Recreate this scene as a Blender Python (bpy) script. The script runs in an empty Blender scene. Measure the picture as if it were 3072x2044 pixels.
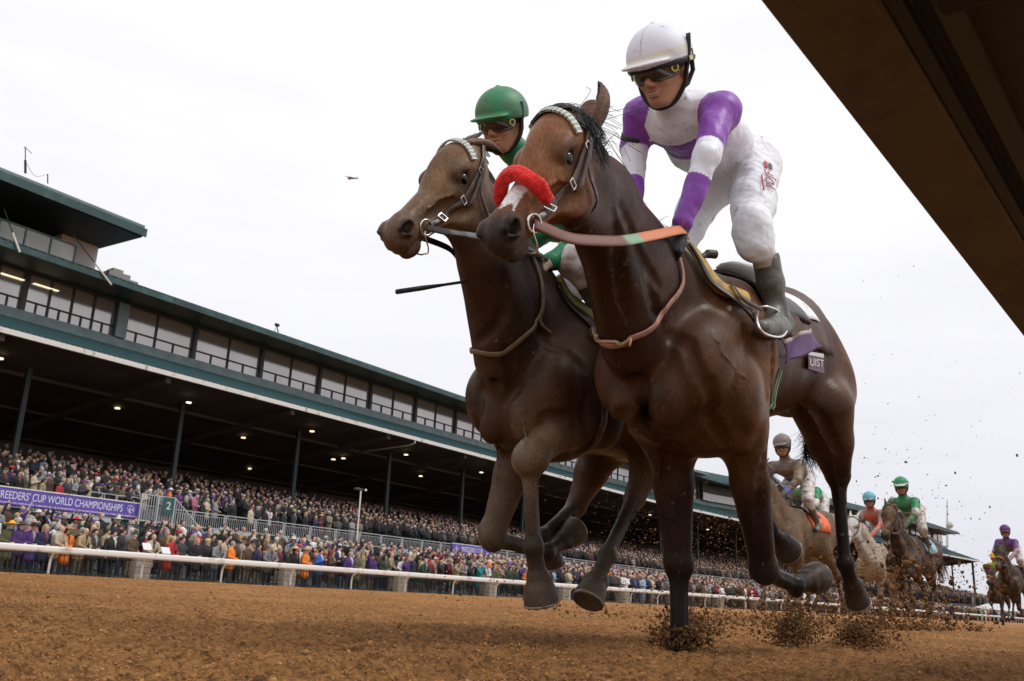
import bpy, bmesh, math, random, sys
import numpy as np
from mathutils import Vector, Matrix
rnd = random.Random(7)
sc = bpy.context.scene
PI = math.pi
# ------------------------------------------------------------------ camera
AZ, PITCH, ROLL, FPX, CAMH = math.radians(38.8), math.radians(15.68), math.radians(2.4), 2811.0, 0.14
PW, PH = 3072.0, 2044.0
_f = np.array([-math.sin(AZ) * math.cos(PITCH), math.cos(AZ) * math.cos(PITCH), math.sin(PITCH)])
_r0 = np.array([math.cos(AZ), math.sin(AZ), 0.0]); _u0 = np.cross(_r0, _f)
_r = _r0 * math.cos(ROLL) + _u0 * math.sin(ROLL); _u = _u0 * math.cos(ROLL) - _r0 * math.sin(ROLL)
CAM = np.array([0.0, 0.0, CAMH])
cd = bpy.data.cameras.new('camera'); cam = bpy.data.objects.new('camera', cd); sc.collection.objects.link(cam)
cd.sensor_width = 36.0; cd.lens = FPX / PW * 36.0; cd.clip_start = 0.05; cd.clip_end = 3000
cam.matrix_world = Matrix(((_r[0], _u[0], -_f[0], 0), (_r[1], _u[1], -_f[1], 0), (_r[2], _u[2], -_f[2], CAMH), (0, 0, 0, 1)))
cd.dof.use_dof = True; cd.dof.focus_distance = 3.3; cd.dof.aperture_fstop = 13.0
sc.camera = cam
# ------------------------------------------------------------------ overcast sky and sun
w = bpy.data.worlds.new('World'); sc.world = w; w.use_nodes = True
nt = w.node_tree; nt.nodes.clear()
SUN_EL, SUN_ROT = math.radians(52), math.radians(250)
sky = nt.nodes.new('ShaderNodeTexSky'); sky.sky_type = 'NISHITA'; sky.sun_disc = False
sky.sun_elevation = SUN_EL; sky.sun_rotation = SUN_ROT
bg1 = nt.nodes.new('ShaderNodeBackground'); bg1.inputs[1].default_value = 0.05
nt.links.new(sky.outputs[0], bg1.inputs[0])
tc = nt.nodes.new('ShaderNodeTexCoord'); sp = nt.nodes.new('ShaderNodeSeparateXYZ'); nt.links.new(tc.outputs['Generated'], sp.inputs[0])
cr = nt.nodes.new('ShaderNodeValToRGB'); nt.links.new(sp.outputs[2], cr.inputs[0])
el = cr.color_ramp.elements
el[0].position = 0.0; el[0].color = (0.74, 0.74, 0.81, 1)
el[1].position = 0.42; el[1].color = (1.06, 1.055, 1.07, 1)
e = el.new(0.16); e.color = (0.90, 0.895, 0.95, 1)
ns = nt.nodes.new('ShaderNodeTexNoise'); ns.inputs['Scale'].default_value = 2.2; ns.inputs['Detail'].default_value = 3
mp = nt.nodes.new('ShaderNodeMapping'); mp.inputs['Scale'].default_value = (1, 1, 5)
nt.links.new(tc.outputs['Generated'], mp.inputs[0]); nt.links.new(mp.outputs[0], ns.inputs['Vector'])
mr = nt.nodes.new('ShaderNodeMapRange'); mr.inputs[1].default_value = 0.3; mr.inputs[2].default_value = 0.7; mr.inputs[3].default_value = 0.95; mr.inputs[4].default_value = 1.04
nt.links.new(ns.outputs[0], mr.inputs[0])
vm = nt.nodes.new('ShaderNodeVectorMath'); vm.operation = 'SCALE'; nt.links.new(cr.outputs[0], vm.inputs[0]); nt.links.new(mr.outputs[0], vm.inputs['Scale'])
bg2 = nt.nodes.new('ShaderNodeBackground'); bg2.inputs[1].default_value = 1.06; nt.links.new(vm.outputs[0], bg2.inputs[0])
mx = nt.nodes.new('ShaderNodeMixShader'); mx.inputs[0].default_value = 0.9
nt.links.new(bg1.outputs[0], mx.inputs[1]); nt.links.new(bg2.outputs[0], mx.inputs[2])
wo = nt.nodes.new('ShaderNodeOutputWorld'); nt.links.new(mx.outputs[0], wo.inputs[0])
sl = bpy.data.lights.new('sun', 'SUN'); sl.energy = 1.5; sl.angle = math.radians(20); sl.color = (1.0, 0.97, 0.93)
so = bpy.data.objects.new('sun', sl); sc.collection.objects.link(so)
# the brighter part of the cloud is high on the right
_sd = Vector((0.62, 0.30, 1.0)).normalized()
so.rotation_euler = _sd.to_track_quat('Z', 'Y').to_euler()
sky.sun_elevation = math.asin(_sd.z); sky.sun_rotation = math.atan2(_sd.x, _sd.y)
sc.view_settings.view_transform = 'Standard'; sc.view_settings.look = 'None'; sc.view_settings.gamma = 1.0
sc.view_settings.exposure = 0.0
sc.cycles.max_bounces = 6; sc.cycles.diffuse_bounces = 3; sc.cycles.transparent_max_bounces = 6

def ray(px, py): return _r * ((px - PW / 2) / FPX) - _u * ((py - PH / 2) / FPX) + _f
def atx(px, py, x):
    "point seen at a pixel of the photograph, on the upright plane at world x"
    d = ray(px, py); t = x / d[0]; return CAM + d * t
def aty(px, py, y):
    d = ray(px, py); t = y / d[1]; return CAM + d * t
def gz(x): return (-x - 1.75) * 0.0164 if x > -31 else (31 - 1.75) * 0.0164   # the track rises towards the outer rail

# ------------------------------------------------------------------ scene helpers
COL = sc.collection
def V(*a): return np.array(a, float)
def thing(name, label, cat, loc=(0, 0, 0), group=None, rotz=0.0):
    o = bpy.data.objects.new(name, None); COL.objects.link(o); o.location = loc; o.rotation_euler = (0, 0, rotz)
    o.empty_display_size = 0.1; o['label'] = label; o['category'] = cat
    if group: o['group'] = group
    return o
def tag(o, label=None, cat=None, group=None, kind=None):
    if label: o['label'] = label
    if cat: o['category'] = cat
    if group: o['group'] = group
    if kind: o['kind'] = kind
    return o
def link(name, me, mats=None, parent=None, kind=None, keep=True):
    o = bpy.data.objects.new(name, me); COL.objects.link(o)
    if mats is not None:
        for m in (mats if isinstance(mats, (list, tuple)) else [mats]): me.materials.append(m)
    if parent is not None:
        o.parent = parent
        if keep:   # mesh data are in world coordinates: bring them into the parent's frame
            o.matrix_parent_inverse = parent_world(parent).inverted()
    if kind: o['kind'] = kind
    return o
def parent_world(p):
    m = Matrix.LocRotScale(p.location, p.rotation_euler, p.scale)
    if p.parent: m = parent_world(p.parent) @ p.matrix_parent_inverse @ m
    return m
def mesh_np(name, verts, faces, mat_index=None, colors=None, smooth=False):
    "faces: (n,3) or (n,4) int array, or a list of lists"
    me = bpy.data.meshes.new(name)
    if isinstance(faces, np.ndarray):
        nf, k = faces.shape
        me.vertices.add(len(verts)); me.vertices.foreach_set('co', np.asarray(verts, np.float32).ravel())
        me.loops.add(nf * k); me.loops.foreach_set('vertex_index', faces.astype(np.int32).ravel())
        me.polygons.add(nf); me.polygons.foreach_set('loop_start', np.arange(0, nf * k, k, dtype=np.int32))
        me.polygons.foreach_set('loop_total', np.full(nf, k, np.int32))
    else:
        me.from_pydata([tuple(map(float, v)) for v in verts], [], faces); nf = len(me.polygons)
    if mat_index is not None: me.polygons.foreach_set('material_index', np.asarray(mat_index, np.int32))
    if smooth: me.polygons.foreach_set('use_smooth', np.ones(len(me.polygons), bool))
    me.update(); me.validate()
    if colors is not None:
        at = me.color_attributes.new('Col', 'FLOAT_COLOR', 'POINT')
        c = np.ones((len(verts), 4), np.float32); c[:, :3] = colors; at.data.foreach_set('color', c.ravel())
    return me
class MB:
    "collects simple shapes into one mesh"
    def __init__(s): s.v = []; s.f = []; s.m = []
    def quad_box(s, P, m=0):   # 8 points: bottom 4 ccw, top 4 ccw
        n = len(s.v); s.v += [tuple(map(float, p)) for p in P]
        for q in ((0, 3, 2, 1), (4, 5, 6, 7), (0, 1, 5, 4), (1, 2, 6, 5), (2, 3, 7, 6), (3, 0, 4, 7)):
            s.f.append([n + i for i in q]); s.m.append(m)
    def box(s, a, b, m=0):
        (x0, y0, z0), (x1, y1, z1) = a, b
        s.quad_box([(x0, y0, z0), (x1, y0, z0), (x1, y1, z0), (x0, y1, z0), (x0, y0, z1), (x1, y0, z1), (x1, y1, z1), (x0, y1, z1)], m)
    def bar(s, a, b, w, h, m=0, up=(0, 0, 1)):
        a, b, up = np.array(a, float), np.array(b, float), np.array(up, float)
        d = b - a; d /= np.linalg.norm(d) + 1e-9
        sd = np.cross(d, up); sd /= np.linalg.norm(sd) + 1e-9; u = np.cross(sd, d)
        c = [(-.5, -.5), (.5, -.5), (.5, .5), (-.5, .5)]
        s.quad_box([a + sd * w * i + u * h * j for i, j in c] + [b + sd * w * i + u * h * j for i, j in c], m)
    def poly(s, pts, m=0):
        n = len(s.v); s.v += [tuple(map(float, p)) for p in pts]; s.f.append(list(range(n, n + len(pts)))); s.m.append(m)
    def prism(s, pts, off, m=0):
        n = len(s.v); k = len(pts); off = np.array(off, float)
        s.v += [tuple(map(float, p)) for p in pts] + [tuple(map(float, np.array(p) + off)) for p in pts]
        s.f.append(list(range(n, n + k))[::-1]); s.f.append(list(range(n + k, n + 2 * k))); s.m += [m, m]
        for i in range(k):
            j = (i + 1) % k; s.f.append([n + i, n + j, n + k + j, n + k + i]); s.m.append(m)
    def tube(s, pts, rad, n=8, m=0, caps=True, flat=None, up=None):
        "swept ring; flat=(w,h) half sizes gives a strap"
        P = np.array(pts, float); k = len(P)
        R = np.full(k, rad, float) if np.isscalar(rad) else np.array(rad, float)
        T = np.gradient(P, axis=0); T /= np.linalg.norm(T, axis=1)[:, None] + 1e-9
        u = np.array(up if up is not None else ((0, 0, 1) if abs(T[0][2]) < .9 else (1, 0, 0)), float)
        base = len(s.v)
        for i in range(k):
            if up is not None: u = np.array(up[i] if np.ndim(up) == 2 else up, float)
            u = u - T[i] * (u @ T[i]); u /= np.linalg.norm(u) + 1e-9; b = np.cross(T[i], u)
            for j in range(n):
                a = 2 * PI * (j + .5) / n
                if flat: q = P[i] + b * flat[0] * R[i] * math.copysign(min(1, abs(math.cos(a)) * 1.41), math.cos(a)) + u * flat[1] * R[i] * math.copysign(min(1, abs(math.sin(a)) * 1.41), math.sin(a))
                else: q = P[i] + (b * math.cos(a) + u * math.sin(a)) * R[i]
                s.v.append(tuple(q))
        for i in range(k - 1):
            for j in range(n):
                j2 = (j + 1) % n
                s.f.append([base + i * n + j, base + i * n + j2, base + (i + 1) * n + j2, base + (i + 1) * n + j]); s.m.append(m)
        if caps:
            s.f.append([base + j for j in range(n)][::-1]); s.f.append([base + (k - 1) * n + j for j in range(n)]); s.m += [m, m]
    def ball(s, c, r, n=8, m=0, sq=(1, 1, 1)):
        base = len(s.v); rows = max(3, n // 2)
        for i in range(rows + 1):
            th = PI * i / rows
            for j in range(n):
                a = 2 * PI * j / n
                s.v.append((c[0] + r * sq[0] * math.sin(th) * math.cos(a), c[1] + r * sq[1] * math.sin(th) * math.sin(a), c[2] + r * sq[2] * math.cos(th)))
        for i in range(rows):
            for j in range(n):
                j2 = (j + 1) % n; s.f.append([base + i * n + j, base + (i + 1) * n + j, base + (i + 1) * n + j2, base + i * n + j2]); s.m.append(m)
    def build(s, name, mats, parent=None, smooth=False, kind=None, keep=True, bevel=0):
        me = bpy.data.meshes.new(name); me.from_pydata(s.v, [], s.f)
        me.polygons.foreach_set('material_index', np.array(s.m, np.int32))
        if smooth: me.polygons.foreach_set('use_smooth', np.ones(len(me.polygons), bool))
        me.update()
        o = link(name, me, mats, parent, kind, keep)
        if bevel:
            b = o.modifiers.new('bevel', 'BEVEL'); b.width = bevel; b.segments = 2; b.limit_method = 'ANGLE'
        return o
def spline(pts, n=8):
    "Catmull-Rom through the points"
    P = np.array(pts, float); P = np.vstack([2 * P[0] - P[1], P, 2 * P[-1] - P[-2]]); out = []
    for i in range(1, len(P) - 2):
        for t in np.linspace(0, 1, n, endpoint=False):
            a, b, c, d = P[i - 1], P[i], P[i + 1], P[i + 2]
            out.append(.5 * ((2 * b) + (c - a) * t + (2 * a - 5 * b + 4 * c - d) * t * t + (3 * b - a - 3 * c + d) * t ** 3))
    out.append(P[-2]); return np.array(out)

# ------------------------------------------------------------------ materials
MATS = {}
def mat(name, col=(.5, .5, .5), rough=.6, metal=0., spec=.5, var=0., vscale=8., bump=0., bscale=60., bdist=.01, attr=False, objcol=False, emit=None, estr=1.,
        dirt=None, damt=.5, dscale=5., sheen=0., trans=0., alpha=1., stretch=None, coords='Object', coat=0., detail=4.):
    if name in MATS: return MATS[name]
    m = bpy.data.materials.new(name); m.use_nodes = True; t = m.node_tree; N = t.nodes; L = t.links
    b = N['Principled BSDF']; b.inputs['Roughness'].default_value = rough; b.inputs['Metallic'].default_value = metal
    b.inputs['Specular IOR Level'].default_value = spec
    if sheen: b.inputs['Sheen Weight'].default_value = sheen; b.inputs['Sheen Roughness'].default_value = .4
    if coat: b.inputs['Coat Weight'].default_value = coat; b.inputs['Coat Roughness'].default_value = .3
    if trans: b.inputs['Transmission Weight'].default_value = trans
    if alpha < 1: b.inputs['Alpha'].default_value = alpha
    tc = N.new('ShaderNodeTexCoord'); vec = tc.outputs[coords]
    if stretch:
        mpn = N.new('ShaderNodeMapping'); mpn.inputs['Scale'].default_value = stretch; L.new(vec, mpn.inputs[0]); vec = mpn.outputs[0]
    if attr: a = N.new('ShaderNodeVertexColor'); a.layer_name = 'Col'; c = a.outputs[0]
    elif objcol: a = N.new('ShaderNodeObjectInfo'); c = a.outputs['Color']
    else: a = N.new('ShaderNodeRGB'); a.outputs[0].default_value = (*col, 1); c = a.outputs[0]
    if var:
        n = N.new('ShaderNodeTexNoise'); n.inputs['Scale'].default_value = vscale; n.inputs['Detail'].default_value = detail; L.new(vec, n.inputs['Vector'])
        r = N.new('ShaderNodeMapRange'); r.inputs[1].default_value = .3; r.inputs[2].default_value = .7; r.inputs[3].default_value = 1 - var; r.inputs[4].default_value = 1 + var
        L.new(n.outputs[0], r.inputs[0]); s = N.new('ShaderNodeVectorMath'); s.operation = 'SCALE'; L.new(c, s.inputs[0]); L.new(r.outputs[0], s.inputs['Scale']); c = s.outputs[0]
    if dirt:
        n = N.new('ShaderNodeTexNoise'); n.inputs['Scale'].default_value = dscale; n.inputs['Detail'].default_value = 8; n.inputs['Roughness'].default_value = .65; L.new(vec, n.inputs['Vector'])
        r = N.new('ShaderNodeMapRange'); r.inputs[1].default_value = .62 - damt * .3; r.inputs[2].default_value = .72 - damt * .1; L.new(n.outputs[0], r.inputs[0])
        x = N.new('ShaderNodeMix'); x.data_type = 'RGBA'; L.new(r.outputs[0], x.inputs[0]); L.new(c, x.inputs[6]); x.inputs[7].default_value = (*dirt, 1); c = x.outputs[2]
    L.new(c, b.inputs['Base Color'])
    if bump:
        n = N.new('ShaderNodeTexNoise'); n.inputs['Scale'].default_value = bscale; n.inputs['Detail'].default_value = 4; L.new(vec, n.inputs['Vector'])
        bp = N.new('ShaderNodeBump'); bp.inputs['Strength'].default_value = bump; bp.inputs['Distance'].default_value = bdist; L.new(n.outputs[0], bp.inputs['Height']); L.new(bp.outputs[0], b.inputs['Normal'])
    if emit: b.inputs['Emission Color'].default_value = (*emit, 1); b.inputs['Emission Strength'].default_value = estr
    MATS[name] = m; return m

# ------------------------------------------------------------------ smooth blended volumes -> one continuous skin
class Vol:
    def __init__(s, h): s.h = h; s.P = []
    def cone(s, a, b, ra, rb, k=.03, sx=1., e=(1, 0, 0), lab=0):
        s.P.append(('c', np.array(a, float), np.array(b, float), ra, rb, k, sx, np.array(e, float), lab)); return s
    def ell(s, c, r, R=None, k=.03, lab=0):
        s.P.append(('e', np.array(c, float), np.array(r, float), np.eye(3) if R is None else np.array(R, float), 0, k, 1, None, lab)); return s
    def cut(s, c, r, R=None, k=.01, lab=None): s.ell(c, r, R, k, lab); s.P[-1] = ('x',) + s.P[-1][1:]; return s
    def cutcone(s, a, b, ra, rb, k=.01): s.cone(a, b, ra, rb, k, lab=None); s.P[-1] = ('y',) + s.P[-1][1:]; return s
    @staticmethod
    def dist(p, pr):
        t, a, b, c, d, k, sx, e, lab = pr
        if t in 'cy':
            q = p - a; ab = b - a
            if sx != 1.:
                q = q + (1 / sx - 1) * (q @ e)[..., None] * e; ab = ab + (1 / sx - 1) * (ab @ e) * e
            tt = np.clip((q @ ab) / (ab @ ab + 1e-12), 0, 1)
            return (np.linalg.norm(q - tt[..., None] * ab, axis=-1) - (c + (d - c) * tt)) * min(1., sx), tt
        q = (p - a) @ c   # c = rotation with axes as columns
        k0 = np.linalg.norm(q / b, axis=-1); k1 = np.linalg.norm(q / (b * b), axis=-1) + 1e-9
        return k0 * (k0 - 1) / k1, k0 * 0
    def bounds(s, pr):
        t, a, b, c, d, k, sx, e, lab = pr
        if t in 'cy':
            r = max(c, d) * max(1., sx); return np.minimum(a, b) - r, np.maximum(a, b) + r
        ext = np.abs(c) @ b; return a - ext, a + ext
    def mesh(s, smooth_it=1):
        h = s.h; lo = np.full(3, 1e9); hi = -lo
        for pr in s.P:
            if pr[0] in 'xy': continue
            l, u = s.bounds(pr); lo = np.minimum(lo, l); hi = np.maximum(hi, u)
        lo -= 3 * h; hi += 3 * h; n = np.ceil((hi - lo) / h).astype(int) + 1
        F = np.full(n, 1.0, np.float32)
        for pr in s.P:
            l, u = s.bounds(pr); k = pr[5]; m = k + 2.5 * h
            i0 = np.maximum(((l - m - lo) / h).astype(int), 0); i1 = np.minimum(((u + m - lo) / h).astype(int) + 2, n)
            if np.any(i1 <= i0): continue
            ax = [lo[q] + h * np.arange(i0[q], i1[q]) for q in range(3)]
            G = np.stack(np.meshgrid(*ax, indexing='ij'), -1).astype(np.float32)
            D, _ = s.dist(G, pr); sl = tuple(slice(i0[q], i1[q]) for q in range(3)); A = F[sl]
            if pr[0] in 'xy':
                D = -D; hh = np.maximum(k - np.abs(A - D), 0) / max(k, 1e-6); F[sl] = np.maximum(A, D) + hh * hh * k * .25
            else:
                hh = np.maximum(k - np.abs(A - D), 0) / max(k, 1e-6); F[sl] = np.minimum(A, D) - hh * hh * k * .25
        return surface_nets(F, lo, h, smooth_it)
    def value(s, p):
        F = np.full(len(p), 1.0); p0, p1 = p.min(0), p.max(0)
        if getattr(s, '_nb', 0) != len(s.P): s._B = [s.bounds(q) for q in s.P]; s._nb = len(s.P)
        for pr, (l_, u_) in zip(s.P, s._B):
            mg = .22 if pr[0] in 'ce' else .05
            if (p1 < l_ - mg).any() or (p0 > u_ + mg).any(): continue
            D, _ = s.dist(p, pr); k = pr[5]
            if pr[0] in 'xy':
                D = -D; hh = np.maximum(k - np.abs(F - D), 0) / max(k, 1e-6); F = np.maximum(F, D) + hh * hh * k * .25
            else:
                hh = np.maximum(k - np.abs(F - D), 0) / max(k, 1e-6); F = np.minimum(F, D) - hh * hh * k * .25
        return F
    def grad(s, p):
        g = np.zeros_like(p)
        for q in range(3):
            e = np.zeros(3); e[q] = .003; g[:, q] = s.value(p + e) - s.value(p - e)
        return g / (np.linalg.norm(g, axis=1)[:, None] + 1e-9)
    def drape(s, pts, off=.004, it=5):
        "moves points on to the surface, off above it; returns points and normals"
        p = np.array(pts, float)
        for _ in range(it):
            g = s.grad(p); p = p - g * (s.value(p) - off)[:, None] * .9
        return p, s.grad(p)
    def nearest(s, v):
        best = np.full(len(v), 1e9); lab = np.zeros(len(v), object); tt = np.zeros(len(v))
        for pr in s.P:
            if pr[8] is None: continue
            d, t = s.dist(v, pr); q = d < best; best[q] = d[q]; lab[q] = pr[8]; tt[q] = t[q]
        return lab, tt
    def weights(s, v, width=.02):
        "soft label weights"
        W = {}
        for pr in s.P:
            if pr[8] is None: continue
            d, t = s.dist(v, pr); wv = np.exp(-np.clip(d, -.05, 1) / width)
            if pr[8] in W: W[pr[8]] += wv
            else: W[pr[8]] = wv.copy()
        S = sum(W.values()); return {k: x / S for k, x in W.items()}
def surface_nets(F, lo, h, smooth_it=1):
    I = F < 0; n = np.array(F.shape)
    c = np.zeros(n - 1, np.int8)
    for dx in (0, 1):
        for dy in (0, 1):
            for dz in (0, 1): c += I[dx:n[0] - 1 + dx, dy:n[1] - 1 + dy, dz:n[2] - 1 + dz]
    idx = np.argwhere((c > 0) & (c < 8)); N = len(idx)
    vid = np.full(n - 1, -1, np.int32); vid[tuple(idx.T)] = np.arange(N)
    corners = [(a, b, d) for a in (0, 1) for b in (0, 1) for d in (0, 1)]
    val = {cc: F[idx[:, 0] + cc[0], idx[:, 1] + cc[1], idx[:, 2] + cc[2]] for cc in corners}
    acc = np.zeros((N, 3)); cnt = np.zeros(N)
    for a in corners:
        for ax in range(3):
            if a[ax]: continue
            b = list(a); b[ax] = 1; b = tuple(b); va, vb = val[a], val[b]; q = (va < 0) != (vb < 0)
            t = np.zeros(N); t[q] = va[q] / (va[q] - vb[q]); p = np.tile(np.array(a, float), (N, 1)); p[:, ax] += t
            acc[q] += p[q]; cnt[q] += 1
    V_ = lo + h * (idx + acc / cnt[:, None])
    faces = []
    for ax in range(3):
        o1, o2 = [(1, 2), (2, 0), (0, 1)][ax]
        sl0 = [slice(1, -1)] * 3; sl1 = [slice(1, -1)] * 3; sl0[ax] = slice(0, n[ax] - 1); sl1[ax] = slice(1, n[ax])
        A = I[tuple(sl0)]; B = I[tuple(sl1)]; e = np.argwhere(A != B)
        ins = A[tuple(e.T)]; off = np.array([1, 1, 1]); off[ax] = 0; e = e + off
        def g(d1, d2):
            q = e.copy(); q[:, o1] -= d1; q[:, o2] -= d2; return vid[tuple(q.T)]
        f = np.stack([g(1, 1), g(0, 1), g(0, 0), g(1, 0)], 1)
        f[~ins] = f[~ins][:, ::-1]; faces.append(f)
    Fc = np.vstack(faces)
    for _ in range(smooth_it):   # light Laplacian relaxation
        S = np.zeros_like(V_); C = np.zeros(len(V_))
        for a, b in ((0, 1), (1, 2), (2, 3), (3, 0)):
            for x, y in ((a, b), (b, a)):
                for q in range(3): S[:, q] += np.bincount(Fc[:, x], V_[Fc[:, y], q], len(V_))
                C += np.bincount(Fc[:, x], minlength=len(V_))
        V_ = V_ * .5 + .5 * S / np.maximum(C, 1)[:, None]
    return V_, Fc

# ================================================================== TRACK
def ground():
    m = bpy.data.materials.new('dirt_track'); m.use_nodes = True; T = m.node_tree; N = T.nodes; L = T.links; b = N['Principled BSDF']; b.inputs['Roughness'].default_value = .95; b.inputs['Specular IOR Level'].default_value = .15
    tc = N.new('ShaderNodeTexCoord')
    def noise(sc_, det=6, ro=.6):
        n = N.new('ShaderNodeTexNoise'); n.inputs['Scale'].default_value = sc_; n.inputs['Detail'].default_value = det; n.inputs['Roughness'].default_value = ro; L.new(tc.outputs['Object'], n.inputs['Vector']); return n.outputs[0]
    r1 = N.new('ShaderNodeValToRGB'); L.new(noise(14, 10, .78), r1.inputs[0]); e = r1.color_ramp.elements
    e[0].position = .30; e[0].color = (.17, .078, .030, 1); e[1].position = .70; e[1].color = (.52, .268, .100, 1); q = e.new(.5); q.color = (.39, .188, .066, 1)
    r2 = N.new('ShaderNodeValToRGB'); L.new(noise(.55, 6, .65), r2.inputs[0]); e = r2.color_ramp.elements; e[0].position = .34; e[0].color = (.76, .74, .72, 1); e[1].position = .62; e[1].color = (1.22, 1.20, 1.18, 1)
    mu = N.new('ShaderNodeMix'); mu.data_type = 'RGBA'; mu.blend_type = 'MULTIPLY'; mu.inputs[0].default_value = 1; L.new(r1.outputs[0], mu.inputs[6]); L.new(r2.outputs[0], mu.inputs[7])
    r3 = N.new('ShaderNodeMapRange'); L.new(noise(34, 5, .6), r3.inputs[0]); r3.inputs[1].default_value = .36; r3.inputs[2].default_value = .54; r3.inputs[3].default_value = .40; r3.inputs[4].default_value = 1.05  # dark specks paint the shade of small pits into the colour
    vs = N.new('ShaderNodeVectorMath'); vs.operation = 'SCALE'; L.new(mu.outputs[2], vs.inputs[0]); L.new(r3.outputs[0], vs.inputs['Scale'])
    L.new(vs.outputs[0], b.inputs['Base Color'])
    bp = N.new('ShaderNodeBump'); bp.inputs['Strength'].default_value = 1; bp.inputs['Distance'].default_value = .035; L.new(noise(26, 8, .75), bp.inputs['Height'])
    bp2 = N.new('ShaderNodeBump'); bp2.inputs['Strength'].default_value = .8; bp2.inputs['Distance'].default_value = .006; L.new(noise(120, 3, .6), bp2.inputs['Height']); L.new(bp.outputs[0], bp2.inputs['Normal']); L.new(bp2.outputs[0], b.inputs['Normal'])
    MATS['dirt'] = m
    # one sheet, finely modelled near the camera: polar rows round the lens
    def vnoise(x, y, s, seed):
        r = np.random.RandomState(seed); T_ = r.rand(256, 256); X = x * s; Y = y * s; i = np.floor(X).astype(int); j = np.floor(Y).astype(int); u = X - i; w_ = Y - j; u = u * u * (3 - 2 * u); w_ = w_ * w_ * (3 - 2 * w_)
        g = lambda a, b: T_[a % 256, b % 256]
        return (g(i, j) * (1 - u) + g(i + 1, j) * u) * (1 - w_) + (g(i, j + 1) * (1 - u) + g(i + 1, j + 1) * u) * w_ - .5
    rr = np.concatenate([.15 * (1.0125 ** np.arange(0, 440)), np.geomspace(37, 1500, 40)]); aa = np.radians(np.concatenate([np.linspace(-180, -4, 60)[:-1], np.linspace(-4, 80, 760), np.linspace(80, 180, 40)[1:]]))
    R_, A_ = np.meshgrid(rr, aa, indexing='ij'); x = -R_ * np.sin(A_); y = R_ * np.cos(A_)
    def hf(x, y, R_):
        h = .022 * vnoise(x, y, .9, 1) + .020 * vnoise(x, y, 3.3, 2) + .014 * vnoise(x, y, 9, 3) + .017 * vnoise(x, y, 21, 4) + .017 * np.abs(vnoise(x, y, 47, 5)) * 2 + .010 * vnoise(x, y, 95, 8)
        h = h * np.clip(R_ / 1.2, 0, 1) + .007 * np.sin(x * 9 + 2 * vnoise(x, y, 1, 9)) * np.clip(1 - R_ / 25, 0, 1)
        for bx, by, br, bh in ((-2.7, 4.9, .3, .03), (-1.9, 5.8, .35, .04)): h = h + bh * np.exp(-((x - bx) ** 2 + (y - by) ** 2) / br ** 2)
        return h * np.clip(1.3 - R_ / 60, .0, 1) - .026 * np.clip(R_ / 1.5, .3, 1)
    surf = lambda x, y: (-x - 1.75) * .0164 + hf(x, y, np.hypot(x, y))
    h = hf(x, y, R_)
    z = np.where(x > -31, (-x - 1.75) * .0164, (31 - 1.75) * .0164) + h
    z = np.where(x > .35, (-.35 - 1.75) * .0164 + .0 - (x - .35) * .0, z)
    V_ = np.stack([x, y, z], -1).reshape(-1, 3); nr, na = R_.shape
    i, j = np.meshgrid(np.arange(nr - 1), np.arange(na - 1), indexing='ij'); q = (i * na + j).ravel()
    F_ = np.stack([q, q + na, q + na + 1, q + 1], 1)[:, ::-1]
    o = link('dirt_track', mesh_np('dirt_track', V_, F_, None, None, True), m); o['kind'] = 'structure'
    # clods and crumbs lying on it
    cm = mat('crumb_dirt', attr=True, rough=.95, spec=.15, bump=.5, bscale=90, bdist=.004)
    r = np.random.RandomState(11)
    for nm, n, mu_, sg, ico in (('dirt_clods', 5000, -5.3, .40, True), ('dirt_crumbs', 120000, -6.0, .35, False)):
        rad = .9 * np.exp(r.rand(n) * math.log(30 / .9)); an = np.radians(r.uniform(2, 76, n)); cx = -rad * np.sin(an); cy = rad * np.cos(an); k = cx > -27.5; cx, cy, rad = cx[k], cy[k], rad[k]
        sz = np.exp(r.normal(mu_, sg, len(cx))) * (.62 + rad * .085); cz = surf(cx, cy) + sz * .15
        cl = np.stack([r.uniform(.18, .52, len(cx))] * 3, 1) * V(1, .49, .19)
        clod_mesh(nm, np.stack([cx, cy, cz], 1), sz, 12, cm, ico=ico, col=cl)
ICO_V = np.array([(0, -.5257, .8507), (.8507, 0, .5257), (.8507, 0, -.5257), (-.8507, 0, -.5257), (-.8507, 0, .5257), (-.5257, .8507, 0), (.5257, .8507, 0), (.5257, -.8507, 0), (-.5257, -.8507, 0), (0, -.5257, -.8507), (0, .5257, -.8507), (0, .5257, .8507)])
ICO_F = np.array([(1, 2, 6), (1, 7, 2), (3, 4, 5), (4, 3, 8), (6, 5, 11), (5, 6, 10), (9, 10, 2), (10, 9, 3), (7, 8, 9), (8, 7, 0), (11, 0, 1), (0, 11, 4), (6, 2, 10), (1, 6, 11), (3, 5, 10), (5, 4, 11), (2, 7, 9), (7, 1, 0), (3, 9, 8), (4, 8, 0)])
OCT_V = np.array([(1, 0, 0), (-1, 0, 0), (0, 1, 0), (0, -1, 0), (0, 0, 1), (0, 0, -1.)]); OCT_F = np.array([(0, 2, 4), (2, 1, 4), (1, 3, 4), (3, 0, 4), (2, 0, 5), (1, 2, 5), (3, 1, 5), (0, 3, 5)])
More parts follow.
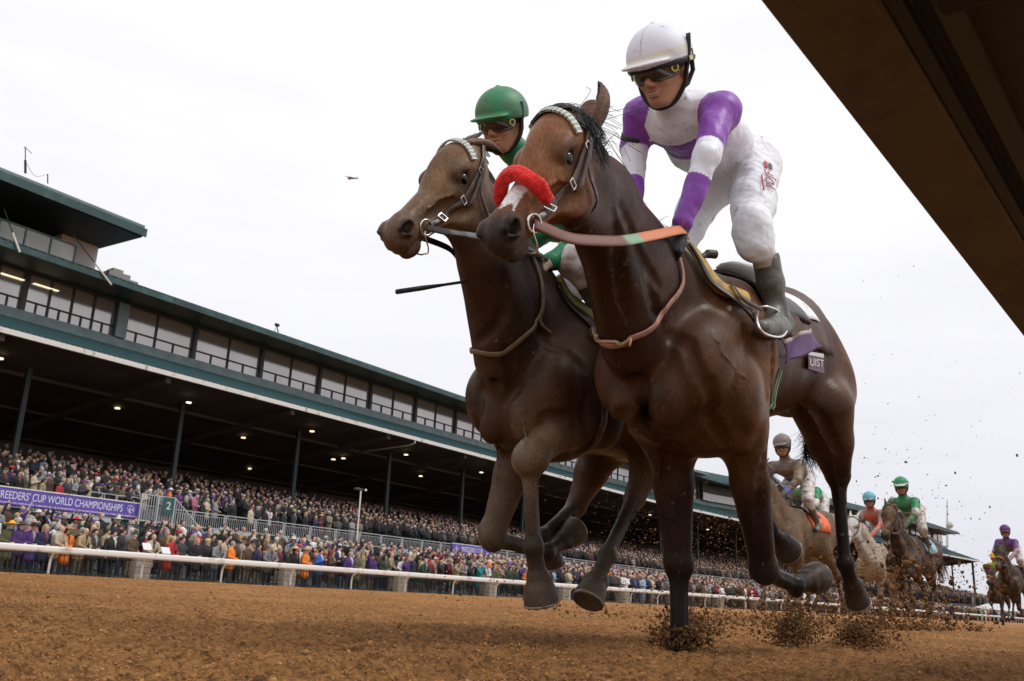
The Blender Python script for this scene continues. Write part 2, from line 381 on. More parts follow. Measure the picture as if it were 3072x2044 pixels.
def clod_mesh(name, C, sz, seed, m, parent=None, kind='stuff', flat=1., ico=True, col=None):
    r = np.random.RandomState(seed); n = len(C); BV, BF = (ICO_V, ICO_F) if ico else (OCT_V, OCT_F); nv = len(BV)
    v = BV[None] * (1 + r.uniform(-.35, .35, (n, nv, 1))) * r.uniform(.6, 1.3, (n, 1, 3)) * sz[:, None, None] * V(1, 1, flat) + C[:, None]
    f = (BF[None] + (np.arange(n) * nv)[:, None, None]).reshape(-1, 3)
    o = link(name, mesh_np(name, v.reshape(-1, 3), f, None, None if col is None else np.repeat(col, nv, 0)), m, parent); o['kind'] = kind; return o
ground()

# ------------------------------------------------------------------ harness
TM = None
def tack_mats():
    global TM
    if TM: return TM
    TM = dict(leather=mat('brown_leather', (.055, .028, .018), rough=.4, dirt=(.16, .13, .10), damt=.35, dscale=30, bump=.15, bscale=80, bdist=.002),
              dark=mat('dark_leather', (.022, .015, .012), rough=.42), steel=mat('steel', (.75, .74, .72), rough=.22, metal=1.),
              fleece=mat('red_fleece', (.78, .018, .014), rough=.95, var=.25, vscale=60, bump=.9, bscale=160, bdist=.006, sheen=.4),
              rein=mat('rubber_rein', attr=True, rough=.5, dirt=(.20, .13, .09), damt=.1, dscale=40, bump=.15, bscale=120, bdist=.002),
              yellow=mat('yellow_pad', (.52, .33, .09), rough=.7, dirt=(.22, .15, .06), damt=.5, dscale=14, bump=.3, bscale=50, bdist=.004),
              pale=mat('pale_browband', (.62, .62, .58), rough=.5), green=mat('pale_green', (.26, .33, .29), rough=.5))
    return TM
def strap(vol, pts, w, th=.004, off=.004, n=8, m=0, mb=None, k=1.):
    "a strap lying on the skin of vol"
    P = spline(pts, n) if len(pts) > 2 else np.linspace(pts[0], pts[1], n)
    P, Nn = vol.drape(P, off + th); mb = mb or MB(); mb.tube(P, 1.0, 8, m, flat=(w / 2, th), up=Nn); return mb
def torus(mb, c, ax, R, r, n=20, m=8, mi=0, arc=(0, 2 * PI)):
    ax = np.array(ax, float); ax /= np.linalg.norm(ax); a = np.cross(ax, (0, 0, 1.)) if abs(ax[2]) < .9 else np.cross(ax, (1., 0, 0)); a /= np.linalg.norm(a); b = np.cross(ax, a)
    P = [c + (a * math.cos(t) + b * math.sin(t)) * R for t in np.linspace(*arc, n)]
    mb.tube(P, r, m, mi, caps=arc[1] - arc[0] < 6.2, up=tuple(ax))
def bridle(h, t, T, pale=True, fleece=None, cheekpat=True):
    vol, hv, A, L, N, s = h['vol'], h['hv'], h['A'], h['L'], h['N'], h['s']
    b = bpy.data.objects.new('bridle', None); COL.objects.link(b); b.parent = t; b.matrix_parent_inverse = parent_world(t).inverted()
    # browband of small two coloured blocks
    P = spline([hv(.095, .0, .125), hv(.060, .06, .09), hv(.045, .10, .03), hv(.045, .10, -.03), hv(.06, .06, -.09)], 8); P, Nn = vol.drape(P, .008)
    for i in range(0, len(P) - 1, 1):
        q = MB(); q.tube([P[i], P[i] * .06 + P[i + 1] * .94], 1., 6, flat=(.014 * s, .005), up=Nn[i:i + 2]); q.build('browband_block', T['pale'] if i % 2 == 0 or not pale else T['green'], b)
    for w_ in (-1, 1):
        strap(vol, [hv(-.03, .0, .06 * w_), hv(.06, -.04, .12 * w_), hv(.20, -.09, .13 * w_), hv(.34, -.105, .10 * w_), hv(.47, -.088, .07 * w_)], .022, .0035).build('cheek_strap', T['leather'], b, True)
        strap(vol, [hv(.06, -.05, .12 * w_), hv(.15, -.13, .13 * w_), hv(.17, -.22, .07 * w_), hv(.165, -.26, 0)], .018, .003, .010).build('throat_latch', T['leather'], b, True)
        strap(vol, [hv(.08, -.06, .12 * w_), hv(.17, -.105, .13 * w_), hv(.27, -.14, .10 * w_)], .016, .003, .012).build('spare_strap', T['leather'], b, True)
        for u_, v_ in ((.10, -.06), (.27, -.10), (.40, -.10)):
            c, nn = vol.drape(np.array([hv(u_, v_, .12 * w_)]), .012); k = MB()
            for z_ in ((-1, 0), (1, 0), (0, -1), (0, 1)):
                a_ = c[0] + A * s * .012 * z_[0] + np.cross(nn[0], A) * .016 * z_[1]; dd = (np.cross(nn[0], A) * .016 if z_[0] else A * s * .012)
                k.bar(a_ - dd, a_ + dd, .0035, .0035, up=tuple(nn[0]))
            k.build('buckle', T['steel'], b)
        # bit ring and its curved cheek
        c = vol.drape(np.array([hv(.492, -.085, .075 * w_)]), .010)[0][0]
        k = MB(); torus(k, c, L + A * .15, .033 * s / 1.05, .0042, 24); k.build('bit_ring', T['steel'], b, True)
        k = MB(); k.tube(spline([c, c + (A * .03 - N * .02) * s, hv(.535, -.15, .055 * w_), hv(.52, -.185, .02 * w_), hv(.52, -.185, 0)], 5), .003, 6); k.build('bit_strap', T['leather'] if w_ < 0 else T['steel'], b, True)
        h['ring%d' % w_] = c
    if not fleece:
        return b
    # a thick fleece roll over the nose
    rings, seg = 64, 20; v = []; f = []; r = np.random.RandomState(3)
    base = [hv(.385 + .03 * abs(math.cos(t_)) ** 2 * (1 if math.cos(t_) > 0 else .7), .0 + .08 * math.sin(t_), .105 * math.cos(t_)) for t_ in np.linspace(-.75, PI + .75, rings)]
    base, Nn = vol.drape(np.array(base), .030)
    T_ = np.gradient(base, axis=0); T_ /= np.linalg.norm(T_, axis=1)[:, None]
    for i in range(rings):
        u = Nn[i]; b_ = np.cross(T_[i], u); e = min(1, .75 + .25 * math.sin(PI * i / (rings - 1)) * 2)
        for j in range(seg):
            a = 2 * PI * j / seg; rr = (.031 - .006 * max(0, math.cos((a - PI / 2) * 1.0)) ** 8 - .004 * max(0, math.cos((a - PI * .12))) ** 8 + r.normal(0, .0012)) * e
            v.append(base[i] + (b_ * math.cos(a) * 1.15 + u * math.sin(a) * .95) * rr * s / 1.1)
    for i in range(rings - 1):
        for j in range(seg): f.append([i * seg + j, i * seg + (j + 1) % seg, (i + 1) * seg + (j + 1) % seg, (i + 1) * seg + j])
    f.append(list(range(seg))[::-1]); f.append([(rings - 1) * seg + j for j in range(seg)])
    nb = link('noseband', mesh_np('fleece_noseband', v, f, None, None, True), T['fleece'], b)
    # wool fibres standing off the roll
    vv = np.array(v); fz = MB(); idx = r.randint(0, len(vv), 5200)
    for q in idx:
        i = q // seg; n_ = vv[q] - base[i]; n_ /= np.linalg.norm(n_); d = n_ + r.normal(0, .5, 3); d /= np.linalg.norm(d); p_ = vv[q] + r.normal(0, .002, 3) - n_ * .002; tl_ = r.uniform(.0015, .004); sd = np.cross(d, r.normal(0, 1, 3)); sd /= np.linalg.norm(sd)
        fz.poly([p_ - sd * .0008, p_ + sd * .0008, p_ + d * tl_])
    fz.build('wool_fibre', T['fleece'], nb, kind='stuff')
    return b
def rein(pts, w, cols, parent, M, name='rein', up=None, seg=8, th=.0035):
    P = spline(pts, seg); mb = MB(); mb.tube(P, 1., 8, flat=(w / 2, th), up=up)
    v = np.array(mb.v); n = len(P); c = np.zeros((len(v), 3)); tt = np.repeat(np.linspace(0, 1, n), 8)
    for a, b_, cc in cols: c[(tt >= a) & (tt <= b_)] = cc
    return link(name, mesh_np(name, v, mb.f, None, c, True), M['rein'], parent)
def tack_near(t, h, j):
    T = tack_mats(); M = horse_mats(); hv, vol, A, L, N, s, X = h['hv'], h['vol'], h['A'], h['L'], h['N'], h['s'], h['X']
    bridle(h, t, T, fleece=True)
    br = V(.16, .055, .035); orr = V(.62, .20, .08); gr = V(.22, .38, .24)
    c = h['ring1']
    rein([c, X(1700, 712, .30), X(1780, 722, .31), X(1870, 722, .31), X(1960, 706, .27), X(2045, 690, .215), X(2062, 706, .20)], .040, [(0, .62, br), (.52, .60, gr), (.601, 1, orr)], t, T, up=(.75, -.62, .2), seg=8)
    rein([h['ring-1'], X(1790, 650, -.02) * 0 + V(-1.86, 2.45, 1.45), V(-1.90, 2.75, 1.62), j['WR'] + V(0, 0, -.03)], .03, [(0, 1, br)], t, T, up=(-1, 0, 0))
    # loop of the neck strap with its knot
    lp = [X(2005, 706, .15), X(2030, 770, .18), X(2040, 850, .18), X(2010, 920, .18), X(1960, 985, .15), X(1895, 1018, .10), X(1850, 1012, .02), X(1800, 985, -.05)]
    P = spline(lp, 8); P, Nn = vol.drape(P, .010); mb = MB(); mb.tube(P, [1.] * (len(P)), 8, flat=(.011, .004), up=Nn)
    mb.build('neck_strap', mat('tan_strap', (.40, .20, .15), rough=.5, dirt=(.2, .1, .07), damt=.4, dscale=20), t, True)
    mb = MB(); q, nn = vol.drape(np.array([X(1893, 1016, .1), X(1868, 1008, .05), X(1850, 1020, .05), X(1836, 998, 0), X(1818, 990, 0)]), .016)
    mb.tube(spline(q, 5), .006, 6); mb.tube([q[0], q[0] + V(0, -.01, -.03)], .004, 5); mb.build('strap_knot', mat('straw_cord', (.45, .33, .2), rough=.7), t, True)
    # mane, forelock, tail
    r = np.random.RandomState(2); mb = MB(); roots = []; dirs = []
    crest = spline([hv(-.03, .03), V(-1.62, 2.46, 1.66), V(-1.69, 2.80, 1.58), V(-1.74, 3.10, 1.52)], 20); crest, nn = vol.drape(crest, -.004)
    for i in range(330):
        k = r.randint(0, len(crest)); p = crest[k] + r.normal(0, .012, 3) * V(.8, 1, .3); roots.append(p); dirs.append(nn[k] * .8 + V(-.5, .5, .0) + r.normal(0, .25, 3))
    ribbon_hair(mb, roots, dirs, .15, 7, .0030, .8, 1.0, 5, (-.2, .5, 0))
    k2 = MB()
    def lay(path, n, spread, wd, tail, seed):   # hair that follows the skin, then leaves it
        rr = np.random.RandomState(seed)
        K_ = len(path); A_ = np.array(path)[None] + rr.normal(0, spread, (n, K_, 3)); A_ = vol.drape(A_.reshape(-1, 3), .010, 3)[0].reshape(n, K_, 3)
        for i in range(n):
            pp = A_[i]; e = pp[-1]; dd = (pp[-1] - pp[-2]); dd /= np.linalg.norm(dd); dd = dd * .8 + np.array(tail) * .7 + rr.normal(0, .14, 3); L1 = rr.uniform(.01, .055)
            pts = list(pp) + [e + dd * L1 * .5 + V(0, 0, .004), e + dd * L1 + V(0, 0, -.01 - rr.uniform(0, .02))]
            P_ = spline(pts, 3); k2.tube(P_, [wd * (1 - .8 * q / len(P_)) for q in range(len(P_))], 3, caps=False)
    lay([hv(.05, .06, -.03), hv(.0, .06, .0), hv(-.03, .03, .05), hv(.0, -.02, .09)], 260, .013, .0016, (.3, .5, .1), 5)
    lay([hv(.02, .0, .09), hv(.04, -.05, .11), hv(.02, -.10, .11)], 240, .013, .0016, (.4, .4, -.3), 6)
    lay([hv(.04, .06, .0), hv(-.02, .05, -.02), hv(-.06, .0, -.04)], 70, .014, .0014, (-.2, .3, .5), 7)
    for i in range(34):   # stray flying hairs
        p = hv(r.uniform(-.04, .05), r.uniform(-.03, .04), r.uniform(.0, .09)); d = V(.35, .6, .15) + r.normal(0, .25, 3); q = p + d * .1; e = q + (d + V(.1, 0, -.8) + r.normal(0, .4, 3)) * .07
        k2.tube(spline([p, q, e], 5), .0009, 3, caps=False)
    for i in range(260):  # mane blown over the far side, its top edge standing above the crest
        k = r.randint(8, len(crest)); p = crest[k] + r.normal(0, .010, 3); d = V(-.35, .35, .55) + r.normal(0, .2, 3); q = p + d * r.uniform(.02, .05); e = q + V(-.3, .5, -.6) * r.uniform(.03, .10)
        mb.tube(spline([p, q, e], 4), .0028, 3, caps=False)
    mb.build('mane', M['hair'], t, kind='stuff'); k2.build('forelock', M['hair'], t, kind='stuff')
    mb = MB(); dock = V(h['x1'] - .03, 4.80, 1.40)
    for i in range(620):
        e = X(r.uniform(2410, 2474), r.uniform(1275, 1368), r.uniform(-.12, .06)); m1 = dock + V(r.normal(0, .03), .07 + r.normal(0, .02), -.08 + r.normal(0, .03)); m2 = (m1 + e) / 2 + V(r.normal(0, .03), .02 + r.normal(0, .02), r.normal(0, .03)); e2 = e + r.normal(0, .03, 3) + (e - m2) * .22 + V(.02, 0, -.03)
        mb.tube(spline([dock + r.normal(0, .02, 3), m1, m2, e, e2], 4), [.0024] * 9 + list(np.linspace(.002, .0005, 8)), 3, caps=False)
    mb.build('tail', M['hair'], t, kind='stuff')
    # saddle, yellow pad edge, cloth with number, name panel
    x1 = h['x1']
    def grid(pts, nu, nv, off): # pts: function (a,b)->point
        P = np.array([pts(a, b) for a in np.linspace(0, 1, nu) for b in np.linspace(0, 1, nv)]); P, Nn = vol.drape(P, off, 6)
        f = [[i * nv + j, (i + 1) * nv + j, (i + 1) * nv + j + 1, i * nv + j + 1] for i in range(nu - 1) for j in range(nv - 1)]; return P, Nn, f
    def side(y, ang, x=None): return V(x1 + .34 * math.sin(ang), y, 1.20 + .40 * math.cos(ang))
    def cloth(name, y0, y1, a0, a1, off, m, col=None, slope=.25, nu=26, nv=20, th=.004, wave=.006):
        P, Nn, f = grid(lambda a, b: side(y0 + (y1 - y0) * a + slope * abs(b * (a1 - a0) + a0) * .25, a0 + (a1 - a0) * b), nu, nv, off)
        P = P + Nn * (wave * np.sin(P[:, 1] * 31 + P[:, 2] * 17) + wave)[:, None]
        o = link(name, mesh_np(name, P, f, None, col, True), m, t); sm = o.modifiers.new('thick', 'SOLIDIFY'); sm.thickness = th; sm.offset = 0; return o, P
    brown = mat('saddle_cloth_brown', (.085, .045, .035), rough=.6, var=.3, vscale=9, bump=.2, bscale=30, bdist=.006); purple = mat('saddle_cloth_purple', (.085, .03, .12), rough=.55, var=.25, vscale=8)
    cloth('saddle_cloth', 3.62, 4.22, -1.15, 1.25, .012, brown)
    cloth('number_cloth', 3.98, 4.12, -.6, .80, .020, mat('white_cloth', (.78, .78, .80), rough=.6, dirt=(.3, .25, .22), damt=.08, dscale=14))
    cloth('saddle', 3.50, 3.95, -.8, .95, .030, T['dark'], th=.02, wave=.002)
    P, _ = vol.drape(spline([X(2045, 742, .10), X(2085, 768, .14), X(2130, 805, .20), X(2175, 850, .25), X(2212, 880, .27), X(2240, 905, .28)], 6), .020)
    mb = MB(); mb.tube(P, [.6, .8] + [1] * (len(P) - 4) + [.9, .6], 10, flat=(.028, .014), up=vol.grad(P)); mb.build('yellow_pad', T['yellow'], t, True)
    P, _ = vol.drape(spline([X(2040, 752, .12), X(2100, 785, .18), X(2150, 830, .24), X(2215, 900, .29), X(2270, 1010, .30)], 6), .030)
    mb = MB(); mb.tube(P, 1., 8, flat=(.012, .006), up=vol.grad(P)); mb.build('saddle_edge', T['dark'], t, True)
    mb = MB(); a = X(2100, 776, .16); b_ = X(2146, 764, .19); mb.tube(spline([a, (a + b_) / 2 + V(0, 0, .01), b_], 4), [.012] * 4 + [.018] * 5, 10); mb.build('saddle_pommel', T['dark'], t, True)
    mb = MB(); a = V(x1, 3.78, 1.63); mb.ball(a, .09, 14, sq=(1.1, 1.8, .35)); mb.build('saddle_seat', mat('pale_seat', (.6, .62, .66), rough=.4), t, True)
    # flying corner of the cloth
    c4 = [X(2330, 1040, .27), X(2375, 1015, .30), X(2422, 988, .32), X(2470, 1038, .34), X(2430, 1066, .36), X(2385, 1082, .33), X(2345, 1095, .30)]
    n_ = 10; top = spline(c4[1:3], 5); 
    A0, B0, C0, D0 = X(2345, 1024, .30), X(2425, 986, .33), X(2471, 1038, .36), X(2352, 1092, .31); v = []; col = []
    for i in range(n_ + 1):
        for k in range(n_ + 1):
            a = i / n_; b_ = k / n_; p = (A0 * (1 - a) + B0 * a) * (1 - b_) + (D0 * (1 - a) + C0 * a) * b_ + V(.014 * math.sin(a * 9 + b_ * 3), 0, .004 * math.sin(a * 12)); v.append(p)
            col.append((.55, .42, .36) if b_ < .17 else (.095, .035, .13))
    f = [[i * (n_ + 1) + k, (i + 1) * (n_ + 1) + k, (i + 1) * (n_ + 1) + k + 1, i * (n_ + 1) + k + 1] for i in range(n_) for k in range(n_)]
    o = link('cloth_corner', mesh_np('cloth_corner', v, f, None, np.array(col), True), mat('cloth_two_tone', attr=True, rough=.6, var=.3, vscale=14), t); sm = o.modifiers.new('thick', 'SOLIDIFY'); sm.thickness = .005
    # folds of brown cloth between the boot and the corner
    P = [X(2350, 930, .30), X(2385, 950, .32), X(2405, 985, .33), X(2370, 1010, .32), X(2345, 980, .30)]; mb = MB(); mb.prism(P, (.012, .01, 0)); mb.build('cloth_fold', brown, t, bevel=.004)
    # name panel with white lettering
    q = vol.drape(np.array([X(2443, 1052, .3), X(2500, 1060, .3), X(2512, 1116, .3), X(2452, 1110, .3)]), .016)[0]
    mb = MB(); mb.prism(list(q), np.cross(q[1] - q[0], q[3] - q[0]) / np.linalg.norm(np.cross(q[1] - q[0], q[3] - q[0])) * -.003); np_ = mb.build('name_panel', mat('dusky_panel', (.15, .085, .12), rough=.6), t)
    u_ = q[1] - q[0]; w_ = q[3] - q[0]; nr = np.cross(w_, u_); nr /= np.linalg.norm(nr)
    if nr @ (CAM - q[0]) < 0: nr = -nr
    mb = MB(); mb.prism([q[0] - nr * -.003, q[1] + nr * .003, q[1] * .8 + q[2] * .2 + nr * .003, q[0] * .8 + q[3] * .2 + nr * .003], nr * .002); mb.build('panel_edge', mat('white_trim', (.7, .68, .68), rough=.6), np_)
    text_on(np_, 'UIST', q[3] * .80 + q[0] * .20 + nr * .0045 + u_ * .04, u_ / np.linalg.norm(u_), nr, np.linalg.norm(w_) * .62, mat('white_trim'), fit=np.linalg.norm(u_) * .9)
    # brown numeral strokes on the white cloth
    mb = MB()
    for a, b_ in (((2360, 905), (2408, 960)), ((2368, 900), (2392, 898)), ((2352, 880), (2378, 884))):
        pa, pb = X(*a, .25), X(*b_, .25); P, Nn = vol.drape(np.linspace(pa, pb, 5), .037); mb.tube(P, 1., 6, flat=(.011, .002), up=Nn)
    mb.build('numeral', brown, t)
    # girth with its green edged buckle strap
    P, Nn = vol.drape(spline([X(2300, 1010, .32), X(2300, 1120, .32), X(2290, 1220, .28), X(2280, 1300, .2)], 6), .008)
    P, Nn = vol.drape(spline([X(2340, 1112, .28), X(2330, 1150, .28), X(2315, 1195, .28), X(2300, 1235, .27)], 6), .010); mb = MB(); mb.tube(P, 1., 8, flat=(.014, .005), up=Nn); gg = mb.build('girth_strap', T['dark'], t, True)
    mb = MB(); sd = V(.0, 1, 0); mb.tube(P + Nn * .004 + sd * .015, .0022, 6); mb.tube(P + Nn * .004 - sd * .015, .0022, 6); mb.build('green_edging', mat('bright_green', (.12, .32, .07), rough=.5), gg, True)
    # stirrup
    k = MB(); ft = X(2300, 965, .32); k.tube(spline([X(2275, 925, .31), X(2270, 960, .37), X(2290, 1000, .39), X(2345, 1010, .36), X(2362, 975, .33), X(2335, 935, .34), X(2300, 920, .34), X(2275, 925, .31)], 4), .006, 6); k.build('stirrup', T['steel'], t, True)
    k = MB(); k.tube(spline([X(2195, 850, .26), X(2235, 900, .31), X(2285, 928, .33)], 5), 1., 6, flat=(.009, .003), up=(1, 0, 0)); k.tube(spline([X(2215, 900, .28), X(2262, 940, .32), X(2268, 985, .33)], 5), 1., 6, flat=(.008, .003), up=(1, 0, 0)); k.build('stirrup_strap', T['leather'], t, True)
def text_on(parent, s, pos, xdir, normal, size, m, fit=None, ext=.0008, name='lettering', spacing=1.0):
    cu = bpy.data.curves.new(name, 'FONT'); cu.body = s; cu.size = size; cu.extrude = ext; cu.align_x = 'LEFT'; cu.space_character = spacing
    o = bpy.data.objects.new(name, cu); COL.objects.link(o); o.data.materials.append(m)
    x = Vector(xdir).normalized(); z = Vector(normal).normalized(); y = z.cross(x).normalized(); x = y.cross(z)
    bpy.context.view_layer.update(); wd = o.dimensions.x or 1; sx = fit / wd if fit else 1
    dg = bpy.context.evaluated_depsgraph_get(); me = bpy.data.meshes.new_from_object(o.evaluated_get(dg)); bpy.data.objects.remove(o)
    mw = Matrix(((x[0] * sx, y[0], z[0], pos[0]), (x[1] * sx, y[1], z[1], pos[1]), (x[2] * sx, y[2], z[2], pos[2]), (0, 0, 0, 1)))
    me.transform(mw); me.materials.clear(); return link(name, me, m, parent)

# ================================================================== THE STAND, ITS ROOFS AND RAILS
A1 = math.radians(-5.4)
GP = [V(-43.0, -16, 0), V(-53.15, 92, 0), V(-53.6, 118, 0), V(-48.6, 150, 0), V(-44.2, 208, 0)]   # plan of the canopy gutter
SEG = [np.linalg.norm(GP[i + 1] - GP[i]) for i in range(4)]; CUM = np.concatenate([[0], np.cumsum(SEG)])
def plan(s, o=0., z=0.):
    "s metres along the stand, o metres back from the gutter line"
    i = min(3, max(0, int(np.searchsorted(CUM, s, 'right') - 1))); d = (GP[i + 1] - GP[i]) / SEG[i]; nn = V(-d[1], d[0], 0)
    # blend the normal at the bends so the offsets meet
    t = (s - CUM[i]); 
    if i < 3 and SEG[i] - t < 6: d2 = (GP[i + 2] - GP[i + 1]) / SEG[i + 1]; n2 = V(-d2[1], d2[0], 0); k = .5 * (1 - (SEG[i] - t) / 6); nn = nn * (1 - k) + n2 * k
    if i > 0 and t < 6: d0 = (GP[i] - GP[i - 1]) / SEG[i - 1]; n0 = V(-d0[1], d0[0], 0); k = .5 * (1 - t / 6); nn = nn * (1 - k) + n0 * k
    p = GP[i] + d * t + nn * o / np.linalg.norm(nn); p = p.copy(); p[2] = z; return p
def pdir(s): return (plan(s + .05) - plan(s - .05)) / .1
def sweep(mb, prof, s0, s1, m=0, step=4.0, close=True):
    "sweeps a profile [(o,z),...] along the stand"
    n = max(1, int((s1 - s0) / step)); S = sorted(set(list(np.linspace(s0, s1, n + 1)) + [c for c in CUM if s0 < c < s1])); k = len(prof); b = len(mb.v)
    for s in S:
        for o, z in prof: mb.v.append(tuple(plan(s, o, z)))
    for i in range(len(S) - 1):
        for j in range(k if close else k - 1):
            j2 = (j + 1) % k; mb.f.append([b + i * k + j, b + i * k + j2, b + (i + 1) * k + j2, b + (i + 1) * k + j]); mb.m.append(m)
    if close:
        mb.f.append([b + j for j in range(k)][::-1]); mb.f.append([b + (len(S) - 1) * k + j for j in range(k)]); mb.m += [m, m]
def at_s(px, py, z):
    d = ray(px, py); p = CAM + d * ((z - CAMH) / d[2])
    return float((p - GP[0]) @ ((GP[1] - GP[0]) / SEG[0]))
def at_so(px, py, o):
    "where a pixel's ray meets the upright plane o metres behind the gutter line of the first block"
    d0 = (GP[1] - GP[0]) / SEG[0]; nn = V(-d0[1], d0[0], 0); d = ray(px, py); t = ((GP[0] + nn * o - CAM) @ nn) / (d @ nn); return float((CAM + d * t - GP[0]) @ d0)
MG = dict(
    green=mat('green_metal', (.020, .058, .062), rough=.45, var=.18, vscale=.6, dirt=(.045, .12, .12), damt=.35, dscale=.7),
    greenl=mat('weathered_green_metal', (.13, .19, .20), rough=.5, var=.2, vscale=1.5),
    dgreen=mat('dark_green_paint', (.010, .030, .027), rough=.5), white=mat('white_paint', (.76, .75, .72), rough=.45, dirt=(.42, .37, .30), damt=.22, dscale=2.2),
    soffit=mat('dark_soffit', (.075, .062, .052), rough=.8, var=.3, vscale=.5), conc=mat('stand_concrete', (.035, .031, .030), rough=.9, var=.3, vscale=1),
    glass=mat('grey_glass', (.42, .40, .39), rough=.10, metal=.75, spec=.6, var=.10, vscale=.35), dark=mat('dark_frame', (.012, .018, .018), rough=.5),
    col=mat('steel_column', (.020, .034, .038), rough=.6), cladding=mat('green_cladding', (.013, .042, .036), rough=.6, var=.35, vscale=.5, bump=.3, bscale=1.2, bdist=.15),
    alu=mat('aluminium', (.50, .51, .52), rough=.4, metal=.3), lampw=mat('warm_lamp', (1, .8, .5), emit=(1.0, .78, .5), estr=1.8), lampp=mat('ceiling_panel_light', (1, .9, .6), emit=(1.0, .90, .62), estr=1.1))
def stand():
    g = thing('grandstand', 'long racecourse grandstand with green metal roofs and a band of grey windows', 'grandstand', tuple(plan(60, 6)))
    L = CUM[-1]; S1 = L - 4
    ZG, ZS, ZH, ZE = 11.80, 14.75, 16.85, 17.15
    # ---- canopy: sloping green sheet, ribs, white gutter, dark soffit
    mb = MB(); sweep(mb, [(0.05, ZG + .12), (6.0, ZS - .62), (6.0, ZS - .75), (0.05, ZG)], 0, S1); mb.build('canopy', MG['green'], g)
    rib_m = mat('rib_metal', (.065, .15, .16), rough=.45); rb = MB(); a, b = V(0, 0, 0), V(-6, 0, ZS - .62 - ZG - .12); rb.bar((0, 0, 0), a * 0 + b, .05, .09, up=(0, 0, 1)); me = None
    rest = MB(); k = 0
    for s in np.arange(22, 62, .30):
        p = plan(s, .05, ZG + .165); q = plan(s, 6, ZS - .575); d = q - p
        if me is None: t_ = MB(); t_.bar((0, 0, 0), (0, np.linalg.norm(d), 0), .08, .10); o = t_.build('canopy_rib', rib_m, None); me = o.data
        else: o = bpy.data.objects.new('canopy_rib', me); COL.objects.link(o)
        o.parent = g; o.matrix_parent_inverse = parent_world(g).inverted(); o.location = p; o.rotation_euler = Vector(d).to_track_quat('Y', 'Z').to_euler()
    for s in list(np.arange(0, 22, .3)) + list(np.arange(62.1, S1, .3)): rest.bar(plan(s, .05, ZG + .165), plan(s, 6, ZS - .575), .05, .09)
    rest.build('far_canopy_ribs', rib_m, g, kind='stuff')
    for s in np.arange(6, S1, 12.2):
        mb = MB(); mb.quad_box([plan(s, -.15, ZG - .17), plan(s + .12, -.15, ZG - .17), plan(s + .12, .05, ZG - .17), plan(s, .05, ZG - .17), plan(s, -.17, ZG + .11), plan(s + .12, -.17, ZG + .11), plan(s + .12, .05, ZG + .11), plan(s, .05, ZG + .11)]); mb.build('gutter_joint', mat('joint_grey', (.42, .41, .38), rough=.6), g)
    mb = MB(); sweep(mb, [(-.12, ZG - .16), (.04, ZG - .16), (.04, ZG + .10), (-.14, ZG + .10)], 0, S1); mb.build('gutter', MG['white'], g)
    mb = MB(); sweep(mb, [(.06, ZG - .08), (.06, ZG - .02), (19, ZG - 2.4), (19, ZG - 2.6)], 0, S1); mb.build('canopy_ceiling', MG['soffit'], g)  # downward slope made up to hold sky light off the rear rows
    for s in np.arange(6, S1, 9.6):
        mb = MB(); mb.bar(plan(s, .2, ZG - .30), plan(s, 18, ZG - 2.55), .3, .40); mb.build('roof_beam', MG['soffit'], g)
    mb = MB()
    for o_ in (5, 11, 17): sweep(mb, [(o_, ZG - .30 - o_ * .125), (o_ + .25, ZG - .30 - o_ * .125), (o_ + .25, ZG - .05 - o_ * .125), (o_, ZG - .05 - o_ * .125)], 0, S1)
    mb.build('purlin', MG['soffit'], g)
    for x_, y_ in ((1210, 1318),):
        s = at_s(x_, y_, ZG); mb = MB(); mb.tube([plan(s, -.05, ZG - .1), plan(s, -.05, ZG - .35), plan(s, .4, ZG - .5), plan(s, 5, ZG - .75)], .05, 6); mb.build('downpipe', MG['white'], g)
    # ---- sill, window band, header, main roof
    mb = MB(); sweep(mb, [(5.80, ZS - .66), (6.3, ZS - .66), (6.3, ZS - .02), (5.92, ZS - .02)], 0, S1); mb.build('sill', MG['greenl'], g)
    mb = MB(); sweep(mb, [(5.9, ZH), (6.3, ZH), (6.3, ZH + .5), (5.9, ZH + .5)], 0, S1); mb.build('window_header', MG['dark'], g)
    mb = MB(); sweep(mb, [(3.4, ZE - .10), (3.4, ZE - .03), (12, ZE + .10), (12, ZE - .10)], 0, S1); mb.build('eave_soffit', MG['dgreen'], g)
    mb = MB(); sweep(mb, [(3.25, ZE - .16), (3.39, ZE - .16), (3.39, ZE + .16), (3.25, ZE + .16)], 0, S1); mb.build('eave_board', MG['green'], g)
    mb = MB(); sweep(mb, [(3.3, ZE + .17), (9.6, ZE + 2.45), (16, ZE + .5), (9.6, ZE + 2.30)], 0, S1); mb.build('roof', MG['green'], g)
    rest = MB()
    for s in np.arange(0, S1, .55): rest.bar(plan(s, 3.3, ZE + .20), plan(s, 9.55, ZE + 2.48), .05, .12)
    rest.build('roof_seams', MG['greenl'], g, kind='stuff')
    # the window bays: wide post, two large panes, rail with a half post, low panes
    W0 = at_so(318, 1000, 6.1) ; bay = (at_so(1243, 1255, 6.1) - at_so(576, 1070, 6.1)) / 4; o_ = 6.10; W0 = at_so(576, 1070, 6.1) - bay
    # s measured at the gutter line differs little from the window line
    s = W0 - bay * 6; k = 0
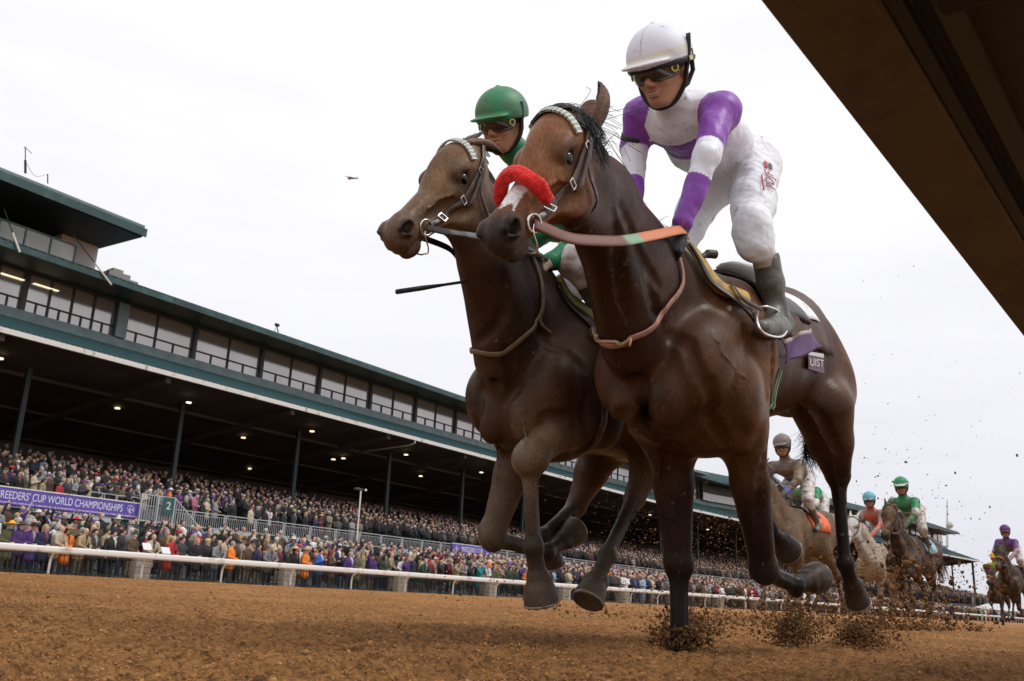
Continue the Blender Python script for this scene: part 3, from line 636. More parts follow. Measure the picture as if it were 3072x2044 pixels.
    while s < S1 - bay:
        if s > 2:
            post = MB(); w_ = .28
            post.quad_box([plan(s - w_ / 2, o_ - .18, ZS - .02), plan(s + w_ / 2, o_ - .18, ZS - .02), plan(s + w_ / 2, o_ + .2, ZS - .02), plan(s - w_ / 2, o_ + .2, ZS - .02), plan(s - w_ / 2, o_ - .18, ZH), plan(s + w_ / 2, o_ - .18, ZH), plan(s + w_ / 2, o_ + .2, ZH), plan(s - w_ / 2, o_ + .2, ZH)])
            post.build('window_post', MG['dark'], g)
            fr = MB(); a, b = s + w_ / 2, s + bay - w_ / 2; md = (a + b) / 2; zt = ZS + .62
            left = s < W0 - .5
            div = [a, a * .5 + md * .5, md, md * .5 + b * .5, b] if left else [a, md, b]
            for q in div[1:-1]: fr.bar(plan(q, o_, ZS), plan(q, o_, ZH), .10, .12, up=tuple(plan(q, 1) - plan(q, 0)))
            fr.bar(plan(a, o_ - .02, zt), plan(b, o_ - .02, zt), .07, .07)
            for q in [(div[i] + div[i + 1]) / 2 for i in range(len(div) - 1)]: fr.bar(plan(q, o_ - .01, ZS), plan(q, o_ - .01, zt - .04), .07, .08, up=tuple(plan(q, 1) - plan(q, 0)))
            wn = fr.build('window', MG['dark'], g)
            for i in range(len(div) - 1):
                p = MB(); p.prism([plan(div[i], o_ + .03, zt), plan(div[i + 1], o_ + .03, zt), plan(div[i + 1], o_ + .03, ZH), plan(div[i], o_ + .03, ZH)], plan(s, .02) - plan(s, 0)); p.build('pane', MG['glass'], wn)
                for a2, b2 in ((div[i], (div[i] + div[i + 1]) / 2), ((div[i] + div[i + 1]) / 2, div[i + 1])):
                    p = MB(); p.prism([plan(a2, o_ + .032, ZS - .02), plan(b2, o_ + .032, ZS - .02), plan(b2, o_ + .032, zt), plan(a2, o_ + .032, zt)], plan(s, .02) - plan(s, 0)); p.build('low_pane', MG['glass'], wn)
        s += bay; k += 1
    s = W0; mb = MB(); mb.quad_box([plan(s - .1, 5.75, ZS - .02), plan(s + .62, 5.75, ZS - .02), plan(s + .62, 6.3, ZS - .02), plan(s - .1, 6.3, ZS - .02), plan(s - .1, 5.75, ZH), plan(s + .62, 5.75, ZH), plan(s + .62, 6.3, ZH), plan(s - .1, 6.3, ZH)]); mb.build('pale_pilaster', MG['greenl'], g)
    for px, py in ((30, 832), (125, 868)):   # lit ceiling panels seen through the left windows
        s = at_so(px, py, 6.5); mb = MB(); mb.quad_box([plan(s - .75, 6.2, ZH - .42), plan(s + .75, 6.2, ZH - .42), plan(s + .75, 6.9, ZH - .42), plan(s - .75, 6.9, ZH - .42), plan(s - .75, 6.2, ZH - .38), plan(s + .75, 6.2, ZH - .38), plan(s + .75, 6.9, ZH - .38), plan(s - .75, 6.9, ZH - .38)]); mb.v = [tuple(np.array(v) + (plan(s, 0) - plan(s, .22))) for v in mb.v]; mb.build('lit_ceiling_panel', MG['lampp'], g)
    # ---- seating bowl
    mb = MB(); prof = [(-5.0, 3.05)]
    for i in range(16): prof += [(-4.2 + .95 * i, 3.05 + .20 * i), (-4.2 + .95 * i, 3.05 + .20 * (i + 1))]
    prof += [(18.2, 6.25), (18.2, -.5), (-5, -.5)]
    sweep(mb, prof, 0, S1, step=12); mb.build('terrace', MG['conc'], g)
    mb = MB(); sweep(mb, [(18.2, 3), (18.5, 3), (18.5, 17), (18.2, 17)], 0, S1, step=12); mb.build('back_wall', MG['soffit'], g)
    for e_ in (0,): mb = MB(); mb.quad_box([plan(.2, -4, 0), plan(.5, -4, 0), plan(.5, 18, 0), plan(.2, 18, 0), plan(.2, 0, 11.5), plan(.5, 0, 11.5), plan(.5, 18, 11), plan(.2, 18, 11)]); mb.build('end_wall', MG['soffit'], g)
    mb = MB(); sweep(mb, [(-5.08, .3), (-5.01, .3), (-5.01, 3.18), (-5.08, 3.18)], 0, S1); mb.build('deck_front', MG['cladding'], g)
    cs = (at_s(880, 1400, 8.67) - at_s(525, 1400, 7.31)); s = 36.5 + 16 - 9.67 * 5
    for i in range(26):
        s_ = at_so(525, 1380, 4) + (i - 4) * ((at_so(1160, 1480, 4) - at_so(525, 1380, 4)) / 2)
        if s_ < 2: continue
        if s_ > S1: break
        mb = MB(); mb.bar(plan(s_, 4, 3), plan(s_, 4, ZG - .3), .25, .25, up=(0, 1, 0)); mb.build('column', MG['col'], g)
    # ---- lamps under the canopy
    for px, py, o in ((0, 1078, 3), (352, 1227, 6), (566, 1210, 4), (936, 1296, 3.5), (730, 1315, 7), (1218, 1366, 3.5), (1030, 1377, 7), (1000, 1380, 9), (637, 1388, 12), (662, 1391, 12), (1444, 1419, 5), (1262, 1430, 8), (1630, 1505, 4), (1950, 1546, 4), (2123, 1590, 5), (750, 1408, 14)):
        zz = ZG - .38 - o * .125; d = ray(px, py); p = CAM + d * ((zz - CAMH) / d[2]); l = MB(); l.tube([p, p + V(0, 0, .07)], .16, 12); l.tube([p + V(0, 0, .07), p + V(0, 0, .3)], .03, 6, m=1); o2 = l.build('ceiling_lamp', [MG['lampw'], MG['dark']], g)
    # ---- upper camera deck at the left end
    ta = lambda px, py, z: at_s(px, py, z)
    se, sw = 39.2 + 7.0 - .0, 0
    e0 = at_so(437, 697, 2.05); wr = at_so(293, 760, 6.2)
    mb = MB(); sweep(mb, [(2.2, 20.0), (6.0, 20.35), (13, 20.35), (13, 20.5), (9.5, 22.3), (2.2, 20.62)], 0, e0, m=0); mb.build('press_deck_roof', [MG['greenl']], g)
    mb = MB(); sweep(mb, [(2.05, 19.93), (2.19, 19.93), (2.19, 20.40), (2.05, 20.40)], 0, e0 + .1); mb.build('press_deck_fascia', MG['green'], g)
    mb = MB(); sweep(mb, [(2.3, 19.90), (12.9, 19.95), (12.9, 20.30), (2.3, 19.99)], 0, e0 - .02); mb.build('press_deck_soffit', MG['dark'], g)
    mb = MB(); sweep(mb, [(3.6, 17.42), (12, 17.42), (12, 17.55), (3.6, 17.55)], 0, wr + .2); mb.build('press_deck_floor', MG['dgreen'], g)
    wl = at_so(185, 715, 6.2); mb = MB(); mb.quad_box([plan(wl, 6.2, 17.5), plan(wr, 6.2, 17.5), plan(wr, 10, 17.5), plan(wl, 10, 17.5), plan(wl, 6.2, 20.0), plan(wr, 6.2, 20.0), plan(wr, 10, 20.0), plan(wl, 10, 20.0)]); mb.build('press_booth', mat('pale_grey_panel', (.42, .42, .43), rough=.6), g)
    mb = MB(); mb.quad_box([plan(wl - .02, 6.1, 17.5), plan(wr + .05, 6.1, 17.5), plan(wr + .05, 10, 17.5), plan(wl, 10, 17.5), plan(wl, 6.1, 17.75), plan(wr + .05, 6.1, 17.75), plan(wr + .05, 10, 17.75), plan(wl, 10, 17.75)]); mb.build('booth_base', MG['dgreen'], g)
    mb = MB(); mb.quad_box([plan(0, 10.4, 17.5), plan(wr, 10.4, 17.5), plan(wr, 10.6, 17.5), plan(0, 10.6, 17.5), plan(0, 10.4, 20), plan(wr, 10.4, 20), plan(wr, 10.6, 20), plan(0, 10.6, 20)]); mb.build('press_deck_back', MG['dark'], g)
    s_r = at_so(221, 760, 3.7)
    mb = MB(); sweep(mb, [(3.68, 18.50), (3.78, 18.50), (3.78, 18.58), (3.68, 18.58)], 0, s_r); mb.build('deck_handrail', MG['green'], g)
    s = at_so(221, 780, 3.7)
    gl = mat('clear_balustrade', (.42, .46, .47), rough=.08, spec=.6, alpha=.45)
    while s > 12:
        mb = MB(); mb.bar(plan(s, 3.7, 17.55), plan(s, 3.7, 18.52), .07, .07, up=(0, 1, 0)); mb.build('balustrade_post', MG['green'], g)
        mb = MB(); mb.prism([plan(s - 1.4, 3.72, 17.58), plan(s - .05, 3.72, 17.58), plan(s - .05, 3.72, 18.49), plan(s - 1.4, 3.72, 18.49)], plan(s, .012) - plan(s, 0)); mb.build('balustrade_pane', gl, g)
        s -= 1.45
    # slender struts that tie the roofs
    for (x0, y0, z0), (x1, y1, z1) in (((216, 722, 19.0), (330, 882, 16.8)), ((-3, 700, 19.0), (50, 805, 16.9))):
        a = plan(at_so(x0, y0, 3.4), 3.4, z0); b = plan(at_so(x1, y1, 3.1), 3.1, z1); mb = MB(); mb.tube([a, a * .45 + b * .55], .035, 6); mb.tube([a * .45 + b * .55, b], .06, 6, m=1); mb.build('strut', [MG['dark'], MG['white']], g)
    # second upper deck, far along
    s0 = 0
    for px0, px1, z0 in ((1760, 1900, 0),):
        a, b = at_s(1730, 1345, 19.2), at_s(1905, 1385, 19.2)
        mb = MB(); sweep(mb, [(3.6, 17.5), (3.7, 17.5), (3.7, 18.7), (3.6, 18.7)], a, b); mb.build('upper_balcony_front', mat('pale_teal_panel', (.16, .30, .31), rough=.5), g)
        mb = MB(); sweep(mb, [(2.4, 17.25), (9, 17.25), (9, 17.5), (2.4, 17.5)], a - 2, b + 2); mb.build('upper_balcony_slab', MG['greenl'], g)
    # open balcony with a white front among the far windows
    a, b = CUM[1] + 24, CUM[1] + 34
    mb = MB(); sweep(mb, [(5.5, ZS), (5.6, ZS), (5.6, ZS + 1.0), (5.5, ZS + 1.0)], a, b); mb.build('white_balcony_front', mat('white_panel', (.6, .62, .64), rough=.5), g)
    mb = MB(); sweep(mb, [(5.62, ZS + 1.0), (5.95, ZS + 1.0), (5.95, ZH), (5.62, ZH)], a, b); mb.build('balcony_opening', MG['dark'], g)
    # end post and faint gable
    p = atx(2905, 1690, -44.5); mb = MB(); e = plan(S1 - 3, .5); mb.bar(e + V(0, 0, 0), e + V(0, 0, ZG), .35, .35, up=(0, 1, 0)); mb.build('end_column', MG['col'], g)
    return g, dict(ZG=ZG, ZS=ZS, ZE=ZE, W0=W0, bay=bay)
def deck_things():
    al = MG['alu']; L = CUM[-1] - 6
    fn = thing('deck_railing', 'white metal railing of upright bars along the front edge of the raised spectator deck', 'railing', tuple(plan(60, -5.2, 3.2)))
    s = at_s(419, 1508, 3.93) + 2.6; k = 0
    starts = []
    s0 = 2.0
    while s0 < min(L, 150):
        starts.append(s0); s0 += 2.05
    for s in starts:
        mb = MB(); o = -5.2; z0, z1 = 3.20, 3.92
        q = lambda t, z: plan(s + t, o, z)
        mb.bar(q(.04, z1), q(1.98, z1), .045, .045); mb.bar(q(.04, z0), q(1.98, z0), .04, .04); mb.bar(q(.04, z1 - .14), q(1.98, z1 - .14), .02, .02)
        for t in (.04, 1.98): mb.bar(q(t, z0 - .1), q(t, z1 + .0), .05, .05, up=(0, 1, 0))
        for t in np.arange(.17, 1.95, .135): mb.bar(q(t, z0), q(t, z1 - .14), .02, .02, up=(0, 1, 0))
        mb.build('railing_panel', al, fn)
    # projecting landings
    for px in (245, 690, 880, 1010, 1200):
        s = at_so(px, 1540 + (px - 245) * .12, -5.2); mb = MB(); mb.quad_box([plan(s - 1.3, -5.5, 2.95), plan(s + 1.3, -5.5, 2.95), plan(s + 1.3, -5.1, 2.95), plan(s - 1.3, -5.1, 2.95), plan(s - 1.3, -5.5, 3.14), plan(s + 1.3, -5.5, 3.14), plan(s + 1.3, -5.1, 3.14), plan(s - 1.3, -5.1, 3.14)]); mb.build('landing', MG['alu'], fn)
        mb = MB(); mb.quad_box([plan(s - 1.1, -5.13, .6), plan(s + 1.1, -5.13, .6), plan(s + 1.1, -5.09, .6), plan(s - 1.1, -5.09, .6), plan(s - 1.1, -5.13, 2.94), plan(s + 1.1, -5.13, 2.94), plan(s + 1.1, -5.09, 2.94), plan(s - 1.1, -5.09, 2.94)]); mb.build('dark_opening', MG['dark'], fn)
    # stair with its sloping railing
    st = thing('stair_railing', 'tall white barred landing and stair railing beside the numbered green sign', 'railing', tuple(plan(at_s(470, 1560, 3.5), -5.4, 3)))
    o = -5.45; a = at_so(428, 1475, o); b = at_so(527, 1490, o); c = at_so(618, 1600, o); mb = MB()
    for s in np.arange(a, b, .14): mb.bar(plan(s, o, 3.2), plan(s, o, 4.42), .028, .028, up=(0, 1, 0))
    for z in (3.2, 4.42): mb.bar(plan(a, o, z), plan(b, o, z), .05, .05)
    for s in (a, (a + b) / 2, b): mb.bar(plan(s, o, 3.0), plan(s, o, 4.45), .07, .07, up=(0, 1, 0))
    for s in np.arange(b, c, .14):
        t = (s - b) / (c - b); mb.bar(plan(s, o, 3.2 - 1.35 * t), plan(s, o, 4.42 - 1.6 * t), .028, .028, up=(0, 1, 0))
    mb.bar(plan(b, o, 4.42), plan(c, o, 2.82), .05, .05); mb.bar(plan(b, o, 3.2), plan(c, o, 1.85), .05, .05); mb.bar(plan(c, o, 1.2), plan(c, o, 2.85), .07, .07, up=(0, 1, 0)); mb.build('stair_bars', al, st)
    # tubular seats rails behind the banner
    for i, px in enumerate((290, 330, 372, 405)):
        s = at_so(px, 1490, -4.9); mb = MB(); mb.tube(spline([plan(s - .4, -4.9, 3.5), plan(s - .4, -4.9, 4.15), plan(s - .3, -4.9, 4.25), plan(s + .3, -4.9, 4.25), plan(s + .4, -4.9, 4.15), plan(s + .4, -4.9, 3.5)], 3), .025, 5); mb.build('tubular_rail', al, fn)
    # purple banners
    pur = mat('purple_banner', (.115, .075, .40), rough=.55, var=.1, vscale=2); wh = mat('banner_white', (.75, .74, .78), rough=.6)
    def banner(px0, px1, label, text, tx0, tx1, emblem):
        z0, z1 = 3.27, 3.95; o = -5.30; s0, s1 = at_so(px0, px1[1] - 10, o) if px0 >= 0 else 12., at_so(*px1, o)
        b = thing('banner', label, 'banner', tuple(plan(s0, o, z0))); mb = MB(); sweep(mb, [(o, z0), (o + .012, z0), (o + .012, z1), (o, z1)], s0, s1, step=2.); mb.build('cloth', pur, b)
        mb = MB(); sweep(mb, [(o - .006, z0 + .05), (o - .001, z0 + .05), (o - .001, z0 + .11), (o - .006, z0 + .11)], s0, s1, step=2.); mb.build('printed_edge', mat('banner_print', (.45, .32, .5), rough=.6, var=.6, vscale=9), b)
        mb = MB(); sweep(mb, [(o - .02, z1), (o + .03, z1), (o + .03, z1 + .05), (o - .02, z1 + .05)], s0, s1, step=2.); mb.build('banner_rail', MG['white'], b)
        a_, b_ = at_so(*tx0, o), at_so(*tx1, o); d = pdir(a_); nr = plan(a_, -1) - plan(a_, 0)
        text_on(b, text, plan(a_, o - .004, z0 + .235), d, nr, .46, wh, fit=(b_ - a_), ext=.002)
        if emblem is not None:
            ce = plan(at_so(*emblem, o), o - .008, z0 + .36); e = MB(); u = V(0, 0, 1)
            for pts in ([(-.14, .16), (0, .20), (.10, .14), (.17, .02), (.12, -.02), (.03, .02), (-.03, -.06)], [(-.16, .10), (-.13, -.02), (-.04, -.14), (.0, -.22)], [(.0, .12), (-.07, .03), (-.05, -.08), (.05, -.14)], [(.06, .05), (.16, -.06), (.10, -.10)]): e.tube([ce + d * x_ * 1.1 + u * y_ for x_, y_ in pts], .018, 4)
            e.build('emblem', wh, b)
    banner(-10, (419, 1528), 'long purple banner with white capital lettering on the deck railing at the left', "BREEDERS' CUP WORLD CHAMPIONSHIPS", (-14, 1492), (367, 1522), (392, 1525))
    banner(1356, (1475, 1652), 'short purple banner with white lettering on the deck railing seen left of the second horse', "BREEDERS' CUP", (1384, 1645), (1447, 1652), (1370, 1645))
    banner(1652, (1695, 1680), 'smallest purple banner on the deck railing between the two leading horses', "CUP", (1660, 1675), (1672, 1677), (1684, 1678))
    # green numbered sign
    s = at_so(503, 1515, -5.5); sg = thing('sign', 'dark green sign with a large white number two on the stair railing', 'sign', tuple(plan(s, -5.55, 4))); mb = MB(); w2 = .30
    mb.prism([plan(s - w2, -5.55, 3.62), plan(s + w2, -5.55, 3.62), plan(s + w2, -5.55, 4.40), plan(s - w2, -5.55, 4.40)], plan(s, -.03) - plan(s, 0)); mb.build('board', mat('sign_green', (.02, .10, .08), rough=.5), sg)
    d = pdir(s); nr = plan(s, -1) - plan(s, 0); text_on(sg, '2', plan(s - .14, -5.585, 3.84), d, nr, .50, wh, fit=.24, ext=.002)
    for px, py, ch in ((158, 1556, 'E'), (967, 1636, 'G'), (1166, 1656, 'G')):
        d_ = ray(px, py); p = CAM + d_ * (-35.5 / d_[0]); mb = MB(); b = V(p[0], p[1], .9); mb.tube([b, p - V(0, 0, .17)], .015, 6)
        lab = {('E', 158): 'white letter E sign on a pole above the crowd at the left', ('G', 967): 'white letter G sign above the crowd, left of the microphone pole', ('G', 1166): 'white letter G sign above the crowd, right of the microphone pole'}[(ch, px)]
        q = thing('letter_sign', lab, 'sign', tuple(b)); mb.build('pole', al, q); bd = MB(); dx = V(.55, .83, 0); nr = V(.83, -.55, 0)
        pts = [p + dx * .09 * math.copysign(abs(math.cos(a)) ** .5, math.cos(a)) + V(0, 0, .17) * math.copysign(abs(math.sin(a)) ** .5, math.sin(a)) for a in np.linspace(0, 2 * PI, 17)[:-1]]; bd.prism(pts, -nr * .03); bd.build('board', mat('sign_white', (.7, .7, .7), rough=.5), q)
        text_on(q, ch, p - dx * .055 - V(0, 0, .10) + nr * .004, dx, nr, .29, MG['dark'], fit=.11, ext=.002)
def rails():
    rt = thing('running_rail', 'long white running rail on curved posts along the far side of the track', 'rail', (-28.2, 30, .4))
    def path(y):
        x = -28.2 - (max(0, y - 66) ** 2) * .00035; return V(x, y, gz(x))
    ys = list(np.arange(2, 70, 2)) + list(np.arange(70, 330, 6)); mb = MB(); P = [path(y) + V(0, 0, .70) for y in ys]; mb.tube(P, 1, 10, flat=(.07, .095)); mb.build('rail', MG['white'], rt, True)
    p0 = MB(); p0.tube(spline([(-.42, 0, -.02), (-.42, 0, .30), (-.38, 0, .48), (-.24, 0, .60), (-.05, 0, .64)], 4), .035, 8); me = None
    y = 14.04 - 3.02 * 4; k = 0
    while y < 190:
        p = path(y)
        if me is None: o = p0.build('post', MG['white'], None, True); me = o.data
        else: o = bpy.data.objects.new('post', me); COL.objects.link(o)
        o.parent = rt; o.matrix_parent_inverse = parent_world(rt).inverted(); o.location = p + V(.0, 0, 0); y += 3.02; k += 1
    # stone pillars with a picket fence between them
    stone = mat('limestone', (.33, .30, .25), rough=.9, var=.35, vscale=5, bump=.6, bscale=18, bdist=.02, dirt=(.12, .11, .09), damt=.3, dscale=6); iron = mat('dark_iron', (.008, .016, .014), rough=.5)
    r = np.random.RandomState(5); sm = []
    for q in range(4):
        b = MB(); j = r.uniform(-.02, .02, (8, 3)); c = [(-.5, -.5, 0), (.5, -.5, 0), (.5, .5, 0), (-.5, .5, 0), (-.5, -.5, 1), (.5, -.5, 1), (.5, .5, 1), (-.5, .5, 1)]; b.quad_box([np.array(c[i]) * V(1, 1, 1) + j[i] for i in range(8)]); o = b.build('stone', stone, None); sm.append(o.data); bpy.data.objects.remove(o)
    ords = ['first', 'second', 'third', 'fourth', 'fifth', 'sixth', 'seventh', 'eighth', 'ninth', 'tenth', 'eleventh', 'twelfth', 'thirteenth', 'fourteenth', 'fifteenth', 'sixteenth', 'seventeenth', 'eighteenth']
    y = 17.35 - 6.04; i = 0
    while y < 66:
        zb = gz(-29.3) - .05
        if i >= 1:
            t = thing('stone_pillar', '%s squared limestone pillar from the left under the white rail' % ords[i - 1], 'pillar', (-29.35, y, zb), 'stone pillars of the fence')
            core = MB(); core.box((-29.62, y - .26, zb), (-29.06, y + .26, zb + .78)); core.build('core', mat('mortar', (.2, .18, .15), rough=.95), t)
            cp = MB(); cp.box((-29.70, y - .34, zb + .785), (-28.98, y + .34, zb + .86)); cp.build('capstone', stone, t, bevel=.01)
            z = zb + .0
            for row, hh in enumerate((.22, .18, .20, .18)):
                cuts = [-.28, r.uniform(-.10, .10), .28]
                for a, b_ in zip(cuts, cuts[1:]):
                    o = bpy.data.objects.new('stone', sm[r.randint(4)]); COL.objects.link(o); o.parent = t; o.matrix_parent_inverse = parent_world(t).inverted(); o.location = (-29.34, y + (a + b_) / 2, z + .005); o.scale = (.60 + r.uniform(-.02, .03), b_ - a - .015, hh - .015)
                z += hh
        pf = thing('picket_fence', '%s bay from the left of the dark iron picket fence behind the white rail' % ords[i], 'fence', (-29.35, y + 3, zb), 'iron fence bays')
        mb = MB()
        for z in (.10, .62, .78): mb.bar((-29.35, y + .3, zb + z), (-29.35, y + 5.74, zb + z), .035, .035)
        mb.build('fence_rail', iron, pf); mb = MB()
        for q in np.arange(y + .42, y + 5.7, .155): mb.bar((-29.35, q, zb), (-29.35, q, zb + .78), .018, .018, up=(0, 1, 0))
        mb.build('pickets', iron, pf); y += 6.04; i += 1
    mb = MB(); mb.bar((-29.3 - 0, 66, .9), (-34, 130, .95), .05, .05); 
    # apron paving between the fence and the deck
    mb = MB(); mb.poly([(-29.1, -40, .32), (-29.1, 66, .32), (-34, 130, .32), (-50, 260, .32), (-60, 260, 1.6), (-41, 0, 1.6), (-41, -40, 1.6)][::-1]); ap = mb.build('apron', mat('apron_paving', (.10, .10, .095), rough=.9, var=.3, vscale=1)); ap['kind'] = 'structure'
    # microphone pole on the apron
    d = ray(1083, 1470); top = CAM + d * (-32. / d[0]); b = V(top[0], top[1], .5); t = thing('microphone_pole', 'slim white pole with a fluffy microphone on top above the apron crowd', 'pole', tuple(b)); mb = MB(); mb.tube([b + V(0, 0, 0), b + V(0, 0, 2.1)], .02, 6, m=1); mb.tube([b + V(0, 0, 2.1), top], .035, 6); mb.build('pole', [MG['white'], MG['dark']], t)
    mb = MB(); mb.tube([top + V(-.18, -.26, .02), top + V(-.1, -.15, .03), top + V(.05, .08, .0)], [.04, .07, .05], 8); mb.ball(top + V(.12, .18, 0), .06, 8, 1); mb.build('microphone', [mat('grey_fluff', (.06, .07, .07), rough=.9), MG['white']], t, True)
    # roof clutter
    g = MG['dark']
    def roofpt(px, py, z):
        d = ray(px, py); return CAM + d * ((z - CAMH) / d[2])
    def vert(px, py0, py1, x):
        return atx(px, py0, x), atx(px, py1, x)
    b_, a_ = vert(76, 520, 443, -53); t = thing('wind_mast', 'thin mast with a small white dome on the upper left roof', 'mast', tuple(b_)); mb = MB(); mb.tube([b_, b_ * .5 + a_ * .5], .07, 5, m=0); mb.tube([b_ * .5 + a_ * .5, a_], .03, 5); mb.ball(a_, .09, 8, 1); mb.tube([a_, a_ + V(.2, .35, -.3)], .02, 4); mb.build('mast_parts', [g, MG['white']], t)
    b2, a2 = vert(143, 551, 523, -53.5); t = thing('roof_antenna', 'short dark antenna rod right of the domed mast on the upper left roof', 'antenna', tuple(b2)); mb = MB(); mb.tube([b2, a2], .035, 5); mb.build('rod', g, t)
    mb = MB(); m_ = (b_ * .55 + a_ * .45 + a2) / 2 - V(0, 0, .5); mb.tube(spline([b_ * .55 + a_ * .45, m_, a2], 6), .012, 4); w_ = mb.build('roof_wire', g); tag(w_, 'thin slack wire from the domed mast to the short antenna', 'wire')
    p, q = vert(831, 998, 980, -58.6); t = thing('roof_camera', 'small unmanned camera on a tripod standing on the main roof', 'camera', tuple(p)); mb = MB()
    for a in (0, 2.1, 4.2): mb.tube([p + V(.22 * math.cos(a), .22 * math.sin(a), 0), q], .025, 4)
    mb.build('tripod', g, t); mb = MB(); mb.ball(q + V(0, 0, .12), .17, 8, sq=(1, 1.4, .9)); mb.tube([q + V(0, -.05, .12), q + V(.25, -.35, .1)], .07, 6); mb.build('camera_body', g, t)
    p = atx(345, 828, -53.5); t = thing('roof_hatch', 'grey stepped ventilation box on the roof right of the press booth', 'roof vent', tuple(p)); mb = MB(); mb.box(p + V(-.6, -.7, -.5), p + V(.6, .7, .1)); mb.box(p + V(-.4, -.4, .1), p + V(.4, .3, .35)); mb.box(p + V(-.5, .72, -.6), p + V(.5, 1.3, -.12)); mb.build('housing', mat('grey_box', (.25, .25, .24), rough=.7), t, bevel=.02)
    # cameramen on the press deck and the tripods by them
    # light aeroplane
    c = CAM + ray(1056, 536) / np.linalg.norm(ray(1056, 536)) * 420; t = thing('light_aeroplane', 'small single engined aeroplane high in the grey sky', 'aeroplane', tuple(c)); pm = mat('plane_paint', (.25, .26, .28), rough=.5); rt_, up_, fw_ = _r, _u, _f
    def W(a, b, c2): return c + rt_ * a + up_ * b + fw_ * c2
    mb = MB(); mb.tube([W(-2.1, .1, 0), W(-1.6, .1, 0), W(-.4, .2, 0), W(.8, .0, .0), W(2.4, -.15, 0)], [.15, .45, .55, .3, .12], 8); mb.build('fuselage', pm, t, True)
    mb = MB(); mb.prism([W(-2.6, .35, -3.2), W(-1.6, .35, -3.2), W(1.9, .75, 3.2), W(.9, .75, 3.2)], up_ * .12); mb.prism([W(-1.2, .6, -.5), W(-2.3, .95, -.5), W(-2.3, .95, -.2), W(-1.2, .6, -.2)], up_ * .1); mb.build('wing', pm, t)
    mb = MB(); mb.prism([W(1.9, -.1, 0), W(2.5, -.1, 0), W(2.7, .7, 0), W(2.4, .7, 0)], fw_ * .1); mb.prism([W(2.0, -.1, -1), W(2.5, -.1, -1), W(2.5, -.1, 1), W(2.0, -.1, 1)], up_ * .08); mb.build('tail_fin', pm, t)
    for w2 in (-.4, .4): mb = MB(); mb.ball(W(-1.0, -.65, w2), .18, 6); mb.bar(W(-1.0, -.6, w2), W(-.8, -.2, w2), .06, .06); mb.build('wheel', g, t)
def far_end():
    g = MG['greenl']
    for i, (px, py, x, w_, h_, lab) in enumerate(((2990, 1830, -38, 9, 3.2, 'pale marquee roof beyond the end of the stand at the right edge'), (2870, 1815, -60, 16, 3.4, 'long low white tent beyond the last canopy post'))):
        p = atx(px, py, x); t = thing('marquee', lab, 'tent', (p[0], p[1], 0)); mb = MB(); a = V(p[0], p[1], .3); dx, dy = V(1, .2, 0) * w_ / 2, V(-.2, 1, 0) * 5
        for q in (-dx - dy, dx - dy, dx + dy, -dx + dy): mb.bar(a + q, a + q + V(0, 0, h_ * .62), .1, .1, up=(0, 1, 0))
        mb.build('frame', g, t); mb = MB(); z0, z1 = V(0, 0, h_ * .62), V(0, 0, h_)
        mb.poly([a - dx - dy + z0, a + dx - dy + z0, a + dx * .3 + z1, a - dx * .3 + z1]); mb.poly([a + dx + dy + z0, a - dx + dy + z0, a - dx * .3 + z1, a + dx * .3 + z1]); mb.poly([a + dx - dy + z0, a + dx + dy + z0, a + dx * .3 + z1]); mb.poly([a - dx + dy + z0, a - dx - dy + z0, a - dx * .3 + z1]); mb.build('canvas', mat('tent_canvas', (.6, .6, .62), rough=.7), t)
    # white posts of a distant barrier
    ob = thing('distant_barrier', 'row of short white posts and rails far away at the right edge', 'barrier', (-30, 150, .4)); mb = MB()
    for k in range(28):
        x = -33 + k * .95; p = V(x, 205 - k * 1.6, .25); mb.bar(p, p + V(0, 0, 1.1), .14, .14, up=(0, 1, 0))
        if k: mb.bar(p + V(0, 0, 1), last + V(0, 0, 1), .1, .12)
        last = p
    mb.build('posts', MG['white'], ob)
    # hazy line of trees far behind
    mb = MB(); r = np.random.RandomState(3)
    p, q = atx(2842, 1640, -60), atx(2842, 1500, -60); t = thing('broadcast_mast', 'faint pale mast with a dish rising behind the far end of the stand', 'mast', tuple(p)); m2 = MB(); m2.tube([p, q], [.35, .12], 5); m2.ball(p * .55 + q * .45 + V(.5, 0, 0), .9, 8); m2.build('mast_body', mat('pale_mast', (.5, .5, .52), rough=.6), t)
G_STAND, GI = stand()
deck_things(); rails(); far_end()

# ================================================================== SPECTATORS
def person_mats():
    skin = mat('spectator_skin', (.62, .39, .30), rough=.6, var=.12, vscale=3)
    def obj_mat(name, **k): return mat(name, objcol=True, rough=.8, var=.16, vscale=7, bump=.3, bscale=14, bdist=.02, **k)
    coat = obj_mat('coat_cloth')
    def ramp(name, cols, rough=.8):
        m = mat(name, (1, 1, 1), rough=rough); T = m.node_tree; b = T.nodes['Principled BSDF']; oi = T.nodes.new('ShaderNodeObjectInfo'); r = T.nodes.new('ShaderNodeValToRGB'); r.color_ramp.interpolation = 'CONSTANT'
        e = r.color_ramp.elements; e[0].color = (*cols[0], 1); e[1].position = 1 / len(cols); e[1].color = (*cols[1], 1)
        for i, c in enumerate(cols[2:]): q = e.new((i + 2) / len(cols)); q.color = (*c, 1)
        T.links.new(oi.outputs['Random'], r.inputs[0]); T.links.new(r.outputs[0], b.inputs['Base Color']); return m
    tr = ramp('trouser_cloth', [(.02, .025, .045), (.015, .015, .017), (.10, .085, .06), (.03, .04, .08), (.05, .05, .05)])
    inner = ramp('shirt_cloth', [(.5, .5, .52), (.03, .03, .035), (.06, .07, .10), (.015, .015, .02), (.20, .04, .05), (.02, .02, .03), (.30, .28, .24), (.04, .03, .03)])
    return [skin, coat, tr, inner]
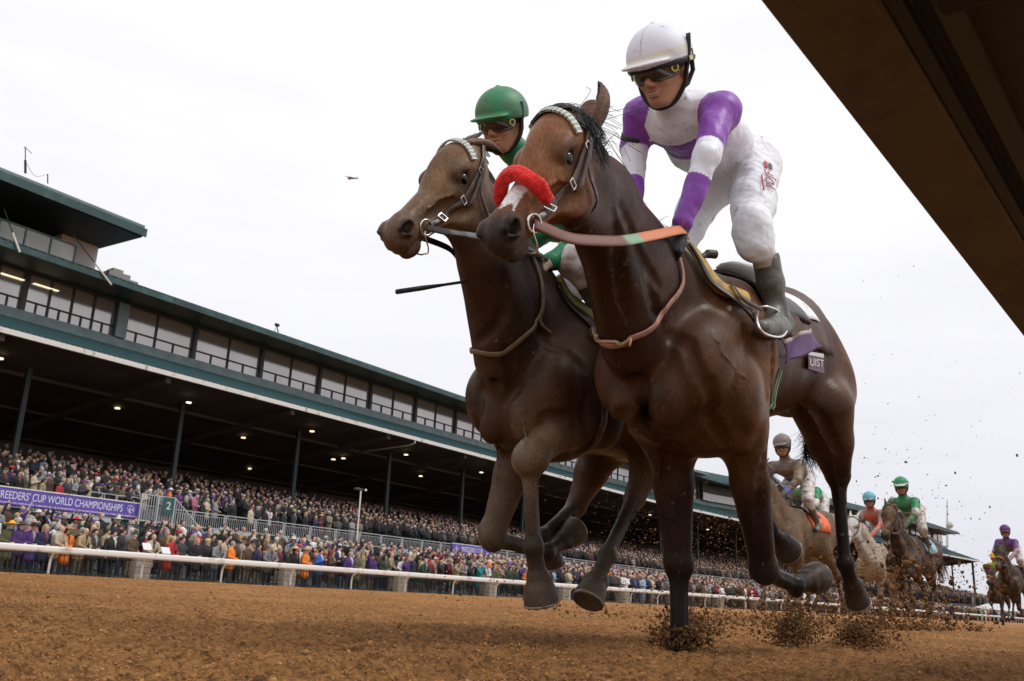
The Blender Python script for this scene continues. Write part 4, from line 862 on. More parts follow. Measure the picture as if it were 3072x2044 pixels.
HAIRC = dict(brown=(.06, .032, .018), dark=(.018, .012, .010), grey=(.34, .33, .32), white=(.62, .61, .6), blond=(.45, .31, .15), red=(.22, .07, .025))
def person_variants():
    "several low bodies, about a metre seventy tall, facing +Y in their own frame, feet at the origin"
    out = {}
    for nm in ('hands_down', 'hands_clasped', 'camera_raised', 'clapping', 'arm_up', 'leaning'):
        for fem in (0, 1):
            v = Vol(.026); ln = .14 if nm == 'leaning' else 0
            sh = .185 if fem else .205; hz = 1.50
            v.cone((0, 0, .95), (0, ln * .5, 1.30), .150, .165, .05, 1.25, (1, 0, 0), 1); v.cone((0, ln * .5, 1.25), (0, ln, 1.42), .16, .12, .05, 1.35, (1, 0, 0), 1)
            v.cone((0, 0, .98), (0, 0, .66 if fem else .80), .155, .17, .05, 1.2, (1, 0, 0), 1)
            v.cone((0, ln, 1.42), (0, ln + .02, 1.56), .055, .052, .02, 1, (1, 0, 0), 0)
            v.ell((0, ln + .035, 1.63), (.075, .092, .115), None, .02, 0); v.ell((0, ln + .12, 1.61), (.014, .02, .022), None, .01, 0)
            for w_ in (-1, 1):
                v.cone((.09 * w_, 0, .85), (.10 * w_, .01, .45), .085, .065, .03, 1, (1, 0, 0), 2); v.cone((.10 * w_, .01, .45), (.10 * w_, -.01, .08), .065, .045, .02, 1, (1, 0, 0), 2); v.cone((.10 * w_, -.02, .05), (.11 * w_, .14, .035), .045, .04, .02, 1, (1, 0, 0), 2)
                S = V(sh * w_, ln, 1.40)
                E_, Wr = {'hands_down': (V(.27 * w_, ln, 1.13), V(.25 * w_, .06, .88)), 'hands_clasped': (V(.27 * w_, ln + .02, 1.14), V(.06 * w_, .24, 1.08)), 'leaning': (V(.28 * w_, ln + .08, 1.16), V(.08 * w_, .36, 1.06)),
                          'camera_raised': (V(.27 * w_, ln + .14, 1.26), V(.07 * w_, .24, 1.56)), 'clapping': (V(.26 * w_, ln + .04, 1.15), V(.03 * w_, .28, 1.28)), 'arm_up': ((V(.30, .10, 1.55), V(.26, .20, 1.85)) if w_ > 0 else (V(-.27, ln, 1.14), V(-.10, .22, 1.06)))}[nm]
                v.cone(S, E_, .072, .055, .03, 1, (1, 0, 0), 1); d = (Wr - E_) / np.linalg.norm(Wr - E_); v.cone(E_, Wr, .056, .042, .02, 1, (1, 0, 0), 1); v.cone(Wr + d * .03, Wr + d * .10, .034, .030, .008, 1, (1, 0, 0), 0)
            vv, f = v.mesh(1); c = vv[f].mean(1); lab, _ = v.nearest(c); lab = lab.astype(int)
            vneck = (lab == 1) & (c[:, 1] > ln + .06) & (np.abs(c[:, 0]) < (c[:, 2] - 1.16) * .17) & (c[:, 2] > 1.16); lab[vneck] = 3
            me = mesh_np('spectator_%s' % nm, vv, f, lab, None, True); out[(nm, fem)] = me
    return out
def hat_meshes():
    H = {}
    cl = mat('hat_cloth', objcol=True, rough=.8, bump=.2, bscale=20)
    def sdf(nm, fn, h=.016):
        v = Vol(h); fn(v); vv, f = v.mesh(1); H[nm] = mesh_np(nm, vv, f, None, None, True); H[nm].materials.append(cl)
    z = 1.63; y = .035
    def short(v): v.ell((0, y - .012, z + .03), (.086, .104, .105), None, .02); v.cut((0, y + .13, z - .06), (.09, .12, .13), None, .02)
    def long(v): v.ell((0, y - .015, z + .03), (.090, .106, .108), None, .02); v.cone((.06, y - .04, z), (.09, y - .05, z - .24), .05, .035, .03); v.cone((-.06, y - .04, z), (-.09, y - .05, z - .24), .05, .035, .03); v.cone((0, y - .07, z), (0, y - .08, z - .22), .07, .05, .03); v.cut((0, y + .13, z - .06), (.07, .11, .14), None, .02)
    def cap(v): v.ell((0, y - .01, z + .05), (.092, .108, .085), None, .01); v.cut((0, y, z - .06), (.3, .3, .09), None, .01); v.ell((0, y + .13, z + .045), (.07, .07, .012), None, .01)
    def knit(v): v.ell((0, y - .01, z + .06), (.095, .108, .10), None, .01); v.cut((0, y, z - .07), (.3, .3, .10), None, .01)
    def brim(v): v.ell((0, y, z + .08), (.088, .10, .09), None, .01); v.ell((0, y, z + .055), (.19, .20, .016), None, .01); v.cut((0, y, z - .06), (.08, .09, .11), None, .01)
    def wide(v): v.ell((0, y, z + .08), (.088, .10, .09), None, .01); v.ell((0, y, z + .06), (.25, .26, .020), None, .01); v.cut((0, y, z - .06), (.08, .09, .11), None, .01)
    def cow(v): v.ell((0, y, z + .10), (.080, .095, .10), None, .01); v.ell((0, y, z + .05), (.15, .22, .016), None, .01); v.ell((.15, y, z + .075), (.03, .17, .03), None, .03); v.ell((-.15, y, z + .075), (.03, .17, .03), None, .03); v.cut((0, y, z + .21), (.02, .09, .04), None, .02)
    def hood(v): v.ell((0, y - .02, z + .02), (.13, .13, .15), None, .02); v.cone((0, y - .05, z), (0, y - .05, z - .2), .12, .10, .04); v.cut((0, y + .14, z - .03), (.085, .11, .12), None, .02)
    def beret(v): v.ell((.01, y - .01, z + .085), (.12, .125, .035), None, .01)
    for nm, fn in dict(short=short, long=long, cap=cap, knit=knit, brim=brim, wide=wide, cow=cow, hood=hood, beret=beret).items(): sdf(nm, fn)
    return H
CN = [('black', (.012, .012, .014)), ('charcoal', (.035, .035, .038)), ('navy', (.014, .02, .06)), ('dark green', (.02, .05, .03)), ('brown', (.085, .045, .025)), ('tan', (.36, .26, .15)), ('beige', (.50, .42, .30)), ('grey', (.22, .22, .23)), ('red', (.38, .02, .025)), ('purple', (.075, .03, .17)), ('bright blue', (.03, .09, .34)), ('maroon', (.14, .015, .03)), ('white', (.68, .67, .66)), ('pale blue', (.30, .42, .58)), ('olive', (.10, .10, .045)), ('orange', (.75, .20, .02)), ('pink', (.55, .16, .26)), ('teal', (.02, .22, .24))]
CW = np.array([22, 13, 12, 6, 8, 7, 7, 8, 3.5, 3, 2, 3, 5, 3, 6, 1.5, 1.2, 1.5]); CW = CW / CW.sum()
POSE = {'hands_down': 'arms down', 'hands_clasped': 'hands clasped', 'leaning': 'leaning forward', 'camera_raised': 'hands at face', 'clapping': 'clapping', 'arm_up': 'arm raised'}
USED = {}
def crowd():
    PVm, HM_, MT = person_variants(), hat_meshes(), person_mats()
    for me in PVm.values():
        for m in MT: me.materials.append(m)
    r = np.random.RandomState(21); cold = dict(CN)
    headw = dict(short='%s haired', long='long %s haired', cap='%s capped', knit='%s knit hatted', brim='%s brim hatted', wide='wide %s hatted', cow='%s cowboy hatted', hood='%s hooded', beret='%s beret wearing')
    def add(p, rot, pose, fem, coatn, hair, hat, hatcol, where, sc=1., group='spectators', lift=0):
        o = bpy.data.objects.new('person', PVm[(pose, fem)]); COL.objects.link(o); o.location = p; o.rotation_euler = (0, 0, rot); sc *= .95; o.scale = (sc * r.uniform(.96, 1.10), sc * r.uniform(.96, 1.10), sc)
        cc = np.array(cold[coatn]) * r.uniform(.8, 1.2); o.color = (*np.clip(cc, 0, 1), 1)
        hm = hat if hat in ('short', 'long') else None
        if not hm:
            if r.rand() < (.75 if fem else .15) and hat not in ('hood',): a = bpy.data.objects.new('hair', HM_['long' if fem else 'short']); COL.objects.link(a); a.parent = o; a.color = (*HAIRC[hair], 1); a.scale = (.97, .97, .985)
            h = bpy.data.objects.new('hat', HM_[hat]); h.color = (*hatcol[1], 1); hd = headw[hat] % hatcol[0]
        else:
            h = bpy.data.objects.new('hair', HM_[hm]); h.color = (*HAIRC[hair], 1); hd = headw[hat] % hair
        COL.objects.link(h); h.parent = o
        base = '%s %s, %s coat, %s, %s' % (hd, 'woman' if fem else 'man', coatn, POSE[pose], where)
        lab = base; k = USED.get(base, 0); USED[base] = k + 1
        if k: lab = base + ', ' + ['right one', 'far right one', 'third along', 'fourth along', 'fifth along', 'sixth along', 'last along'][min(k - 1, 6)]
        if len(lab.split()) > 16: lab = lab.replace(', ' + POSE[pose], '')
        if len(lab.split()) > 16: lab = lab.replace(' of microphone pole', ' of microphone')
        o['label'] = lab; o['category'] = 'person'; o['group'] = group; return o
    def rnd_person(p, rot, where, group, poses, sc=1.):
        fem = int(r.rand() < .42); cn = CN[r.choice(len(CN), p=CW if 'apron' in group else (CW ** 1.9) / (CW ** 1.9).sum())][0]; hair = r.choice(['brown', 'dark', 'grey', 'blond', 'white', 'red'], p=[.34, .22, .18, .14, .08, .04])
        if fem: hat = r.choice(['long', 'knit', 'brim', 'wide', 'hood', 'cap'], p=[.70, .07, .08, .05, .04, .06])
        else: hat = r.choice(['short', 'cap', 'knit', 'brim', 'cow', 'beret'], p=[.58, .22, .06, .08, .03, .03])
        hc = [('black', (.012, .012, .014)), ('white', (.65, .64, .62)), ('red', (.5, .02, .02)), ('navy', (.014, .02, .06)), ('grey', (.25, .25, .25)), ('tan', (.42, .32, .2)), ('purple', (.15, .05, .35)), ('brown', (.10, .06, .035))][r.randint(8)]
        return add(p, rot, r.choice(poses), fem, cn, hair, hat, hc, where, sc * r.uniform(.90, 1.06), group)
    # front row by the rail, the people the photograph shows one by one: (px, pose, female, coat, hair, hat, hat colour, height px)
    F = [(18, 'hands_clasped', 1, 'olive', 'grey', 'wide', ('yellow', (.80, .42, .03))), (48, 'hands_clasped', 0, 'purple', 'dark', 'brim', ('brown', (.08, .05, .03))), (86, 'hands_clasped', 1, 'purple', 'dark', 'brim', ('black', (.012, .012, .014))), (122, 'hands_clasped', 1, 'navy', 'blond', 'long', None),
         (157, 'leaning', 0, 'beige', 'grey', 'short', None), (190, 'hands_clasped', 1, 'orange', 'brown', 'cow', ('tan', (.42, .30, .18))), (232, 'leaning', 0, 'tan', 'grey', 'short', None), (272, 'hands_clasped', 0, 'charcoal', 'dark', 'short', None), (328, 'hands_down', 0, 'black', 'dark', 'short', None),
         (390, 'hands_clasped', 0, 'brown', 'grey', 'beret', ('dark green', (.01, .12, .07))), (442, 'leaning', 1, 'beige', 'brown', 'long', None), (498, 'leaning', 1, 'red', 'blond', 'long', None), (535, 'hands_clasped', 0, 'charcoal', 'brown', 'short', None), (582, 'hands_clasped', 1, 'black', 'blond', 'long', None),
         (612, 'hands_down', 1, 'black', 'blond', 'knit', ('pale yellow', (.55, .5, .28))), (640, 'leaning', 0, 'grey', 'brown', 'cap', ('dark green', (.02, .06, .035))), (688, 'hands_clasped', 0, 'orange', 'grey', 'short', None), (737, 'hands_down', 0, 'brown', 'brown', 'short', None), (768, 'hands_down', 0, 'navy', 'brown', 'short', None), (800, 'leaning', 0, 'grey', 'dark', 'cap', ('grey', (.3, .3, .3))),
         (878, 'hands_down', 1, 'black', 'dark', 'wide', ('straw', (.62, .42, .26))), (912, 'hands_clasped', 1, 'orange', 'blond', 'brim', ('beige', (.5, .42, .3))), (955, 'clapping', 0, 'bright blue', 'dark', 'short', None), (990, 'clapping', 1, 'brown', 'red', 'long', None), (1045, 'hands_down', 0, 'purple', 'blond', 'short', None), (1068, 'hands_clasped', 1, 'olive', 'brown', 'hood', ('tan', (.3, .24, .16))),
         (1112, 'arm_up', 0, 'purple', 'dark', 'cap', ('black', (.01, .01, .01))), (1150, 'hands_clasped', 0, 'dark green', 'dark', 'hood', ('dark green', (.01, .06, .04))), (1215, 'camera_raised', 1, 'purple', 'red', 'long', None), (1265, 'leaning', 0, 'dark green', 'grey', 'cap', ('navy', (.01, .015, .04))), (1320, 'camera_raised', 0, 'black', 'blond', 'short', None), (1365, 'camera_raised', 0, 'tan', 'dark', 'knit', ('black', (.01, .01, .01))), (1410, 'camera_raised', 1, 'black', 'brown', 'long', None), (1436, 'camera_raised', 1, 'teal', 'dark', 'knit', ('grey', (.3, .3, .3)))]
    def place(y): 
        k = int((y - 11.3) / 6.04); return 'left of first pillar' if y < 17.35 else 'between %s and %s pillars' % (('first', 'second', 'third', 'fourth', 'fifth', 'sixth', 'seventh', 'eighth', 'ninth', 'tenth', 'eleventh')[max(0, k - 1)], ('first', 'second', 'third', 'fourth', 'fifth', 'sixth', 'seventh', 'eighth', 'ninth', 'tenth', 'eleventh')[max(1, min(10, k))])
    occupied = []
    for px, pose, fem, cn, hair, hat, hc in F:
        d = ray(px, 1660 + px * .068); x = -29.95 - .0 + r.uniform(-.1, .1); p = CAM + d * (x / d[0]); occupied.append(p[1])
        add((x, p[1], .28), math.radians(-74 + r.uniform(-26, 22)) if pose != 'x' else 0, pose, fem, cn, hair, hat, hc, 'front row at rail, ' + place(p[1]), 1.0, 'spectators standing on the apron')
    rot0 = math.radians(-76)
    spots = []
    for row in range(8):
        x0 = -30.7 - row * .80
        for y in np.arange(9 + (row % 2) * .35, 78, .66 + row * .01): spots.append((x0 + r.uniform(-.14, .14), y + r.uniform(-.16, .16), row))
    spots = [s for s in spots if r.rand() < .93]
    # the 300 that show largest become persons of their own
    def vis(s):
        d = math.hypot(s[0], s[1]); return 1 / d * (1.0 if s[2] < 4 else .75)
    inview = []
    for s in spots:
        a = math.degrees(math.atan2(-s[0], s[1])); px = PW / 2 + FPX * math.tan(AZ - math.radians(a))
        inview.append(-25 < px < 3000)
    near = sorted([s for s, k in zip(spots, inview) if k and not (1480 < 0)], key=vis, reverse=True)
    N1 = 175; ind = near[:N1]; rest = [s for s in near[N1:]]
    zrow = lambda row: .42 + max(0, row) * .115
    rowsn = ['second row', 'third row', 'fourth row', 'fifth row', 'sixth row', 'seventh row', 'eighth row', 'ninth row', 'tenth row', 'eleventh row', 'rear row']
    for s in ind:
        rnd_person((s[0], s[1], zrow(s[2])), rot0 + r.normal(0, .45), '%s, %s' % (rowsn[s[2]], place(s[1])), 'spectators standing on the apron', ['hands_down', 'hands_clasped', 'camera_raised', 'clapping', 'camera_raised', 'arm_up', 'arm_up'] if s[2] else ['hands_clasped', 'leaning', 'hands_down'])
    # deck: first rows as persons
    dk = []
    for i in range(16):
        o = -4.75 + .95 * i if i else -4.65
        for s in np.arange(14 + r.uniform(0, .4), CUM[-1] - 8, .62 if i < 6 else .66):
            if r.rand() < (.90 if i < 12 else .8): dk.append((s + r.uniform(-.15, .15), o + r.uniform(-.1, .1), i))
    def dpos(q): p = plan(q[0], q[1], 3.06 + .20 * q[2]); return p
    def dpx(q):
        p = dpos(q) + V(0, 0, 1.3); v_ = p - CAM; return PW / 2 + FPX * (v_ @ _r) / (v_ @ _f)
    dn = sorted([(np.linalg.norm(dpos(q)[:2]) + q[2] * 1.2, q) for q in dk if -10 < dpx(q) < 1520], key=lambda z: z[0]); N2 = 300 - N1 - len(F)
    indd = [q for _, q in dn[:N2]]; iset = set(indd); drest = [q for q in dk if q not in iset]
    for q in indd:
        p = dpos(q); dd = pdir(q[0]); rot = math.atan2(dd[1], dd[0]) - PI + math.radians(18) + r.normal(0, .3); px = dpx(q)
        wh = 'deck behind long banner' if px < 420 else 'deck by stair landing' if px < 640 else 'deck left of microphone pole' if px < 1080 else 'deck right of microphone pole'
        rnd_person(tuple(p), rot, ('front row, ' if q[2] == 0 else rowsn[q[2] - 1] + ', ') + wh, 'spectators standing on the deck', ['hands_down', 'hands_clasped', 'clapping', 'hands_clasped'])
    # everybody else: two joined masses of simple figures
    def figure():
        mb = MB(); 
        mb.tube([(0, 0, .0), (0, 0, .75), (0, 0, 1.05), (0, 0, 1.36), (0, 0, 1.47)], [.15, .19, .20, .22, .08], 7, m=1); n1 = len(mb.v)
        mb.ball((0, .02, 1.62), .105, 7, 0, (.85, .95, 1.1)); n2 = len(mb.v); mb.ball((0, -.015, 1.665), .105, 6, 2, (.95, 1.0, .85)); n3 = len(mb.v)
        for w_ in (-1, 1): mb.tube([(.22 * w_, 0, 1.38), (.27 * w_, .05, 1.12), (.09 * w_, .24, 1.10)], [.065, .05, .045], 5, m=1)
        n4 = len(mb.v); v = np.array(mb.v); k = np.zeros(len(v), int); k[n1:n2] = 1; k[n2:n3] = 2; f = []
        for q in mb.f:
            for i in range(1, len(q) - 1): f.append((q[0], q[i], q[i + 1]))
        return v, k, np.array(f)
    fv, fk, ff = figure()
    def mass(name, P, R_, label, cat, group, seed, dark=1.):
        r2 = np.random.RandomState(seed); n = len(P); P = np.array(P); R_ = np.array(R_); c, s = np.cos(R_), np.sin(R_); sc_ = r2.uniform(.93, 1.05, (n, 1)); v = fv[None] * V(1, 1, 1)
        x = v[..., 0] * c[:, None] - v[..., 1] * s[:, None]; y = v[..., 0] * s[:, None] + v[..., 1] * c[:, None]; z = np.repeat(v[..., 2], n, 0) * sc_
        W_ = np.stack([x + P[:, :1], y + P[:, 1:2], z + P[:, 2:3]], -1)
        coats = np.array([q[1] for q in CN])[r2.choice(len(CN), n, p=CW if dark == 1 else (CW ** 2.2) / (CW ** 2.2).sum())] * r2.uniform(.7, 1.3, (n, 1)) * dark; skins = np.array([(.60, .37, .28)]) * (.55 if dark < 1 else 1) * r2.uniform(.6, 1.3, (n, 1))  # dark below one puts the stand's shade into coats and skin
        hc = np.array(list(HAIRC.values()) + [(.55, .54, .52), (.4, .03, .03), (.15, .06, .3), (.35, .28, .18), (.012, .012, .014)])[r2.choice(11, n, p=[.24, .2, .12, .06, .10, .03, .07, .03, .03, .05, .07])]
        col = np.stack([coats, skins, hc], 1)[:, fk]
        f = (ff[None] + (np.arange(n) * len(fv))[:, None, None]).reshape(-1, 3)
        o = link(name, mesh_np(name, W_.reshape(-1, 3), f, None, np.clip(col.reshape(-1, 3), 0, 1), True), mat('crowd_cloth', attr=True, rough=.85), None); tag(o, label, cat, None, 'stuff')
    P, R_ = [], []
    for s in rest: P.append((s[0], s[1], zrow(s[2]))); R_.append(rot0 + r.normal(0, .3))
    for y in np.arange(78, 250, .8):   # far apron
        for row in range(7):
            x = -28.2 - max(0, y - 66) ** 2 * .00035 - 1.6 - row * .85; P.append((x + r.uniform(-.2, .2), y + r.uniform(-.2, .2), 0.36 + row * .08)); R_.append(rot0)
    mass('apron_crowd', P, R_, 'dense far part of the apron crowd behind the white running rail', 'crowd', None, 1)
    P, R_ = [], []
    for q in drest:
        dd = pdir(q[0]); P.append(dpos(q)); R_.append(math.atan2(dd[1], dd[0]) - PI + math.radians(18) + r.normal(0, .3))
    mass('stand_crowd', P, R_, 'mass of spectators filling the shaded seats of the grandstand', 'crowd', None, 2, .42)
    # things some of them hold: sheets of paper
    for px, x in ((412, -29.75), (470, -29.8)):
        d = ray(px, 1660); p = CAM + d * (x / d[0]); mb = MB(); q = V(x + .35, p[1], 1.38 if px < 450 else 1.3); mb.prism([q, q + V(.0, .32, 0), q + V(-.12, .30, .22), q + V(-.12, -.02, .22)], V(.004, 0, .004)); o = mb.build('race_programme', mat('paper', (.75, .75, .76), rough=.8)); tag(o, 'open white race programme held over the rail by the %s' % ('man in the green beret' if px < 450 else 'woman in the beige coat'), 'booklet')
crowd()

# ================================================================== HORSES
def frame(P0, P1, lat):
    A = np.array(P1) - np.array(P0); L_ = np.linalg.norm(A); A = A / L_
    L = np.array(lat, float); L -= A * (L @ A); L /= np.linalg.norm(L); N = np.cross(L, A)
    if N[2] < 0 and abs(A[2]) < .97 or (abs(A[2]) >= .97 and N @ np.array([0, -1, 0]) < 0): N = -N
    return A, L, N, L_
def head_prims(vol, O, A, L, N, s, k=.03):
    def W(u, v, w_=0): return O + s * (u * A + v * N + w_ * L)
    R = np.stack([A, L, N], 1)
    E_ = lambda c, r, kk=k, lab='head': vol.ell(W(*c), np.array(r) * s, R, kk, lab)
    C_ = lambda a, b, ra, rb, kk=k, sx=1., lab='head': vol.cone(W(*a), W(*b), ra * s, rb * s, kk, sx, L, lab)
    E_((.09, -.030, 0), (.13, .100, .100), .04)
    E_((.17, -.020, 0), (.14, .062, .105), .04)                       # cranium
    C_((.05, -.045), (.27, -.035), .088, .074, .04, 1.05)             # forehead
    for w_ in (-1, 1):
        E_((.20, -.125, .054 * w_), (.140, .042, .125), .035)         # round cheek
        E_((.190, .008, .094 * w_), (.055, .024, .028), .025)
        vol.cone(W(.16, -.01, .108 * w_), W(.235, -.012, .104 * w_), .010 * s, .008 * s, .012, 1, L, 'head')           # brow over the eye
        E_((.25, -.045, .07 * w_), (.07, .02, .022), .03)             # below the eye
        C_((.245, -.062, .072 * w_), (.375, -.052, .05 * w_), .012, .008, .02)   # facial crest
        C_((.09, .025, .05 * w_), (.12, -.02, .085 * w_), .018, .014, .03)
        C_((.30, -.135, .03 * w_), (.50, -.105, .022 * w_), .032, .024, .03)      # jaw bars
    C_((.25, -.035), (.53, -.022), .062, .043, .03, .95)              # nose bone
    C_((.28, -.075), (.52, -.06), .055, .042, .03, .85)
    E_((.575, -.045, 0), (.082, .060, .068), .03, 'muzzle')
    E_((.625, -.062, 0), (.036, .048, .050), .02, 'muzzle')           # upper lip
    E_((.580, -.122, 0), (.054, .030, .032), .012, 'muzzle')           # lower lip, chin
    E_((.56, -.128, 0), (.036, .028, .026), .02, 'muzzle')
    for w_ in (-1, 1):
        E_((.583, -.020, .050 * w_), (.046, .026, .036), .018, 'muzzle')
        vol.cut(W(.600, -.024, .074 * w_), np.array([.036, .022, .036]) * s, R, .006)
        vol.cut(W(.585, -.022, .056 * w_), np.array([.030, .024, .024]) * s, R, .010)
        ml = [(.665, -.087, 0), (.640, -.088, .040 * w_), (.590, -.088, .064 * w_), (.540, -.090, .066 * w_), (.505, -.094, .060 * w_)]
        for q in range(4): vol.cutcone(W(*ml[q]), W(*ml[q + 1]), .0065 * s, .0065 * s, .006)   # mouth line
        vol.cone(W(.625, -.002, .058 * w_), W(.575, .004, .064 * w_), .010 * s, .010 * s, .010, 1, L, 'muzzle')   # flared rim
        vol.cone(W(.632, -.030, .052 * w_), W(.60, -.052, .070 * w_), .008 * s, .008 * s, .008, 1, L, 'muzzle')
        vol.cut(W(.198, -.034, .112 * w_), np.array([.034, .025, .024]) * s, R, .008)
        for q in range(7):
            a0, a1 = PI * q / 7, PI * (q + 1) / 7; vol.cone(W(.198 - .032 * math.cos(a0), -.034 + .024 * math.sin(a0), .100 * w_), W(.198 - .032 * math.cos(a1), -.034 + .024 * math.sin(a1), .100 * w_), .0065 * s, .0065 * s, .004, 1, L, 'lid')
            vol.cone(W(.198 - .031 * math.cos(a0), -.034 - .020 * math.sin(a0), .097 * w_), W(.198 - .031 * math.cos(a1), -.034 - .020 * math.sin(a1), .097 * w_), .0055 * s, .0055 * s, .004, 1, L, 'lid')                # eye opening
        vol.cutcone(W(.27, -.10, .09 * w_), W(.42, -.095, .06 * w_), .012 * s, .008 * s, .02)
    return W
def ear_prims(vol, base, tip, back, r, k=.012): vol.cone(np.array(base) - (np.array(tip) - base) * .1, np.array(base) + (np.array(tip) - base) * .12, r * .8, r * .9, .02, .75, back, 'ear')
def ear_mesh(name, base, tip, front, r, parent, m, col, curl=.25, h=.0035):
    "a leaf shaped, cupped ear; front = the side its hollow faces"
    base, tip = np.array(base, float), np.array(tip, float); d = tip - base; Ln = np.linalg.norm(d); d /= Ln; fr = np.array(front, float); fr -= d * (fr @ d); fr /= np.linalg.norm(fr); sd = np.cross(d, fr)
    v = Vol(h); n = 9
    pts = [base + d * Ln * t + sd * curl * Ln * .25 * math.sin(PI * t) * 0 + fr * (-.02 + .05 * t * t) for t in np.linspace(-.12, 1, n)]
    rad = [r * q for q in (.80, .95, 1.04, 1.04, .94, .76, .54, .30, .07)]
    for i in range(n - 1): v.cone(pts[i], pts[i + 1], rad[i], rad[i + 1], .006, .55, fr, 'o')
    for i in range(1, n - 2): v.cutcone(pts[i] + fr * rad[i] * .55, pts[i + 1] + fr * rad[i + 1] * .5, rad[i] * .62, rad[i + 1] * .6, .006)
    vv, f = v.mesh(1); inn = ((vv - base) @ fr) > r * .15; c = np.tile(V(*col), (len(vv), 1)); tt = ((vv - base) @ d) / Ln; c *= (1 - .65 * np.clip(tt - .55, 0, .4) / .4)[:, None]
    return link('ear', mesh_np(name, vv, f, None, c, True), m, parent)
def ribbon_hair(mb, roots, dirs, length, n=6, wdt=.004, curl=.3, grav=.3, seed=1, wind=(0, 0, 0), taper=True):
    r = np.random.RandomState(seed)
    for p, d in zip(roots, dirs):
        p = np.array(p, float); d = np.array(d, float); d /= np.linalg.norm(d); L = length * r.uniform(.55, 1.15); pts = [p]
        ph = r.uniform(0, 6.28, 3); am = r.normal(0, curl, 3)
        for i in range(n):
            t = (i + 1) / n
            d = d + (np.array([0, 0, -grav]) + np.array(wind) + am * np.sin(ph + t * 5)) * (1 / n)
            d /= np.linalg.norm(d); pts.append(pts[-1] + d * L / n)
        mb.tube(pts, [wdt * (1 - .85 * i / n) for i in range(n + 1)], n=3, caps=False)
def hoof(vol, fet, toe, lat, r=.058):
    "pastern and a hoof with a flat sole; toe = middle of the sole's front edge"
    fet, toe = np.array(fet, float), np.array(toe, float); d = toe - fet; L = np.linalg.norm(d); d /= L
    cor = fet + d * L * .50; lt = np.array(lat, float); lt -= d * (lt @ d); lt /= np.linalg.norm(lt); bk = np.cross(d, lt)
    if bk[1] < 0: bk = -bk
    vol.cone(fet, cor, .034, .036, .012, 1., (1, 0, 0), 'low')
    for w_ in (-1, 1): vol.ell(cor + d * .02 + bk * .022 + lt * .022 * w_, (.026, .026, .028), None, .008, 'low')       # heel bulbs
    vol.ell(fet + bk * .024 + d * .005, (.026, .024, .03), None, .01, 'low')                                          # ergot side of the fetlock
    vol.cone(cor + d * .004, cor + d * .018, .046, .047, .004, 1., (1, 0, 0), 'band')
    vol.cone(cor + d * .02, fet + d * (L - .035), .044, r * .93, .006, 1., (1, 0, 0), 'hoof')
    vol.hooves = getattr(vol, 'hooves', []) + [(fet + d * (L - .006), d, r)]
    vol.cone(fet + d * (L - .05), fet + d * (L - .012), r * .9, r * .98, .008, 1., (1, 0, 0), 'hoof')
    c = fet + d * (L + .055); lat = np.array(lat, float); lat -= d * (lat @ d); lat /= np.linalg.norm(lat)
    vol.cut(c, (.13, .13, .060), np.stack([lat, np.cross(d, lat), d], 1), .004)
    return d
